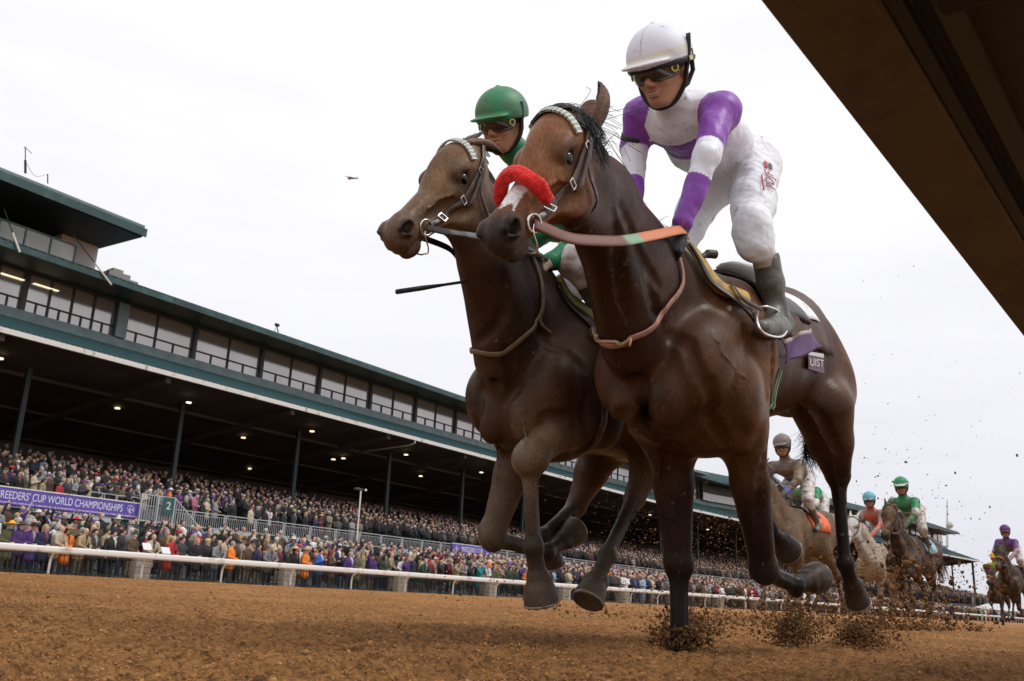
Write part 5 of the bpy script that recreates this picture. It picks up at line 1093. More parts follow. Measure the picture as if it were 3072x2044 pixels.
def limb(vol, S, J, K_, Fp, T, kind, lat, big=1., hw=.72, kb=1., hr=.060, cn=1.08, lab_up='body'):
    "S shoulder/hip, J elbow/stifle, K knee/hock, F fetlock, T toe"
    S, J, K_, Fp, T = [np.array(q, float) for q in (S, J, K_, Fp, T)]; g = big
    u = (Fp - K_); u /= np.linalg.norm(u); up = (J - K_); up /= np.linalg.norm(up)
    if kind == 'fore':
        if S is not None: vol.cone(S, J, .15 * g, .105 * g, .06, .62, lat, lab_up)
        m = J * .62 + K_ * .38
        vol.cone(J, m, .098 * g, .072 * g, .05, .85, lat, lab_up); vol.cone(m, K_, .070 * g, .044 * g, .03, 1., lat, 'leg')
        # muscle bellies of the forearm
        side = np.cross(up, lat); vol.cone(J * .9 + K_ * .1 + side * .03, J * .35 + K_ * .65 + side * .012, .058 * g, .030 * g, .02, 1., lat, 'leg')
        vol.cone(J * .9 + K_ * .1 - side * .035, J * .4 + K_ * .6 - side * .012, .052 * g, .028 * g, .02, 1., lat, 'leg')
        vol.ell(K_ + up * .012, (.046 * g * kb, .048 * g * kb, .056 * g * kb), np.stack([lat, side, up], 1), .02, 'leg')
        vol.ell(K_ - side * .02 * g, (.030, .02, .038), np.stack([lat, side, up], 1), .015, 'leg')
        vol.cone(K_, K_ + u * .09, .042, .030, .02, .95, lat, 'low'); ca, cb = .029, .029
    else:
        vol.cone(S, J, .20 * g, .135 * g, .08, .62, lat, lab_up)
        m = J * .5 + K_ * .5
        vol.cone(J, m, .13 * g, .09 * g, .05, hw, lat, lab_up); vol.cone(m, K_, .085 * g, .050 * g, .03, hw + .1, lat, 'leg')
        back = -(u + up * .2); back -= u * (back @ u) * 0
        vol.ell(K_, (.040 * g, .052 * g, .062 * g), None, .02, 'leg')
        hp = K_ + (up - u) * 0 - np.cross(np.cross(up, u), u) * 0
        pt = K_ - (up * .55 + u * .75) * .0
        n_ = (up + (-u)) ; n_ = up + u; nn = np.linalg.norm(n_)
        if nn > .05: vol.cone(K_, K_ - n_ / nn * .052 + up * .03, .038, .024, .02, .9, lat, 'leg')     # point of hock
        vol.cone(K_, K_ + u * .12, .044, .033, .02, .95, lat, 'low'); ca, cb = .032, .031
    ca, cb = ca * cn, cb * cn; vol.cone(K_, Fp, ca, cb, .015, .88, lat, 'low')
    side = np.cross(u, lat)
    vol.cone(K_ + u * .06 + side * .018 * cn, Fp + side * .022 * cn, .012, .013, .012, 1., lat, 'low'); vol.cone(K_ + u * .06 - side * .018, Fp - side * .02, .012, .013, .012, 1., lat, 'low')
    vol.ell(Fp, (.042, .046, .046), None, .012, 'low')
    for w_ in (-1, 1):
        o_ = lat * .030 * w_ + side * (-.006); vol.cutcone(K_ + u * .09 + o_, Fp - u * .05 + o_, .007, .007, .010)
        vol.ell(K_ + lat * .030 * w_ * g * kb, (.018, .026, .034), None, .015, 'leg')
    vol.cutcone(K_ - lat * .04 - side * .052 * g * kb + u * .004, K_ + lat * .04 - side * .052 * g * kb + u * .004, .006, .006, .010)
    return hoof(vol, Fp, T, lat, hr)

def coat(vol, v, C, kind):
    C = dict(C); C.setdefault('lid', tuple(q * .25 for q in C['head']))
    W_ = vol.weights(v, .018); out = np.zeros((len(v), 3))
    for l, wv in W_.items(): out += wv[:, None] * np.array(C.get(l, C['body']))[None]
    return out
def shoes(vol, parent):
    "a worn steel shoe under every hoof"
    m = mat('horseshoe_steel', (.30, .25, .19), rough=.45, metal=.35, dirt=(.10, .07, .045), damt=.4, dscale=30)
    for c, d, r in vol.hooves:
        mb = MB(); a = np.cross(d, (0, 0, 1.)) if abs(d[2]) < .9 else np.cross(d, (1., 0, 0)); a /= np.linalg.norm(a); b = np.cross(d, a)
        f = V(0, -1, 0) - d * (-d[1]); n = np.linalg.norm(f); f = f / n if n > .2 else b; g_ = np.cross(d, f)
        mb.tube([c + (f * math.cos(t) + g_ * math.sin(t)) * r * .88 for t in np.linspace(-2.5, 2.5, 18)], 1., 6, flat=(.009, .005), up=tuple(d)); mb.build('horseshoe', m, parent, True)
def veins(vol, paths):
    for p, r in paths:
        q = vol.drape(spline(p, 5), .0)[0]; r2 = np.random.RandomState(int(abs(q[0][1]) * 1000) % 999); q = q + r2.normal(0, .003, q.shape)
        for i in range(len(q) - 1): vol.cone(q[i], q[i + 1], r, r, .007, 1, (1, 0, 0), None)
def fine_hair(m):
    "short hair lying along the body, patchy sweat sheen"
    t = m.node_tree; N, L = t.nodes, t.links; b = N['Principled BSDF']; src = b.inputs['Base Color'].links[0].from_socket
    tc = N.new('ShaderNodeTexCoord'); mp = N.new('ShaderNodeMapping'); mp.inputs['Scale'].default_value = (1, .55, .35); L.new(tc.outputs['Object'], mp.inputs[0])
    n = N.new('ShaderNodeTexNoise'); n.inputs['Scale'].default_value = 210; n.inputs['Detail'].default_value = 3; L.new(mp.outputs[0], n.inputs['Vector'])
    r = N.new('ShaderNodeMapRange'); r.inputs[1].default_value = .3; r.inputs[2].default_value = .7; r.inputs[3].default_value = .72; r.inputs[4].default_value = 1.30; L.new(n.outputs[0], r.inputs[0])
    s = N.new('ShaderNodeVectorMath'); s.operation = 'SCALE'; L.new(src, s.inputs[0]); L.new(r.outputs[0], s.inputs['Scale']); L.new(s.outputs[0], b.inputs['Base Color'])
    n2 = N.new('ShaderNodeTexNoise'); n2.inputs['Scale'].default_value = 4.5; n2.inputs['Detail'].default_value = 6; L.new(tc.outputs['Object'], n2.inputs['Vector'])
    r2 = N.new('ShaderNodeMapRange'); r2.inputs[1].default_value = .35; r2.inputs[2].default_value = .65; r2.inputs[3].default_value = .30; r2.inputs[4].default_value = .58; L.new(n2.outputs[0], r2.inputs[0]); L.new(r2.outputs[0], b.inputs['Roughness'])
    b.inputs['Specular IOR Level'].default_value = .16; return m
HM = None
def horse_mats():
    global HM
    if HM: return HM
    HM = dict(coat=fine_hair(mat('bay_coat', attr=True, rough=.42, spec=.17, var=.38, vscale=5.5, detail=9., bump=.35, bscale=70, bdist=.004, dirt=(.17, .115, .075), damt=.0, dscale=34)),
              eye=mat('horse_eye', (.006, .004, .004), rough=.12, spec=.55), hair=mat('black_hair', (.012, .010, .009), rough=.5),
              ghair=mat('brown_hair', (.07, .05, .035), rough=.5))
    return HM

def build_near_horse():
    M = horse_mats(); x1 = -1.72; lat = V(1, 0, 0)
    vol = Vol(.0063)
    X = lambda px, py, dx=0: atx(px, py, -1.75 + dx)
    # head
    O = atx(1690, 376, -1.50); Q = atx(1508, 645, -1.53)
    A, L, N, Ln = frame(O, Q, (1, .0, .01)); s = Ln / .535
    hv = head_prims(vol, O, A, L, N, s)
    etip = atx(1820, 254, -1.46); eb = atx(1773, 350, -1.45)
    ear_prims(vol, eb, etip, L * .8 + V(0, -.5, 0), .046)
    # neck: from the poll down into the withers and the chest
    pn = [hv(.05, -.06), hv(-.02, -.10)]
    n1 = V(-1.63, 2.50, 1.48); n2 = V(-1.69, 2.82, 1.345); n3 = V(-1.74, 3.08, 1.30)
    vol.cone(hv(.06, -.055), n1, .095, .150, .05, .62, lat, 'neck'); vol.cone(n1, n2, .150, .195, .05, .60, lat, 'neck'); vol.cone(n2, n3, .195, .27, .06, .62, lat, 'neck')
    vol.cone(hv(.22, -.13), V(-1.63, 2.50, 1.36), .07, .10, .05, .7, lat, 'neck'); vol.cone(V(-1.63, 2.50, 1.36), V(-1.74, 2.88, 1.10), .10, .15, .05, .8, lat, 'neck')
    vol.cone(n1 + V(0, 0, .05), V(x1-.02, 3.22, 1.40), .05, .08, .06, .9, lat, 'neck')
    # trunk
    vol.cone(V(x1, 3.38, 1.16), V(x1, 3.98, 1.27), .335, .245, .08, .80, lat, 'body')
    vol.cone(V(x1, 3.96, 1.28), V(x1 + .0, 4.38, 1.41), .24, .235, .08, .86, lat, 'body')
    vol.cone(V(x1 - .09, 4.28, 1.44), V(x1 - .085, 4.58, 1.36), .265, .235, .08, 1.0, lat, 'body')
    vol.cone(V(x1, 3.36, 1.38), V(x1, 3.85, 1.41), .10, .10, .08, .9, lat, 'body')
    vol.ell(V(x1, 3.06, 1.0), (.21, .15, .25), None, .07, 'body')      # breast
    vol.ell(V(x1, 3.25, .86), (.20, .22, .14), None, .06, 'body')
    for w_ in (-1, 1):
        vol.ell(V(x1 + (.16 if w_ > 0 else .135) * w_, 3.02, .99), (.085, .09, .13), None, .04, 'body')    # point of the shoulder
        vol.ell(V(x1 + .085 * w_, 2.955, .90), (.075, .07, .12), None, .025, 'body') # breast muscle
        vol.cone(V(x1 + .15 * w_, 3.42, 1.34), V(x1 + (.19 if w_ > 0 else .165) * w_, 3.08, 1.04), .11, .10, .06, .7, lat, 'body')   # shoulder blade
        vol.cone(V(x1 + .19 * w_, 3.45, 1.20), V(x1 + .19 * w_, 3.36, .90), .13, .12, .05, .75, lat, 'body')
        vol.cone(V(x1 + .08 * w_, 3.30, .82), V(x1 + .06 * w_, 3.58, .95), .095, .09, .06, 1., lat, 'body')
    vol.cutcone(V(x1, 2.86, 1.12), V(x1, 2.88, .84), .012, .012, .03)
    # limbs
    lm = {}
    lm['fr'] = limb(vol, V(x1 - .17, 3.10, 1.02), V(x1 - .12, 3.34, .82), X(2036, 1700, -.12), X(2040, 1985, -.12), X(2043, 2120, -.12), 'fore', lat, 1.15, kb=1.12, cn=1.38)
    lm['fl'] = limb(vol, V(x1 + .17, 3.10, 1.02), V(x1 + .15, 3.42, .84), X(2292, 1712, .14), X(2385, 1756, .17), X(2452, 1732, .17), 'fore', lat, 1.10, kb=1.15, hr=.070)
    lm['hl'] = limb(vol, V(x1 + .10, 4.50, 1.24), X(2468, 1225, .16), X(2513, 1425, .16), X(2535, 1690, .16), X(2577, 1815, .16), 'hind', lat, 1.15, 1.0)
    lm['hr'] = limb(vol, V(x1 - .12, 4.50, 1.30), X(2212, 1235, -.14), X(2270, 1395, -.12), X(2308, 1588, -.12), X(2366, 1655, -.12), 'hind', lat, .72, hr=.072)
    # grooves between the muscles, folds at the throat
    def G(a, b, r=.010, k=.035):
        q = vol.drape(np.linspace(a, b, 8), .006)[0]
        for i in range(7): vol.cutcone(q[i], q[i + 1], r * math.sin(PI * (i + .6) / 8.2) + .002, r * math.sin(PI * (i + 1.6) / 8.6) + .002, k)
    for a, b, r in ((X(1835, 640, .22), X(1880, 960, .12), .012), (X(1880, 620, .25), X(1990, 860, .20), .010), (X(1990, 830, .25), X(2080, 1080, .22), .012), (X(2080, 1080, .22), X(2110, 1230, .18), .012),
                    (X(1900, 1230, -.05), X(1990, 1180, .02), .010), (X(1990, 1180, .02), X(2030, 1290, .03), .012), (X(2110, 1230, .18), X(2180, 1330, .2), .014), (X(2240, 980, .3), X(2290, 1200, .3), .016), (X(2250, 1330, .2), X(2285, 1600, .2), .007),
                    (X(2455, 960, .3), X(2500, 1120, .3), .010), (X(2500, 1250, .3), X(2530, 1380, .25), .008), (X(1990, 1450, 0), X(2010, 1620, 0), .007), (hv(.30, -.09, .1), hv(.45, -.06, .08), .006), (hv(.24, -.16, .12), hv(.36, -.12, .1), .010)):
        G(a, b, r)
    vol.ell(X(2235, 1175, .27), (.060, .11, .15), None, .03, 'body'); vol.ell(X(2215, 1290, .22), (.055, .08, .09), None, .025, 'body')
    G(X(2302, 1010, .30), X(2306, 1290, .28), .022, .02); G(X(2190, 1090, .28), X(2160, 1260, .24), .012, .02); G(X(1960, 1130, .05), X(1985, 1300, .03), .016, .02)
    veins(vol, [([hv(.26, -.10, .1), hv(.33, -.07, .09), hv(.42, -.05, .07), hv(.48, -.03, .06)], .0035), ([hv(.33, -.07, .09), hv(.36, -.03, .08), hv(.40, .0, .07)], .003), ([X(2130, 1300, .2), X(2190, 1420, .2), X(2230, 1560, .2), X(2262, 1660, .18)], .004),
        ([X(1960, 1420, -.05), X(1985, 1540, -.06), X(2010, 1650, -.08)], .004), ([X(2330, 1120, .3), X(2360, 1080, .3), X(2400, 1060, .3)], .004), ([X(1890, 780, .2), X(1880, 900, .2), X(1900, 1010, .15), X(1880, 1100, .1)], .005), ([X(2490, 1250, .3), X(2510, 1330, .3), X(2512, 1400, .25), X(2520, 1520, .2)], .004), ([X(2140, 1000, .28), X(2160, 1080, .28), X(2220, 1140, .28)], .004)])
    v, f = vol.mesh(1)
    v = v + vnormals(v, f) * (wrinkle(v, .0022, 16, 4) * (v[:, 2] > .75))[:, None]
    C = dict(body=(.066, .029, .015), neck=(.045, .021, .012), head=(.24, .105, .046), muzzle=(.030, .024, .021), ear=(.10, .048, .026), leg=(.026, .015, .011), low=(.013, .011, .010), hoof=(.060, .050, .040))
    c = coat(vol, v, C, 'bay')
    # nostril shade put into the colour, white snip under the noseband
    Hc = np.stack([(v - O) @ A, (v - O) @ N, (v - O) @ L], 1) / s
    for w_ in (-1, 1):
        de = np.linalg.norm(Hc - V(.198, -.034, .09 * w_), axis=1); c *= (1 - .86 * np.exp(-(de / .052) ** 2))[:, None]
        dn = np.linalg.norm(Hc - V(.60, -.024, .060 * w_), axis=1); c *= (1 - .97 * np.exp(-(dn / .036) ** 6))[:, None]
    blaze = (Hc[:, 0] > .40) & (Hc[:, 0] < .515 + .02 * np.sin(Hc[:, 2] * 160)) & (Hc[:, 1] > .0) & (np.abs(Hc[:, 2] + .004) < .054 + .005 * np.sin(Hc[:, 0] * 210) + .12 * np.clip(Hc[:, 0] - .46, 0, 1))
    c[blaze] = (.72, .70, .69)
    # warm side light painted into the dappled coat over the near shoulder and quarters
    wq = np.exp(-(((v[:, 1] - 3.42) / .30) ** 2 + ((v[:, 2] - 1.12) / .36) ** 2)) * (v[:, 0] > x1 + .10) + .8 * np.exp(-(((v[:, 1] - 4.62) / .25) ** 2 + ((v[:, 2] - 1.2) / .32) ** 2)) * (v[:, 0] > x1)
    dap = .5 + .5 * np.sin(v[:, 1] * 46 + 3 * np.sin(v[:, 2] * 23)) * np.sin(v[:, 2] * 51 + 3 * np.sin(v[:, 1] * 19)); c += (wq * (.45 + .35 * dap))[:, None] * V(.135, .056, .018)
    t = thing('race_horse', 'bay race horse in a red fleece noseband galloping nearest the camera', 'horse', (x1, 3.6, 0), 'race horses on the dirt track')
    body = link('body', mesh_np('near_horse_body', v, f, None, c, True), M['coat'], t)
    shoes(vol, t)
    ear_mesh('near_ear', eb, etip, -_f * .3 - _r * .9, .043, t, M['coat'], C['ear'])
    ear_mesh('far_ear', hv(-.04, -.02, -.05), hv(-.15, -.10, -.08), (-.6, -.8, 0), .04, t, M['coat'], C['ear'])
    for w_ in (-1, 1):
        mb = MB(); mb.ball(hv(.198, -.034, .080 * w_), .033 * s, 18); mb.build('eye', M['eye'], t, True)
    return t, dict(hv=hv, A=A, L=L, N=N, s=s, O=O, x1=x1, X=X, vol=vol)

def build_second_horse():
    M = horse_mats(); x1 = -2.41; lat = V(1, 0, 0)
    vol = Vol(.0075)
    X = lambda px, py, dx=0: atx(px, py, -2.5 + dx)
    O = atx(1395, 460, -2.30); Q = atx(1200, 655, -2.32)
    A, L, N, Ln = frame(O, Q, (1, .06, .0)); s = Ln / .54
    hv = head_prims(vol, O, A, L, N, s)
    ear_prims(vol, hv(-.0, .01, .055), atx(1500, 448, -2.26), L, .033)
    n1 = V(-2.34, 2.72, 1.62); n2 = V(-2.38, 2.95, 1.42); n3 = V(-2.42, 3.14, 1.26)
    vol.cone(hv(.06, -.055), n1, .095, .145, .05, .62, lat, 'neck'); vol.cone(n1, n2, .150, .20, .05, .62, lat, 'neck'); vol.cone(n2, n3, .20, .27, .06, .65, lat, 'neck')
    vol.cone(hv(.22, -.13), V(-2.34, 2.72, 1.45), .07, .11, .05, .75, lat, 'neck'); vol.cone(V(-2.34, 2.72, 1.45), V(x1, 2.98, 1.15), .11, .16, .05, .9, lat, 'neck')
    vol.cone(n1 + V(0, 0, .05), V(x1, 3.30, 1.46), .05, .09, .06, .9, lat, 'neck')
    vol.cone(V(x1, 3.42, 1.14), V(x1, 4.05, 1.16), .335, .30, .08, .80, lat, 'body')
    vol.cone(V(x1, 4.0, 1.16), V(x1, 4.45, 1.26), .28, .28, .08, .86, lat, 'body')
    vol.cone(V(x1, 4.35, 1.32), V(x1, 4.70, 1.26), .26, .23, .08, 1.0, lat, 'body')
    vol.cone(V(x1, 3.40, 1.40), V(x1, 3.90, 1.38), .10, .10, .08, .9, lat, 'body')
    vol.ell(V(x1, 3.10, .98), (.21, .15, .23), None, .07, 'body')
    vol.ell(V(x1, 3.28, .88), (.20, .22, .14), None, .06, 'body')
    for w_ in (-1, 1):
        vol.ell(V(x1 + (.16 if w_ > 0 else .14) * w_, 3.05, .98), (.085, .09, .13), None, .04, 'body')
        vol.ell(V(x1 + .085 * w_, 3.0, .90), (.075, .07, .12), None, .025, 'body')
        vol.cone(V(x1 + .15 * w_, 3.45, 1.34), V(x1 + .19 * w_, 3.11, 1.02), .11, .10, .06, .7, lat, 'body')
        vol.cone(V(x1 + .19 * w_, 3.48, 1.18), V(x1 + .19 * w_, 3.40, .92), .13, .12, .05, .75, lat, 'body')
    vol.cutcone(V(x1, 2.90, 1.10), V(x1, 2.92, .84), .012, .012, .03)
    limb(vol, V(x1 + .17, 3.14, 1.02), V(x1 + .17, 3.26, .93), X(1588, 1378, .25), X(1600, 1640, .23), X(1626, 1815, .23), 'fore', lat, 1.12, kb=1.45, hr=.072)
    limb(vol, V(x1 - .17, 3.14, 1.0), V(x1 - .12, 3.26, .86), X(1474, 1612, -.12), X(1640, 1658, -.14), X(1725, 1592, -.15), 'fore', lat, 1.12, kb=1.2, hr=.072)
    limb(vol, V(x1 + .10, 4.50, 1.20), V(x1 + .17, 3.98, .98), X(1905, 1492, .17), X(1822, 1665, .17), X(1762, 1806, .17), 'hind', lat, 1.0, .85, hr=.072)
    limb(vol, V(x1 - .12, 4.50, 1.20), V(x1 - .16, 4.0, .98), X(1728, 1520, -.2), X(1630, 1610, -.2), X(1660, 1700, -.2), 'hind', lat, 1.0, .85)
    def G(a, b, r=.010, k=.035):
        q = vol.drape(np.linspace(a, b, 8), .006)[0]
        for i in range(7): vol.cutcone(q[i], q[i + 1], r * math.sin(PI * (i + .6) / 8.2) + .002, r * math.sin(PI * (i + 1.6) / 8.6) + .002, k)
    for a, b, r in ((X(1480, 820, .2), X(1500, 1010, .1), .010), (X(1520, 1050, .2), X(1560, 1210, .15), .012), (X(1480, 1200, 0), X(1560, 1290, .05), .012), (X(1700, 1100, .3), X(1735, 1290, .3), .014), (X(1640, 960, .3), X(1720, 1130, .3), .010), (X(1630, 1270, .3), X(1680, 1230, .3), .006), (hv(.30, -.09, .1), hv(.45, -.06, .08), .006), (hv(.24, -.16, .12), hv(.36, -.12, .1), .010)):
        G(a, b, r)
    veins(vol, [([hv(.26, -.10, .1), hv(.33, -.07, .09), hv(.42, -.05, .07), hv(.48, -.03, .06)], .0035), ([hv(.33, -.07, .09), hv(.37, -.02, .08)], .003), ([X(1540, 1230, .2), X(1560, 1300, .25), X(1580, 1340, .27)], .005), ([X(1420, 1380, -.1), X(1440, 1480, -.1)], .004)])
    v, f = vol.mesh(1)
    v = v + vnormals(v, f) * (wrinkle(v, .0022, 16, 4) * (v[:, 2] > .75))[:, None]
    C = dict(body=(.062, .031, .017), neck=(.050, .027, .017), head=(.185, .105, .056), muzzle=(.10, .064, .042), ear=(.14, .075, .042), leg=(.12, .080, .050), low=(.050, .036, .026), hoof=(.085, .065, .048))
    c = coat(vol, v, C, 'bay'); Hc = np.stack([(v - O) @ A, (v - O) @ N, (v - O) @ L], 1) / s
    for w_ in (-1, 1):
        de = np.linalg.norm(Hc - V(.198, -.034, .09 * w_), axis=1); c *= (1 - .84 * np.exp(-(de / .050) ** 2))[:, None]
        dn = np.linalg.norm(Hc - V(.60, -.024, .060 * w_), axis=1); c *= (1 - .97 * np.exp(-(dn / .036) ** 6))[:, None]  # shade inside the nostrils painted into the coat colour
    dust = np.exp(-np.linalg.norm((v - X(1588, 1385, .25)) / V(.1, .12, .17), axis=1) ** 2); c = c * (1 - .6 * dust[:, None]) + V(.26, .185, .12) * (.6 * dust)[:, None]
    t = thing('race_horse', 'brown race horse without a noseband galloping beside the nearest horse', 'horse', (x1, 3.6, 0), 'race horses on the dirt track')
    link('body', mesh_np('second_horse_body', v, f, None, c, True), M['coat'], t)
    shoes(vol, t)
    ear_mesh('near_ear', hv(-.0, .01, .055), atx(1507, 446, -2.26), (0, 0, -1), .036, t, M['coat'], C['ear'])
    ear_mesh('far_ear', hv(.0, .01, -.05), hv(-.13, -.06, -.08), (-.5, 0, -.8), .036, t, M['coat'], C['ear'])
    for w_ in (-1, 1):
        mb = MB(); mb.ball(hv(.198, -.034, .080 * w_), .033 * s, 18); mb.build('eye', M['eye'], t, True)
    return t, dict(hv=hv, A=A, L=L, N=N, s=s, O=O, x1=x1, X=X, vol=vol)

# ================================================================== PEOPLE ON HORSEBACK
def hand(vol, wrist, fwd, pn, side=1, lab='hand', s=1.):
    "a closed hand: palm, four bent fingers, thumb. fwd = towards the knuckles, pn = palm normal (fingers curl this way)"
    wrist = np.array(wrist, float); f = np.array(fwd, float); f /= np.linalg.norm(f); p = np.array(pn, float); p -= f * (p @ f); p /= np.linalg.norm(p); l = np.cross(f, p) * side
    vol.cone(wrist - f * .03 * s, wrist + f * .02 * s, .030 * s, .030 * s, .012, .8, p, lab)
    vol.ell(wrist + f * .055 * s, np.array([.045, .018, .042]) * s, np.stack([f, p, l], 1), .012, lab)
    for i, o in enumerate((-.030, -.010, .010, .030)):
        ln = (.040, .046, .043, .034)[i] * s
        a = wrist + f * .088 * s + l * o * s; b = a + (f * .35 + p * .93) * ln * .75; c = b + (-f * .85 + p * .35) * ln * .7; d = c + (-f * .6 - p * .75) * ln * .5
        vol.cone(a - f * .02 * s, a, .010 * s, .0115 * s, .006, 1, p, lab); vol.cone(a, b, .0115 * s, .0105 * s, .004, 1, p, lab)
        vol.cone(b, c, .0105 * s, .0098 * s, .004, 1, p, lab); vol.cone(c, d, .0095 * s, .009 * s, .004, 1, p, lab)
    a = wrist + f * .03 * s - l * .032 * s; b = a + (f * .6 - l * .35 + p * .55) * .038 * s; c = b + (f * .55 + l * .35 + p * .55) * .032 * s
    vol.cone(a, b, .014 * s, .012 * s, .008, 1, p, lab); vol.cone(b, c, .012 * s, .010 * s, .005, 1, p, lab)
def person_head(vol, c, F_, U_, s=1.):
    "c = centre of the skull; F_ = where the face looks, U_ = up"
    F_ = np.array(F_, float); F_ /= np.linalg.norm(F_); U_ = np.array(U_, float); U_ -= F_ * (U_ @ F_); U_ /= np.linalg.norm(U_); L = np.cross(U_, F_)
    R = np.stack([F_, L, U_], 1)
    P = lambda f, l, u: c + (F_ * f + L * l + U_ * u) * s
    E = lambda q, r, k=.012, lab='skin': vol.ell(P(*q), np.array(r) * s, R, k, lab)
    E((0, 0, .02), (.096, .076, .105)); E((.030, 0, -.045), (.062, .058, .068), .02)
    E((.055, 0, -.088), (.032, .030, .026), .02)                                  # chin
    for w_ in (-1, 1):
        E((.062, .034 * w_, -.026), (.026, .026, .024), .014)                     # cheek
        vol.cone(P(-.0, .066 * w_, -.05), P(.05, .022 * w_, -.098), .014 * s, .014 * s, .02, 1, L, 'skin')   # jaw line
        E((-.008, .080 * w_, -.012), (.022, .010, .034), .006)                    # ear
        E((.084, .024 * w_, .018), (.014, .022, .010), .008)                      # brow
        vol.cut(P(.094, .032 * w_, .002), np.array([.012, .020, .010]) * s, R, .006)
        E((.100, .012 * w_, -.033), (.011, .009, .009), .005)                     # nostril wing
    vol.cone(P(.085, 0, .012), P(.112, 0, -.026), .008 * s, .012 * s, .008, 1, L, 'skin')
    E((.090, 0, -.056), (.012, .024, .007), .004, 'lip'); E((.088, 0, -.070), (.012, .020, .007), .004, 'lip')
    vol.cut(P(.106, 0, -.0628), np.array([.020, .024, .0048]) * s, R, .002)
    return P, F_, L, U_, R
def helmet_mesh(P, R, s, h, band=None):
    "a riding cap with a peak, hollow underneath"
    v = Vol(h)
    v.ell(P(-.005, 0, .048), np.array([.130, .110, .112]) * s, R, .01, 'cap')
    v.ell(P(.10, 0, .036), np.array([.085, .085, .012]) * s, R, .012, 'peak')
    v.cut(P(-.01, 0, -.112), np.array([.40, .4, .132]) * s, R, .006)
    v.cut(P(.0, 0, -.01), np.array([.105, .088, .098]) * s, R, .004)
    v.ell(P(-.005, 0, .1605), np.array([.010, .010, .006]) * s, R, .004, 'cap')
    return v
def sleeve(vol, S, E_, Wr, r=(.072, .056, .038), lab='arm', k=.02):
    S, E_, Wr = map(lambda q: np.array(q, float), (S, E_, Wr))
    vol.cone(S, E_, r[0], r[1], .05, 1, (1, 0, 0), lab + '_u'); vol.cone(E_, Wr, r[1], r[2], k, 1, (1, 0, 0), lab + '_l')
def wrinkle(v, amt, freq, seed=0, dirv=None):
    "soft folds in cloth: pushes vertices in and out along a turbulent wave"
    r = np.random.RandomState(seed); d = np.zeros(len(v))
    for i in range(5):
        k = r.normal(0, 1, 3); k /= np.linalg.norm(k)
        if dirv is not None: k = k * .45 + np.array(dirv); k /= np.linalg.norm(k)
        ph = r.uniform(0, 6.28); w2 = r.normal(0, 1, 3)
        d += np.sin(v @ k * freq * r.uniform(.6, 1.6) + ph + 1.6 * np.sin(v @ w2 * freq * .35 + ph))
    return d * amt / 5
def vnormals(v, f):
    a = v[f[:, 2]] - v[f[:, 0]]; b = v[f[:, 3]] - v[f[:, 1]]; n = np.cross(a, b); out = np.zeros_like(v)
    for j in range(4):
        for q in range(3): out[:, q] += np.bincount(f[:, j], n[:, q], len(v))
    return out / (np.linalg.norm(out, axis=1)[:, None] + 1e-12)
def folds(v, f, amt, freq, seed=0, dirv=None): return v + vnormals(v, f) * np.clip(wrinkle(v, amt, freq, seed, dirv), -amt, amt)[:, None] * 1.5
JM = None
def jockey_mats():
    global JM
    if JM: return JM
    JM = dict(skin=mat('skin', attr=True, rough=.5, spec=.35, var=.08, vscale=20), silk=mat('race_silk', attr=True, rough=.45, spec=.35, bump=.4, bscale=24, bdist=.010, stretch=(1, 1, .45), dirt=(.30, .22, .15), damt=.02, dscale=30),
              breech=mat('white_breeches', attr=True, rough=.6, spec=.3, bump=.45, bscale=22, bdist=.012, dirt=(.35, .27, .20), damt=.06, dscale=16),
              boot=mat('muddy_boot', (.045, .045, .040), rough=.45, dirt=(.16, .15, .125), damt=.75, dscale=14, bump=.2, bscale=30, bdist=.004),
              cap=mat('cap_cloth', attr=True, rough=.5, spec=.3, dirt=(.25, .2, .13), damt=.02, dscale=40, bump=.1, bscale=30, bdist=.004),
              black=mat('black_padding', (.012, .012, .014), rough=.55), lens=mat('goggle_lens', (.035, .022, .014), rough=.10, spec=.6, coat=.5),
              frame=mat('goggle_frame', (.12, .11, .10), rough=.15, spec=.8, coat=.5), badge=mat('goggle_badge', (.62, .60, .22), rough=.4), glove=mat('dark_glove', (.012, .014, .022), rough=.6, bump=.2, bscale=60, bdist=.003),
              teeth=mat('teeth', (.6, .56, .5), rough=.3))
    return JM
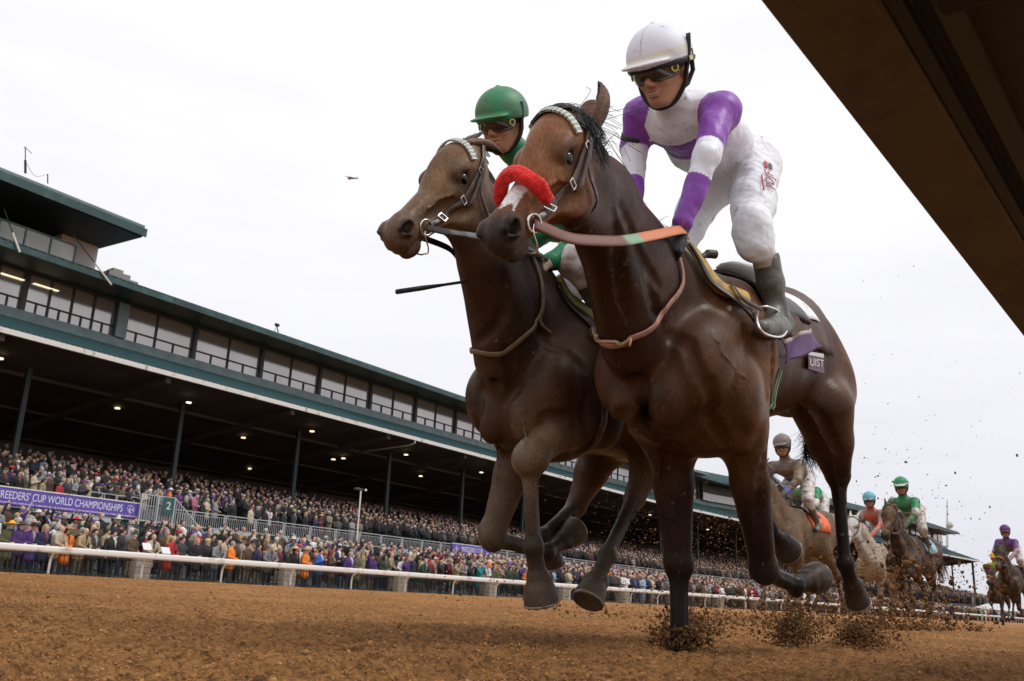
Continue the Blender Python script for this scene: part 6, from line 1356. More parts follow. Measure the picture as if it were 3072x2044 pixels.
def goggles(P, F_, L, U_, s, parent, M):
    mb = MB(); seg = 16
    def pt(a, u, k=1.): return P(.0 + .098 * math.cos(a) * k, .082 * math.sin(a) * k, u)
    n0 = len(mb.v)
    for i in range(seg + 1):
        a = -1.15 + 2.3 * i / seg; hh = .033 * (1 - .30 * abs(a / 1.15) ** 3) * (1 - .35 * math.exp(-(a / .22) ** 2))
        for j in range(5):
            u = .004 + hh * (j - 2) / 2; k = 1.10 + .10 * (1 - ((j - 2) / 2) ** 2) * (1 - abs(a / 1.15) ** 4)
            mb.v.append(tuple(pt(a, u, k)))
    for i in range(seg):
        for j in range(4): mb.f.append([n0 + i * 5 + j, n0 + (i + 1) * 5 + j, n0 + (i + 1) * 5 + j + 1, n0 + i * 5 + j + 1]); mb.m.append(0 if 1 <= i <= seg - 2 else 0)
    g = mb.build('goggles', [M['lens'], M['frame']], parent, True)
    so_ = g.modifiers.new('thick', 'SOLIDIFY'); so_.thickness = .004
    fr = MB()
    top = [pt(-1.15 + 2.3 * i / seg, .004 + .027 * (1 - .35 * abs((-1.15 + 2.3 * i / seg) / 1.15) ** 3), 1.10) for i in range(seg + 1)]
    bot = [pt(-1.15 + 2.3 * i / seg, .004 - .027 * (1 - .35 * abs((-1.15 + 2.3 * i / seg) / 1.15) ** 3) * (1 - .5 * math.exp(-((-1.15 + 2.3 * i / seg) / .22) ** 2)), 1.10) for i in range(seg + 1)]
    for ln in (top, bot): fr.tube(ln, .0032 * s, 6)
    fr.build('goggle_frame', M['frame'], g, True)
    for w_ in (-1, 1):
        st = MB(); st.tube([pt(1.15 * w_, .004, 1.1), P(.005, .086 * w_, .01), P(-.03, .092 * w_, .025)], .010 * s, 6, flat=(1, .2), up=tuple(L)); st.build('goggle_strap', M['black'], g, True)
        q = pt(1.0 * w_, .004, 1.16); nr = (F_ * math.cos(1.0) + L * w_ * math.sin(1.0)); b_ = MB()
        b_.tube([q, q + nr * .006 * s], .014 * s, 14); b_.build('badge', M['badge'], g)
        b2 = MB(); b2.tube([q + nr * .0061 * s, q + nr * .0075 * s], .009 * s, 12); b2.build('badge_ring', M['lens'], g)
    return g

def build_white_jockey(hx):
    M = jockey_mats(); X = lambda px, py, x: atx(px, py, x); xc = -1.68
    t = thing('person', 'jockey in white cap and white and purple silks on the nearest horse', 'jockey', (xc, 3.4, 1.6), 'jockeys riding in the race')
    hc = X(1986, 214, -1.66); F_ = -_f * .76 - _r * .60 - _u * .36; U_ = _u * .93 - _r * .24 - _f * .25; s = 1.18
    vol = Vol(.0048); P, F_, L, U_, R = person_head(vol, hc, F_, U_, s)
    vol.cone(P(-.02, 0, -.07), V(-1.68, 3.14, 2.13), .058, .07, .02, 1, (1, 0, 0), 'skin')
    v, f = vol.mesh(1); W_ = vol.weights(v, .004)
    c = np.tile(V(.50, .265, .165), (len(v), 1)); c = c * (1 - W_.get('lip', 0)[:, None] * .5) + V(.30, .10, .08) * W_['lip'][:, None] * .5
    link('body', mesh_np('white_jockey_body', v, f, None, c, True), M['skin'], t)
    mb = MB(); mb.tube([P(.0925, y_, -.0625 + 10 * y_ * y_) for y_ in (-.018, -.010, 0, .010, .018)], .0040 * s, 6); mb.build('teeth', M['teeth'], t, True)
    hm = helmet_mesh(P, R, s, .005); v, f = hm.mesh(1)
    q = (v - hc) @ U_ / s; c = np.tile(V(.77, .79, .90), (len(v), 1)); band = (q < .068) & (q > .040); c[band] = (.74, .73, .68)
    ql = (v - hc) @ L / s; seam = (np.abs(ql) < .0025) & (q > .07); c[seam] = (.55, .55, .62)
    helm = link('riding_cap', mesh_np('white_cap', v, f, None, c, True), M['cap'], t)
    goggles(P, F_, L, U_, s, t, M)
    st = MB()
    st.tube(spline([P(-.02, .112, .10), P(.0, .110, .04), P(.012, .094, -.02), P(.02, .082, -.06), P(.035, .045, -.105), P(.05, 0, -.118), P(.035, -.045, -.105), P(.02, -.08, -.06), P(.01, -.09, .03)], 4), .008 * s, 6, flat=(1, .35), up=tuple(F_))
    st.tube([P(-.03, .104, .05), P(-.04, .094, -.02), P(.0, .084, -.06), P(.02, .078, -.065)], .008 * s, 6, flat=(1, .4), up=tuple(F_))
    st.build('chin_strap', M['black'], t, True)
    ub = MB(); ub.tube([P(.13 * math.cos(a) * .90 - .005, .11 * math.sin(a) * .93, .022) for a in np.linspace(-PI, PI, 25)], .013 * s, 6, caps=False); ub.build('cap_lining', M['black'], t, True)
    bk = MB(); q = P(.0, .116, .022); bk.box((-.011, -.002, -.007), (.011, .002, .007)); bk.v = [tuple(q + F_ * a * 1.2 + L * b_ + U_ * c_ * 1.2) for a, b_, c_ in bk.v]; bk.build('buckle', M['badge'], t)
    # ---- silks
    SL, SR = X(2158, 330, -1.50), X(1925, 345, -1.86)
    EL, WL = X(2120, 470, -1.475), X(2050, 664, -1.55)
    ER, WR = X(1903, 440, -1.93), X(1902, 590, -1.88)
    vol = Vol(.0048)
    ch = V(-1.69, 3.20, 2.135); pl = V(-1.69, 3.64, 2.12)
    vol.cone(ch, ch * .45 + pl * .55, .108, .120, .06, 1.42, (1, 0, 0), 'torso'); vol.cone(ch * .5 + pl * .5, pl, .120, .120, .06, 1.3, (1, 0, 0), 'torso')
    vol.cone(SL + V(.0, .03, 0), ch, .075, .10, .06, 1, (1, 0, 0), 'torso'); vol.cone(SR + V(.0, .03, 0), ch, .075, .10, .06, 1, (1, 0, 0), 'torso')
    vol.cone(P(-.03, 0, -.10), V(-1.68, 3.16, 2.12), .066, .09, .04, 1, (1, 0, 0), 'torso')
    sleeve(vol, SL, EL, WL, (.068, .050, .040), 'L', .03); sleeve(vol, SR, ER, WR, (.076, .056, .040), 'R', .03)
    v, f = vol.mesh(1); lab, tt = vol.nearest(v)
    tl = lab.astype(str); c = np.tile(V(.79, .80, .87), (len(v), 1)); pur = V(.235, .060, .40)
    for a, S_, E__, W__ in (('L', SL, EL, WL), ('R', SR, ER, WR)):
        l1 = np.linalg.norm(E__ - S_); l2 = np.linalg.norm(W__ - E__); fr = np.full(len(v), -1.)
        q = tl == a + '_u'; fr[q] = tt[q] * l1 / (l1 + l2); q = tl == a + '_l'; fr[q] = (l1 + tt[q] * l2) / (l1 + l2)
        b0, b1 = (.44, .70) if a == 'L' else (.40, .80)
        c[((fr >= 0) & (fr < b0)) | (fr > b1)] = pur
        # the sleeve colour starts at the shoulder seam
        d = (v - S_) @ ((E__ - S_) / l1); near = np.linalg.norm(v - S_, axis=1) < .12; sd = (v[:, 0] - S_[0]) * (1 if a == 'L' else -1)
        c[(tl == 'torso') & near & (sd > -.035)] = pur
    hoop = (tl == 'torso') & (v[:, 1] > 3.17) & (v[:, 1] < 3.32); c[hoop] = pur
    v = folds(v, f, .0038, 50, 3, (.3, .6, .5)); v = folds(v, f, .0016, 150, 13)
    link('jersey', mesh_np('purple_white_jersey', v, f, None, c, True), M['silk'], t)
    # armband on the far sleeve
    ab = MB(); m_ = SR * .25 + ER * .75; d = (ER - SR) / np.linalg.norm(ER - SR); ab.tube([m_ - d * .012, m_ + d * .012], .068, 20); ab.build('armband', M['black'], t, True)
    # ---- breeches
    HL, HR = V(-1.575, 3.66, 2.09), V(-1.77, 3.66, 2.09)
    KL, CL = X(2256, 676, -1.47), X(2268, 742, -1.46); KR, CR = X(2085, 640, -1.86), X(2030, 760, -1.86)
    vol = Vol(.0065)
    vol.ell(V(-1.69, 3.66, 2.10), (.175, .15, .14), None, .05, 'b')
    vol.cone(V(-1.67, 3.58, 2.12), V(-1.67, 3.70, 2.12), .135, .13, .04, 1.15, (1, 0, 0), 'b')
    vol.cone(HL, KL, .115, .068, .05, 1, (1, 0, 0), 'b'); vol.cone(HL * .4 + KL * .6, KL + V(0, 0, -.02), .092, .072, .03, 1, (1, 0, 0), 'b'); vol.cone(KL, CL, .068, .062, .03, 1, (1, 0, 0), 'b'); vol.cone(KL, CL + V(-.0, .0, .02), .070, .072, .03, 1, (1, 0, 0), 'b')
    vol.cone(HR, KR, .118, .085, .05, 1, (1, 0, 0), 'b'); vol.cone(KR, CR, .085, .066, .03, 1, (1, 0, 0), 'b')
    v, f = vol.mesh(1); v = folds(v, f, .0055, 40, 8, (.4, 0, .6)); v = folds(v, f, .0022, 130, 18)
    c = np.tile(V(.80, .82, .88), (len(v), 1))
    link('breeches', mesh_np('white_breeches', v, f, None, c, True), M['breech'], t)
    bre = bpy.data.objects[[o.name for o in t.children if o.name.startswith('breeches')][0]] if t.children else t
    # charity lettering on the thigh, running down the leg
    def onleg(px, py):
        d = ray(px, py); d = d / np.linalg.norm(d); p = CAM + d * 3.2
        for _ in range(40): p = p + d * vol.value(p[None])[0] * .9
        return p
    a0, a1, a2 = onleg(2288, 580), onleg(2276, 488), onleg(2318, 575)
    xd = a1 - a0; nr = np.cross(xd, a2 - a0); nr /= np.linalg.norm(nr)
    if nr @ (CAM - a0) < 0: nr = -nr
    red = mat('logo_red', (.22, .01, .015), rough=.6)
    text_on(bre, 'PDJF', a2 + nr * .016 - xd * .05, xd, nr, .062, red, fit=.125)
    text_on(bre, 'Permanently Disabled Jockeys Fund', a0 + nr * .013, xd, nr, .014, mat('logo_bright_red', (.5, .01, .01), rough=.6), fit=.118)
    lg = MB(); yd = np.cross(nr, xd / np.linalg.norm(xd)); c0 = a2 + nr * .014 + xd * .62 + yd * .018
    for sx_, cc in ((0, 0), (1, 1)): lg.prism([c0 + yd * -.022 * sx_, c0 + xd * .20 + yd * -.022 * sx_, c0 + xd * .22 + yd * (.016 - .022 * sx_), c0 + xd * .02 + yd * (.016 - .022 * sx_)], nr * .0015, sx_)
    lg.build('emblem', [mat('logo_bright_red'), mat('logo_grey', (.03, .035, .045))], bre)
    # ---- sock and boots
    AK, TOE, HEEL = X(2326, 925, -1.45), X(2285, 985, -1.40), X(2362, 985, -1.47)
    BT = X(2298, 778, -1.45)
    mb = MB(); mb.tube([X(2284, 735, -1.45), BT + V(0, 0, -.03)], [.050, .047], 20); mb.build('sock', mat('muddy_sock', (.62, .57, .53), rough=.8, dirt=(.3, .22, .15), damt=.25, dscale=30), t, True)
    for nm, (bt, ak, toe, heel, kn) in dict(L=(BT, AK, TOE, HEEL, KL), R=(V(-1.93, 3.50, 1.62), V(-1.98, 3.52, 1.36), V(-1.99, 3.38, 1.27), V(-1.98, 3.58, 1.29), KR)).items():
        vol = Vol(.006)
        vol.cone(bt, bt * .5 + ak * .5, .056, .054, .01, 1, (1, 0, 0), 'b'); vol.cone(bt * .5 + ak * .5, ak, .054, .042, .02, 1, (1, 0, 0), 'b')
        vol.cone(ak, heel, .042, .040, .03, 1, (1, 0, 0), 'b'); mid = heel * .35 + toe * .65
        vol.cone(heel, mid, .040, .042, .02, 1, (1, 0, 0), 'b'); vol.cone(ak, mid, .038, .040, .02, 1, (1, 0, 0), 'b'); vol.cone(mid, toe, .043, .032, .02, 1, (1, 0, 0), 'b')
        d = bt - ak; d /= np.linalg.norm(d); vol.cutcone(bt + d * .01, bt + d * .08, .049, .06, .003)
        m_ = bt * .62 + ak * .38; 
        v, f = vol.mesh(1); b = link('boot', mesh_np('boot', v, f, None, None, True), M['boot'], t)
        rb = MB(); rb.tube([m_ + d * .002, m_ - d * .002], .0565, 20); rb.build('boot_seam', M['black'], b, True)
    # ---- gloved hands
    vol = Vol(.0045); hand(vol, WL + (WL - EL) / np.linalg.norm(WL - EL) * .035, (WL - EL) / np.linalg.norm(WL - EL) + V(.1, -.3, 0), (-.55, .35, -.55), 1, 'g', 1.12)
    v, f = vol.mesh(1); link('glove', mesh_np('glove', v, f, None, None, True), M['glove'], t)
    vol = Vol(.0055); hand(vol, WR + V(0, 0, -.03), (.1, -.4, -1), (.6, .3, -.3), -1, 'g', 1.1)
    v, f = vol.mesh(1); link('glove', mesh_np('glove', v, f, None, None, True), M['glove'], t)
    return t, dict(WL=WL, WR=WR, EL=EL)

def rider(t, J, col, h=.010, detail=1):
    """clothes and body of a crouching rider from joints J (world): head, look, up, SL SR EL ER WL WR, chest, hips, KL KR, AL AR, TL TR.
    col: dict cap, peak, body(fn of vertices -> colour), breech"""
    M = jockey_mats(); hc = J['head']; s = J.get('s', 1.1)
    vol = Vol(h * .8); P, F_, L, U_, R = person_head(vol, hc, J['look'], J['up'], s)
    vol.cone(P(-.02, 0, -.07), J['chest'] + V(0, -.02, .02), .055, .07, .02, 1, (1, 0, 0), 'skin')
    v, f = vol.mesh(1); c = np.tile(V(*J.get('skin', (.34, .175, .105))), (len(v), 1))
    link('body', mesh_np('rider_body', v, f, None, c, True), M['skin'], t)
    hm = helmet_mesh(P, R, s, h * .8); v, f = hm.mesh(1); c = np.tile(V(*col['cap']), (len(v), 1)); q = (v - hc) @ U_ / s
    if 'band' in col: c[(q < .066) & (q > .040)] = col['band']
    link('riding_cap', mesh_np('rider_cap', v, f, None, c, True), M['cap'], t)
    if detail: goggles(P, F_, L, U_, s, t, M)
    else:
        mb = MB(); mb.tube([P(.100 * math.cos(a), .085 * math.sin(a), .004) for a in np.linspace(-1.2, 1.2, 7)], .022 * s, 6); mb.build('goggles', M['lens'], t, True)
    st = MB(); st.tube(spline([P(-.0, .108, .08), P(.012, .094, -.02), P(.02, .082, -.06), P(.035, .045, -.105), P(.05, 0, -.118), P(.035, -.045, -.105), P(.02, -.08, -.06), P(.01, -.09, .03)], 3), .010 * s, 5); st.build('chin_strap', M['black'], t, True)
    vol = Vol(h); ch, pl = J['chest'], J['hips']
    vol.cone(ch, ch * .45 + pl * .55, .125, .13, .05, 1.25, (1, 0, 0), 'torso'); vol.cone(ch * .5 + pl * .5, pl, .13, .12, .05, 1.2, (1, 0, 0), 'torso'); vol.cone(P(-.03, 0, -.10), ch, .066, .10, .04, 1, (1, 0, 0), 'torso')
    for a in 'LR':
        vol.cone(J['S' + a] + V(0, .03, 0), ch, .072, .10, .05, 1, (1, 0, 0), 'torso'); sleeve(vol, J['S' + a], J['E' + a], J['W' + a], (.076, .058, .040), a, .03)
    v, f = vol.mesh(1); lab, tt = vol.nearest(v); lab = lab.astype(str)
    arm = np.full(len(v), -1.)
    for a in 'LR':
        q = lab == a + '_u'; arm[q] = tt[q] * .5; q = lab == a + '_l'; arm[q] = .5 + tt[q] * .5
    spn = ((v - ch) @ (pl - ch)) / ((pl - ch) @ (pl - ch))
    c = col['body'](v, arm, spn); v = folds(v, f, .005, 50, 5, (0, 1, .5))
    link('jersey', mesh_np('rider_jersey', v, f, None, c, True), mat('muddy_silk', attr=True, rough=.55, dirt=(.16, .11, .07), damt=.30, dscale=9, bump=.15, bscale=40) if col.get('mud') else M['silk'], t)
    vol = Vol(h); vol.ell(pl + V(0, .02, 0), (.17, .15, .13), None, .05, 'b')
    for a, w_ in (('L', 1), ('R', -1)):
        hp = pl + V(.09 * w_, .02, -.02); K_ = J['K' + a]; A_ = J['A' + a]; cf = K_ * .75 + A_ * .25
        vol.cone(hp, K_, .112, .080, .05, 1, (1, 0, 0), 'b'); vol.cone(K_, cf, .080, .066, .03, 1, (1, 0, 0), 'b')
    v, f = vol.mesh(1); v = folds(v, f, .006, 45, 6, (0, 0, 1)); c = np.tile(V(*col['breech']), (len(v), 1))
    link('breeches', mesh_np('rider_breeches', v, f, None, c, True), mat('muddy_breeches', attr=True, rough=.65, dirt=(.22, .13, .085), damt=col.get('bmud', .45), dscale=13, bump=.3, bscale=30), t)
    for a in 'LR':
        vol = Vol(h * .9); K_, A_, T_ = J['K' + a], J['A' + a], J['T' + a]; bt = K_ * .7 + A_ * .3; hl = A_ + (A_ - K_) / np.linalg.norm(A_ - K_) * .05 - (T_ - A_) * .3
        vol.cone(bt, A_, .055, .042, .02, 1, (1, 0, 0), 'b'); vol.cone(A_, hl, .042, .038, .02, 1, (1, 0, 0), 'b'); vol.cone(hl, T_, .042, .032, .02, 1, (1, 0, 0), 'b'); vol.cone(A_, T_, .036, .030, .02, 1, (1, 0, 0), 'b')
        v, f = vol.mesh(1); link('boot', mesh_np('rider_boot', v, f, None, None, True), M['boot'], t)
        vol = Vol(min(h, .008) * (.8 if detail else 1.4)); d = J['W' + a] - J['E' + a]; d /= np.linalg.norm(d); hand(vol, J['W' + a] + d * .03, d + V(0, -.3, 0), (-.5 if a == 'L' else .5, .35, -.5), 1 if a == 'L' else -1, 'g', 1.1)
        v, f = vol.mesh(1); link('hand', mesh_np('rider_hand', v, f, None, np.tile(V(*J.get('glove', (.34, .175, .105))), (len(v), 1)), True), M['skin'], t)
    return P
def build_green_jockey():
    M = jockey_mats(); X = atx
    t = thing('person', 'jockey in a muddy green cap leaning over the second horse, whip in hand', 'jockey', (-2.45, 3.6, 1.6), 'jockeys riding in the race')
    J = dict(head=X(1510, 374, -2.46), look=-_f * .82 - _r * .50 - _u * .28, up=_u * .96 - _r * .14 - _f * .18, s=1.06, skin=(.48, .26, .16), glove=(.50, .38, .26),
             chest=V(-2.45, 3.62, 1.98), hips=V(-2.42, 4.10, 2.02), SL=V(-2.26, 3.62, 2.0), SR=V(-2.64, 3.60, 2.02), EL=V(-2.22, 3.42, 1.84), ER=V(-2.70, 3.40, 1.86), WL=X(1652, 782, -2.28), WR=X(1560, 800, -2.60),
             KL=X(1728, 785, -2.22), KR=V(-2.68, 3.60, 1.62), AL=X(1812, 950, -2.20), AR=V(-2.72, 3.72, 1.32), TL=X(1790, 1000, -2.16), TR=V(-2.72, 3.55, 1.26))
    gr = V(.012, .21, .085)
    def body(v, arm, spn):
        c = np.tile(gr, (len(v), 1)); return c
    P = rider(t, J, dict(cap=(.03, .235, .10), body=body, breech=(.72, .68, .68), bmud=.62), .0065)
    mats = mat('muddy_cap', attr=True, rough=.5, dirt=(.10, .10, .045), damt=.5, dscale=11)
    for o in t.children:
        if o.name.startswith('riding_cap'): o.data.materials[0] = mats
    # whip: one straight stick through the fist
    a, b = X(1686, 802, -2.28), X(1190, 876, -2.42); mb = MB(); d = b - a
    mb.tube([a, a + d * .02, a + d * .03, a + d * .30], [.016, .017, .011, .010], 10); mb.tube([a + d * .30, a + d * .75], [.007, .006], 8); mb.tube([a + d * .75, a + d * .86, b], [.006, .010, .010], 8)
    w = mb.build('whip', M['black'], None, True); tag(w, 'black riding whip held across the second horse\'s neck by the green capped jockey', 'whip')
    return t, J
def tack_second(t, h, J):
    T = tack_mats(); M = horse_mats(); hv, vol, A, L, N, s, X = h['hv'], h['vol'], h['A'], h['L'], h['N'], h['s'], h['X']
    bridle(h, t, T, fleece=None); dk = V(.03, .025, .022)
    up = (.75, -.62, .2)
    rein([h['ring1'], atx(1350, 698, -2.18), atx(1420, 708, -2.17), atx(1480, 722, -2.17), atx(1570, 740, -2.2), J['WL']], .028, [(0, 1, dk), (.35, .5, V(.12, .14, .14))], t, T, up=up)
    rein([h['ring-1'], atx(1340, 742, -2.40), atx(1400, 785, -2.46), J['WR']], .024, [(0, 1, dk * .5)], t, T, up=(-.7, -.7, 0))
    P, Nn = vol.drape(spline([X(1575, 770, .22), X(1604, 830, .24), X(1612, 880, .24), X(1604, 935, .22), X(1570, 985, .20), X(1500, 1028, .12), X(1440, 1048, .0), X(1413, 1030, -.12), X(1410, 980, -.2)], 8), .008)
    tan = mat('worn_strap', (.17, .12, .075), rough=.6, dirt=(.25, .18, .11), damt=.5, dscale=20)
    mb = MB(); mb.tube(P, 1., 8, flat=(.010, .004), up=Nn); P2, N2 = vol.drape(spline([X(1603, 935, .22), X(1618, 970, .24), X(1652, 1002, .25)], 5), .008); mb.tube(P2, 1., 6, flat=(.006, .003), up=N2); mb.build('neck_strap', tan, t, True)
    P, Nn = vol.drape(spline([X(1655, 842, .18), X(1700, 862, .22), X(1738, 905, .25), X(1775, 975, .28), X(1798, 1050, .3), X(1800, 1130, .3)], 6), .016)
    mb = MB(); mb.tube(P, 1., 8, flat=(.024, .012), up=Nn); mb.build('saddle_pad', mat('olive_pad', (.16, .14, .05), rough=.7, dirt=(.28, .24, .05), damt=.5, dscale=12), t, True)
    P, Nn = vol.drape(spline([X(1650, 862, .18), X(1700, 905, .22), X(1740, 965, .25), X(1780, 1050, .28)], 6), .010)
    mb = MB(); mb.tube(P, 1., 8, flat=(.022, .008), up=Nn); mb.build('saddle', T['dark'], t, True)
    P, Nn = vol.drape(spline([X(1765, 1200, .3), X(1755, 1280, .28), X(1720, 1340, .2)], 6), .008); mb = MB(); mb.tube(P, 1., 8, flat=(.02, .004), up=Nn); mb.build('girth', T['leather'], t, True)
    r = np.random.RandomState(4); mb = MB(); crest = spline([hv(-.03, .03), V(-2.34, 2.68, 1.78), V(-2.40, 2.95, 1.66), V(-2.44, 3.25, 1.58)], 16); crest, nn = vol.drape(crest, -.003)
    for i in range(260):
        k = r.randint(0, len(crest)); p = crest[k] + r.normal(0, .012, 3); d = nn[k] * .5 + V(.2, .5, .1) + r.normal(0, .2, 3); q = p + d * .03; e = q + V(.2, .5, -.6) * r.uniform(.04, .12); mb.tube(spline([p, q, e], 3), .003, 3, caps=False)
    mb.build('mane', M['hair'], t, kind='stuff')
    mb = MB()
    for i in range(150):
        p = hv(r.uniform(-.02, .05), .035, r.uniform(-.05, .05)); d = N * .5 - A * .5 + L * r.normal(.3, .4); q = p + d * .02; e = q + (d * .3 - A * .8 + V(.3, .3, 0)) * r.uniform(.02, .06); mb.tube(spline([p, q, e], 3), .0018, 3, caps=False)
    mb.build('forelock', M['ghair'], t, kind='stuff')

# ================================================================== THE HORSES AND RIDERS BEHIND
def far_horse(x, y, label, col, jk, jlabel, h=.021, phase=0, headturn=0., cloth=None, noseband=None, white=0., yaw=0.):
    lat = V(1, 0, 0); O0 = V(x, y, gz(x)); W = lambda a, b, c: O0 + V(a, b, c)
    M = horse_mats(); T = tack_mats(); vol = Vol(h)
    po = W(.02 + headturn, -.80, 1.92); mz = W(.02 + headturn * 1.8, -1.22, 1.42)
    A, L, N, Ln = frame(po, mz, (1, -.25 * headturn, 0)); s = Ln / .60; hv = head_prims(vol, po, A, L, N, s, .035)
    for w_ in (-1, 1): ear_prims(vol, hv(.0, .02, .055 * w_), hv(-.15, .03, .09 * w_), L, .034); vol.cone(hv(.0, .02, .055 * w_), hv(-.15, .03, .09 * w_), .034, .012, .01, 1, L, 'ear')
    n1 = W(.01, -.52, 1.66); n2 = W(0, -.28, 1.46)
    vol.cone(hv(.06, -.05), n1, .095, .145, .05, .65, lat, 'neck'); vol.cone(n1, n2, .15, .20, .05, .65, lat, 'neck'); vol.cone(n2, W(0, -.08, 1.28), .20, .27, .06, .68, lat, 'neck'); vol.cone(hv(.22, -.12), W(0, -.32, 1.2), .07, .15, .05, .8, lat, 'neck')
    vol.cone(W(0, .15, 1.17), W(0, .85, 1.20), .335, .30, .08, .80, lat, 'body'); vol.cone(W(0, .8, 1.20), W(0, 1.35, 1.32), .28, .27, .08, .95, lat, 'body')
    vol.ell(W(0, -.16, 1.02), (.22, .17, .25), None, .07, 'body')
    for w_ in (-1, 1): vol.ell(W(.16 * w_, -.20, 1.0), (.085, .09, .13), None, .04, 'body'); vol.cone(W(.15 * w_, .16, 1.38), W(.19 * w_, -.16, 1.05), .11, .10, .06, .7, lat, 'body')
    F = {0: dict(l=((.14, -.02, .98), (.15, -.40, .86), (.14, -.36, .50), (.14, -.24, .34)), r=((-.13, .06, .88), (-.13, .12, .44), (-.13, .36, .28), (-.13, .50, .30))),
         1: dict(l=((.13, .06, .88), (.13, .16, .46), (.13, .42, .38), (.13, .56, .44)), r=((-.14, .0, .92), (-.15, -.30, .62), (-.14, -.44, .30), (-.14, -.54, .14))),
         2: dict(l=((.14, .02, .90), (.14, -.12, .50), (.14, -.10, .16), (.14, -.16, .02)), r=((-.14, .02, .94), (-.15, -.28, .70), (-.14, -.06, .48), (-.14, .04, .38)))}[phase]
    for k, w_ in (('l', 1), ('r', -1)):
        a, b, c, d = [W(*q) for q in F[k]]; limb(vol, W(.17 * w_, -.14, 1.02), a, b, c, d, 'fore', lat, 1.1)
    Hh = ((.16, .70, .98), (.15, 1.05, .66), (.15, .80, .34), (.15, .66, .20)), ((-.16, .95, .98), (-.15, 1.45, .70), (-.15, 1.62, .34), (-.15, 1.74, .22))
    for k, (q, w_) in enumerate(zip(Hh if phase != 1 else Hh[::-1], (1, -1))):
        a, b, c, d = [W(abs(z[0]) * w_, z[1], z[2]) for z in q]; limb(vol, W(.12 * w_, 1.30, 1.22), a, b, c, d, 'hind', lat, 1.0, .85)
    v, f = vol.mesh(1); t = thing('race_horse', label, 'horse', tuple(O0), 'race horses on the dirt track')
    link('body', mesh_np('far_horse_body', v, f, None, coat(vol, v, col, ''), True), mat('muddy_coat', attr=True, rough=.6, spec=.2, var=.25, vscale=7, dirt=(.20, .115, .06), damt=.42, dscale=7), t)
    for w_ in (-1, 1): mb = MB(); mb.ball(hv(.198, -.03, .088 * w_), .028 * s, 8); mb.build('eye', M['eye'], t, True)
    r = np.random.RandomState(int(x * -100)); mb = MB()
    for i in range(160):
        q = r.rand(); p = hv(-.02, .04) * (1 - q) + W(0, -.05, 1.56) * q + V(0, .03, .03) + r.normal(0, .02, 3); e = p + V(r.normal(.03, .04), r.uniform(.08, .2), r.uniform(-.08, .04)); mb.tube([p, (p + e) / 2 + V(0, 0, .03), e], [.006, .005, .001], 3, caps=False)
    mb.build('mane', M['ghair'] if white else M['hair'], t, kind='stuff')
    mb = MB()
    for i in range(140):
        p = W(r.normal(0, .02), 1.62, 1.35); e = p + V(r.normal(0, .07), r.uniform(.35, .6), r.uniform(-.6, -.3)); mb.tube(spline([p, (p + e) / 2 + V(0, 0, .12), e], 3), [.008, .008, .007, .006, .005, .003, .001], 3, caps=False)
    mb.build('tail', M['hair'], t, kind='stuff')
    # harness
    mb = MB()
    for w_ in (-1, 1): strap(vol, [hv(.0, .0, .08 * w_), hv(.2, -.09, .13 * w_), hv(.47, -.085, .07 * w_)], .022, .004, .006, 5, mb=mb)
    strap(vol, [hv(.07, -.03, .12), hv(.05, .09, .0), hv(.07, -.03, -.12)], .022, .004, .006, 6, mb=mb); mb.build('bridle', T['leather'], t, True)
    if noseband:
        mb = MB(); P, Nn = vol.drape(spline([hv(.36, -.06, .1), hv(.37, .04, .07), hv(.37, .09, 0), hv(.37, .04, -.07), hv(.36, -.06, -.1)], 5), .014); mb.tube(P, .022, 8); mb.build('noseband', mat('noseband_%s' % noseband[0], noseband[1], rough=.9), t, True)
    th = {}
    for w_, k in ((1, 'L'), (-1, 'R')): th[k] = vol.drape(np.array([hv(.49, -.085, .08 * w_)]), .01)[0][0]
    # saddle and cloth
    def cl(name, y0, y1, a, off, m, w2=.34):
        n1_, n2_ = 8, 12; P = np.array([W(w2 * math.sin(q), y0 + (y1 - y0) * p, 1.18 + .42 * math.cos(q)) for p in np.linspace(0, 1, n1_) for q in np.linspace(-a, a, n2_)]); P, _ = vol.drape(P, off)
        fc = [[i * n2_ + j, (i + 1) * n2_ + j, (i + 1) * n2_ + j + 1, i * n2_ + j + 1] for i in range(n1_ - 1) for j in range(n2_ - 1)]; o = link(name, mesh_np(name, P, fc, None, None, True), m, t); sm = o.modifiers.new('thick', 'SOLIDIFY'); sm.thickness = .012; sm.offset = 0
    cc = cloth or (.1, .1, .12); cl('saddle_cloth', .35, .98, 1.45, .014, mat('cloth_%d%d%d' % tuple(int(q * 100) for q in cc), cc, rough=.6, dirt=(.2, .12, .07), damt=.3, dscale=9)); cl('saddle', .30, .72, .9, .035, T['dark'])
    # the rider
    J = dict(head=W(.02 + .0, -.02, 2.33), look=V(.15, -.95, -.28), up=V(0, -.2, 1), s=1.12, chest=W(0, .16, 2.06), hips=W(0, .66, 2.02), SL=W(.19, .12, 2.08), SR=W(-.19, .12, 2.08), EL=W(.25, -.10, 1.84), ER=W(-.25, -.10, 1.84), WL=W(.10, -.30, 1.62), WR=W(-.10, -.30, 1.62),
             KL=W(.24, .26, 1.62), KR=W(-.24, .26, 1.62), AL=W(.27, .50, 1.30), AR=W(-.27, .50, 1.30), TL=W(.30, .36, 1.22), TR=W(-.30, .36, 1.22), glove=jk.get('glove', (.30, .17, .11)))
    tj = thing('person', jlabel, 'jockey', tuple(W(0, .4, 1.6)), 'jockeys riding in the race'); rider(tj, J, jk, .014, 0)
    for k in 'LR': rein([th[k], (th[k] + J['W' + k]) / 2 - V(0, 0, .06), J['W' + k]], .024, [(0, 1, V(.06, .04, .03))], t, T, up=(1, 0, 0), seg=4)
    return t
MUD = V(.17, .115, .07)
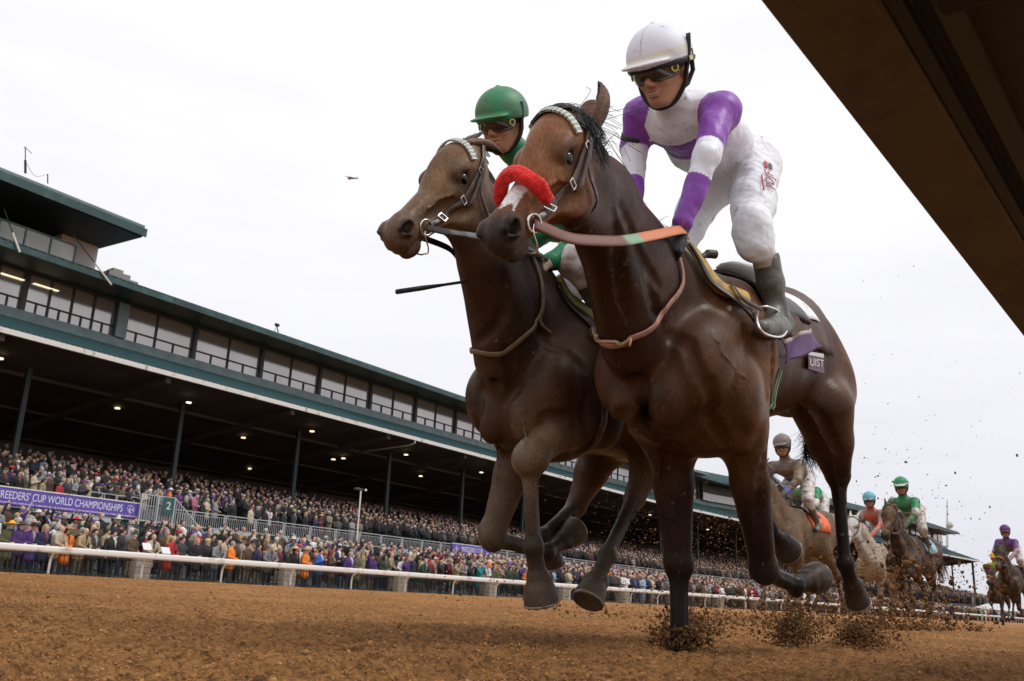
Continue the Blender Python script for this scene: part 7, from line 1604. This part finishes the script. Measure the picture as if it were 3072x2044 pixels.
def mudmix(c, v, amt, seed):
    n = np.clip(.5 + wrinkle(v, 1., 9, seed) * 1.6 + amt, 0, 1)[:, None]; return c * (1 - n) + MUD * n
def far_field():
    bay = dict(body=(.11, .060, .034), neck=(.11, .065, .04), head=(.12, .07, .045), muzzle=(.05, .035, .028), ear=(.1, .06, .04), leg=(.07, .045, .03), low=(.05, .035, .025), hoof=(.05, .04, .03))
    dk = dict(body=(.035, .022, .016), neck=(.032, .021, .016), head=(.045, .028, .02), muzzle=(.03, .022, .018), ear=(.035, .022, .016), leg=(.03, .02, .015), low=(.025, .018, .014), hoof=(.03, .025, .02))
    tan = dict(body=(.12, .072, .040), neck=(.13, .085, .05), head=(.12, .08, .05), muzzle=(.06, .045, .035), ear=(.15, .10, .07), leg=(.12, .08, .05), low=(.06, .04, .03), hoof=(.05, .04, .03))
    gry = dict(body=(.36, .28, .20), neck=(.50, .44, .37), head=(.68, .65, .62), muzzle=(.45, .33, .28), ear=(.62, .6, .57), leg=(.25, .17, .11), low=(.18, .12, .08), hoof=(.1, .08, .06))
    def b3(v, arm, spn):
        c = np.tile(V(.05, .07, .17), (len(v), 1)); c = mudmix(c, v, .38, 3); g_ = np.sin(v[:, 2] * 60 + v[:, 1] * 30) > .75; c[g_] = (.24, .17, .08); k = (arm > .80) & (arm < .9); c[k] = (.10, .17, .5); return c
    def b4(v, arm, spn):
        c = np.tile(V(.62, .10, .06), (len(v), 1)); st = (arm >= 0) & (np.sin(v[:, 0] * 75 + v[:, 1] * 20) > .2); c[st] = (.20, .42, .45); ax = (arm >= .5) & (np.sin(v[:, 0] * 75) < -.2); c[ax] = (.85, .2, .08); return mudmix(c, v, -.25, 4)
    def b5(v, arm, spn):
        c = np.tile(V(.015, .24, .09), (len(v), 1)); c[((arm > .35) & (arm < .55)) | ((arm < 0) & (spn > .30) & (spn < .48))] = (.66, .66, .64); return mudmix(c, v, -.05, 5)
    def b6(v, arm, spn):
        c = np.tile(V(.12, .03, .19), (len(v), 1)); c[arm > .45] = (.42, .30, .34); return mudmix(c, v, .0, 6)
    def b7(v, arm, spn):
        c = np.tile(V(.42, .52, .03), (len(v), 1)); c[arm > .5] = (.4, .6, .06); return mudmix(c, v, .1, 7)
    wb = (.66, .62, .62)
    far_horse(-5.10, 12.4, 'muddy light brown horse with an orange saddle cloth behind the nearest horse', tan, dict(cap=(.20, .17, .16), body=b3, breech=wb, bmud=.4, mud=True), 'jockey in a mud covered jacket and grey cap framed under the nearest horse', phase=1, cloth=(.85, .13, .03))
    far_horse(-6.10, 19.1, 'white faced grey horse spattered with brown mud', gry, dict(cap=(.16, .42, .52), body=b4, breech=(.70, .68, .72), bmud=.15), 'jockey in a light blue cap and orange jacket with blue grey stripes', phase=2, cloth=(.5, .08, .05), white=1., headturn=-.06)
    far_horse(-4.90, 17.1, 'dark brown horse with a pale browband running behind thrown up dirt', dk, dict(cap=(.025, .27, .11), band=(.6, .6, .55), body=b5, breech=(.6, .57, .53), bmud=.4, mud=True), 'jockey in a green cap and green jacket with white bands, far behind', phase=0, cloth=(.25, .5, .6), headturn=.02)
    far_horse(-5.15, 26.5, 'dark horse with a brown noseband at the right edge of the track', dk, dict(cap=(.11, .035, .14), body=b6, breech=(.6, .5, .52), bmud=.2, mud=True), 'jockey in a purple cap and purple jacket at the right edge', phase=1, cloth=(.1, .1, .1), noseband=('tan', (.30, .17, .09)), h=.024)
    far_horse(-7.75, 37.6, 'small distant dark horse with an orange noseband left of the purple rider', dk, dict(cap=(.72, .40, .02), body=b7, breech=(.6, .58, .5), bmud=.2), 'jockey in a yellow cap and lime jacket far behind', phase=2, cloth=(.1, .1, .1), noseband=('orange', (.5, .2, .05)), h=.026)
    far_horse(-6.0, 15.4, 'bay horse mostly hidden behind the muddy light brown one', bay, dict(cap=(.03, .2, .1), body=b5, breech=wb, bmud=.4), 'jockey in green and white hidden behind the muddy grey capped rider', phase=1, cloth=(.1, .12, .1), h=.026)
def debris():
    m = MATS['crumb_dirt']; r = np.random.RandomState(31); C = []; S = []
    def burst(n, c, spread, vel, size, g=1.):
        c = np.array(c, float)
        for i in range(n):
            t = r.rand() ** .6; d = r.normal(0, 1, 3) * np.array(spread) * t; p = c + d + np.array(vel) * t * r.uniform(.2, 1.2) - V(0, 0, .25 * t * t * g)
            if p[2] < gz(p[0]) + .01: p[2] = gz(p[0]) + r.uniform(.0, .08)
            C.append(p); S.append(math.exp(r.normal(math.log(size), .45)))
    G = lambda px, py, y: aty(px, py, y)
    burst(3200, atx(2350, 1895, -1.95), (.09, .12, .07), (.0, .3, .26), .0028)     # bursts from the near horse's hooves
    burst(260, atx(2350, 1900, -1.95), (.06, .08, .05), (0, .2, .24), .0050)
    burst(3000, atx(2540, 1910, -1.75), (.10, .12, .06), (.1, .3, .22), .0026)
    burst(240, atx(2520, 1910, -1.75), (.07, .09, .05), (.1, .2, .22), .0046)
    burst(1500, atx(2060, 1860, -2.6), (.15, .22, .06), (0, .5, .14), .0030)
    burst(500, atx(2010, 1840, -2.4), (.10, .12, .05), (0, .2, .14), .0036)
    burst(1300, V(-1.87, 3.44, -.02), (.085, .07, .010), (0, .05, .0), .0036); burst(300, V(-1.86, 3.46, .0), (.05, .05, .02), (0, .05, .04), .0058)
    # wide cloud of crumbs hanging between the near and the following horses
    for n, (x0, x1), (y0, y1), (z0, z1), sz in ((3600, (-6.6, -3.2), (7, 16), (.02, .55), .0055), (1300, (-6.4, -3.0), (7, 15), (.4, 1.5), .0042), (1900, (-3.9, -2.9), (10, 14.5), (.05, .9), .0085), (300, (-3.8, -2.7), (9, 14), (.6, 1.9), .0060), (260, (-3.6, -1.5), (7, 14), (1.0, 3.4), .0030), (3000, (-6.3, -4.3), (9, 12), (.05, 1.35), .0050), (1400, (-4.6, -3.6), (9, 15), (.02, .5), .010)):
        p = np.stack([r.uniform(x0, x1, n), r.uniform(y0, y1, n), z0 + (z1 - z0) * r.rand(n) ** 1.7], 1); C.extend(p); S.extend(np.exp(r.normal(math.log(sz), .5, n)))
    C = np.array(C); S = np.array(S); k = (r.uniform(.05, .26, len(C)))[:, None] * V(1, .52, .22)
    o = clod_mesh('flying_dirt', C, S, 5, m, ico=True, col=k); tag(o, 'cloud of dirt clods and crumbs thrown up behind the leading horses', 'dirt')
def inner_rail():
    t = thing('inner_rail', 'out of focus dark underside of the inner running rail crossing the upper right corner', 'rail', (-.4, 1.5, 1.0))
    br = mat('rail_underside', (.12, .095, .068), rough=.8, dirt=(.08, .062, .045), damt=.4, dscale=6); bk = mat('rail_inner', (.035, .033, .032), rough=.7)
    mb = MB(); y0, y1 = -1.5, 14
    # curved cover: the brown lip, then a recess and an inner web
    prof = [(-.452, 1.00), (-.445, 1.045), (-.30, 1.11), (-.28, 1.10), (-.320, 1.005), (-.415, .985)]
    def ext(prof, nm, m, ya=y0, yb=y1):
        q = MB(); n = 24; b = 0
        for y in np.linspace(ya, yb, n + 1):
            for x, z in prof: q.v.append((x - (max(0, y)) * .016, y, z))
        k = len(prof)
        for i in range(n):
            for j in range(k): q.f.append([i * k + j, i * k + (j + 1) % k, (i + 1) * k + (j + 1) % k, (i + 1) * k + j]); q.m.append(0)
        q.f.append(list(range(k))[::-1]); q.f.append([n * k + j for j in range(k)]); q.m += [0, 0]; return q.build(nm, m, t)
    ext(prof, 'cover_lip', br)
    ext([(-.312, 1.012), (-.305, 1.03), (-.29, 1.03), (-.29, 1.012)], 'bead', mat('rail_bead', (.02, .022, .03), rough=.5))
    ext([(-.28, 1.04), (-.28, 1.06), (.35, 1.10), (.35, 1.04)], 'inner_web', bk)
    ext([(-.26, 1.02), (-.25, 1.035), (-.225, 1.035), (-.225, 1.02)], 'channel', mat('rail_channel', (.05, .048, .045), rough=.6))
    ext([(-.44, 1.046), (-.30, 1.112), (.35, 1.12), (.35, 1.18), (-.30, 1.17), (-.44, 1.07)], 'cover_top', MG['white'])
    b = MB(); p, q = aty(2700, 124, 1.30), aty(3072, 110, 1.30); b.box((-.27, .60, .995), (.5, 1.32, 1.036)); b.build('bracket', mat('black_bracket', (.008, .008, .010), rough=.6), t, bevel=.01)
    for y in (-.6, 3.2, 7.0, 10.8): k = MB(); k.tube(spline([(.55, y, -.04), (.55, y, .6), (.45, y, .9), (.2, y, 1.06)], 5), .045, 10); k.build('post', MG['white'], t, True)

t1_, h1_ = build_near_horse(); tj1_, j1_ = build_white_jockey(h1_); tack_near(t1_, h1_, j1_)
t2_, h2_ = build_second_horse(); tj2_, j2_ = build_green_jockey(); tack_second(t2_, h2_, j2_)
far_field(); debris(); inner_rail()
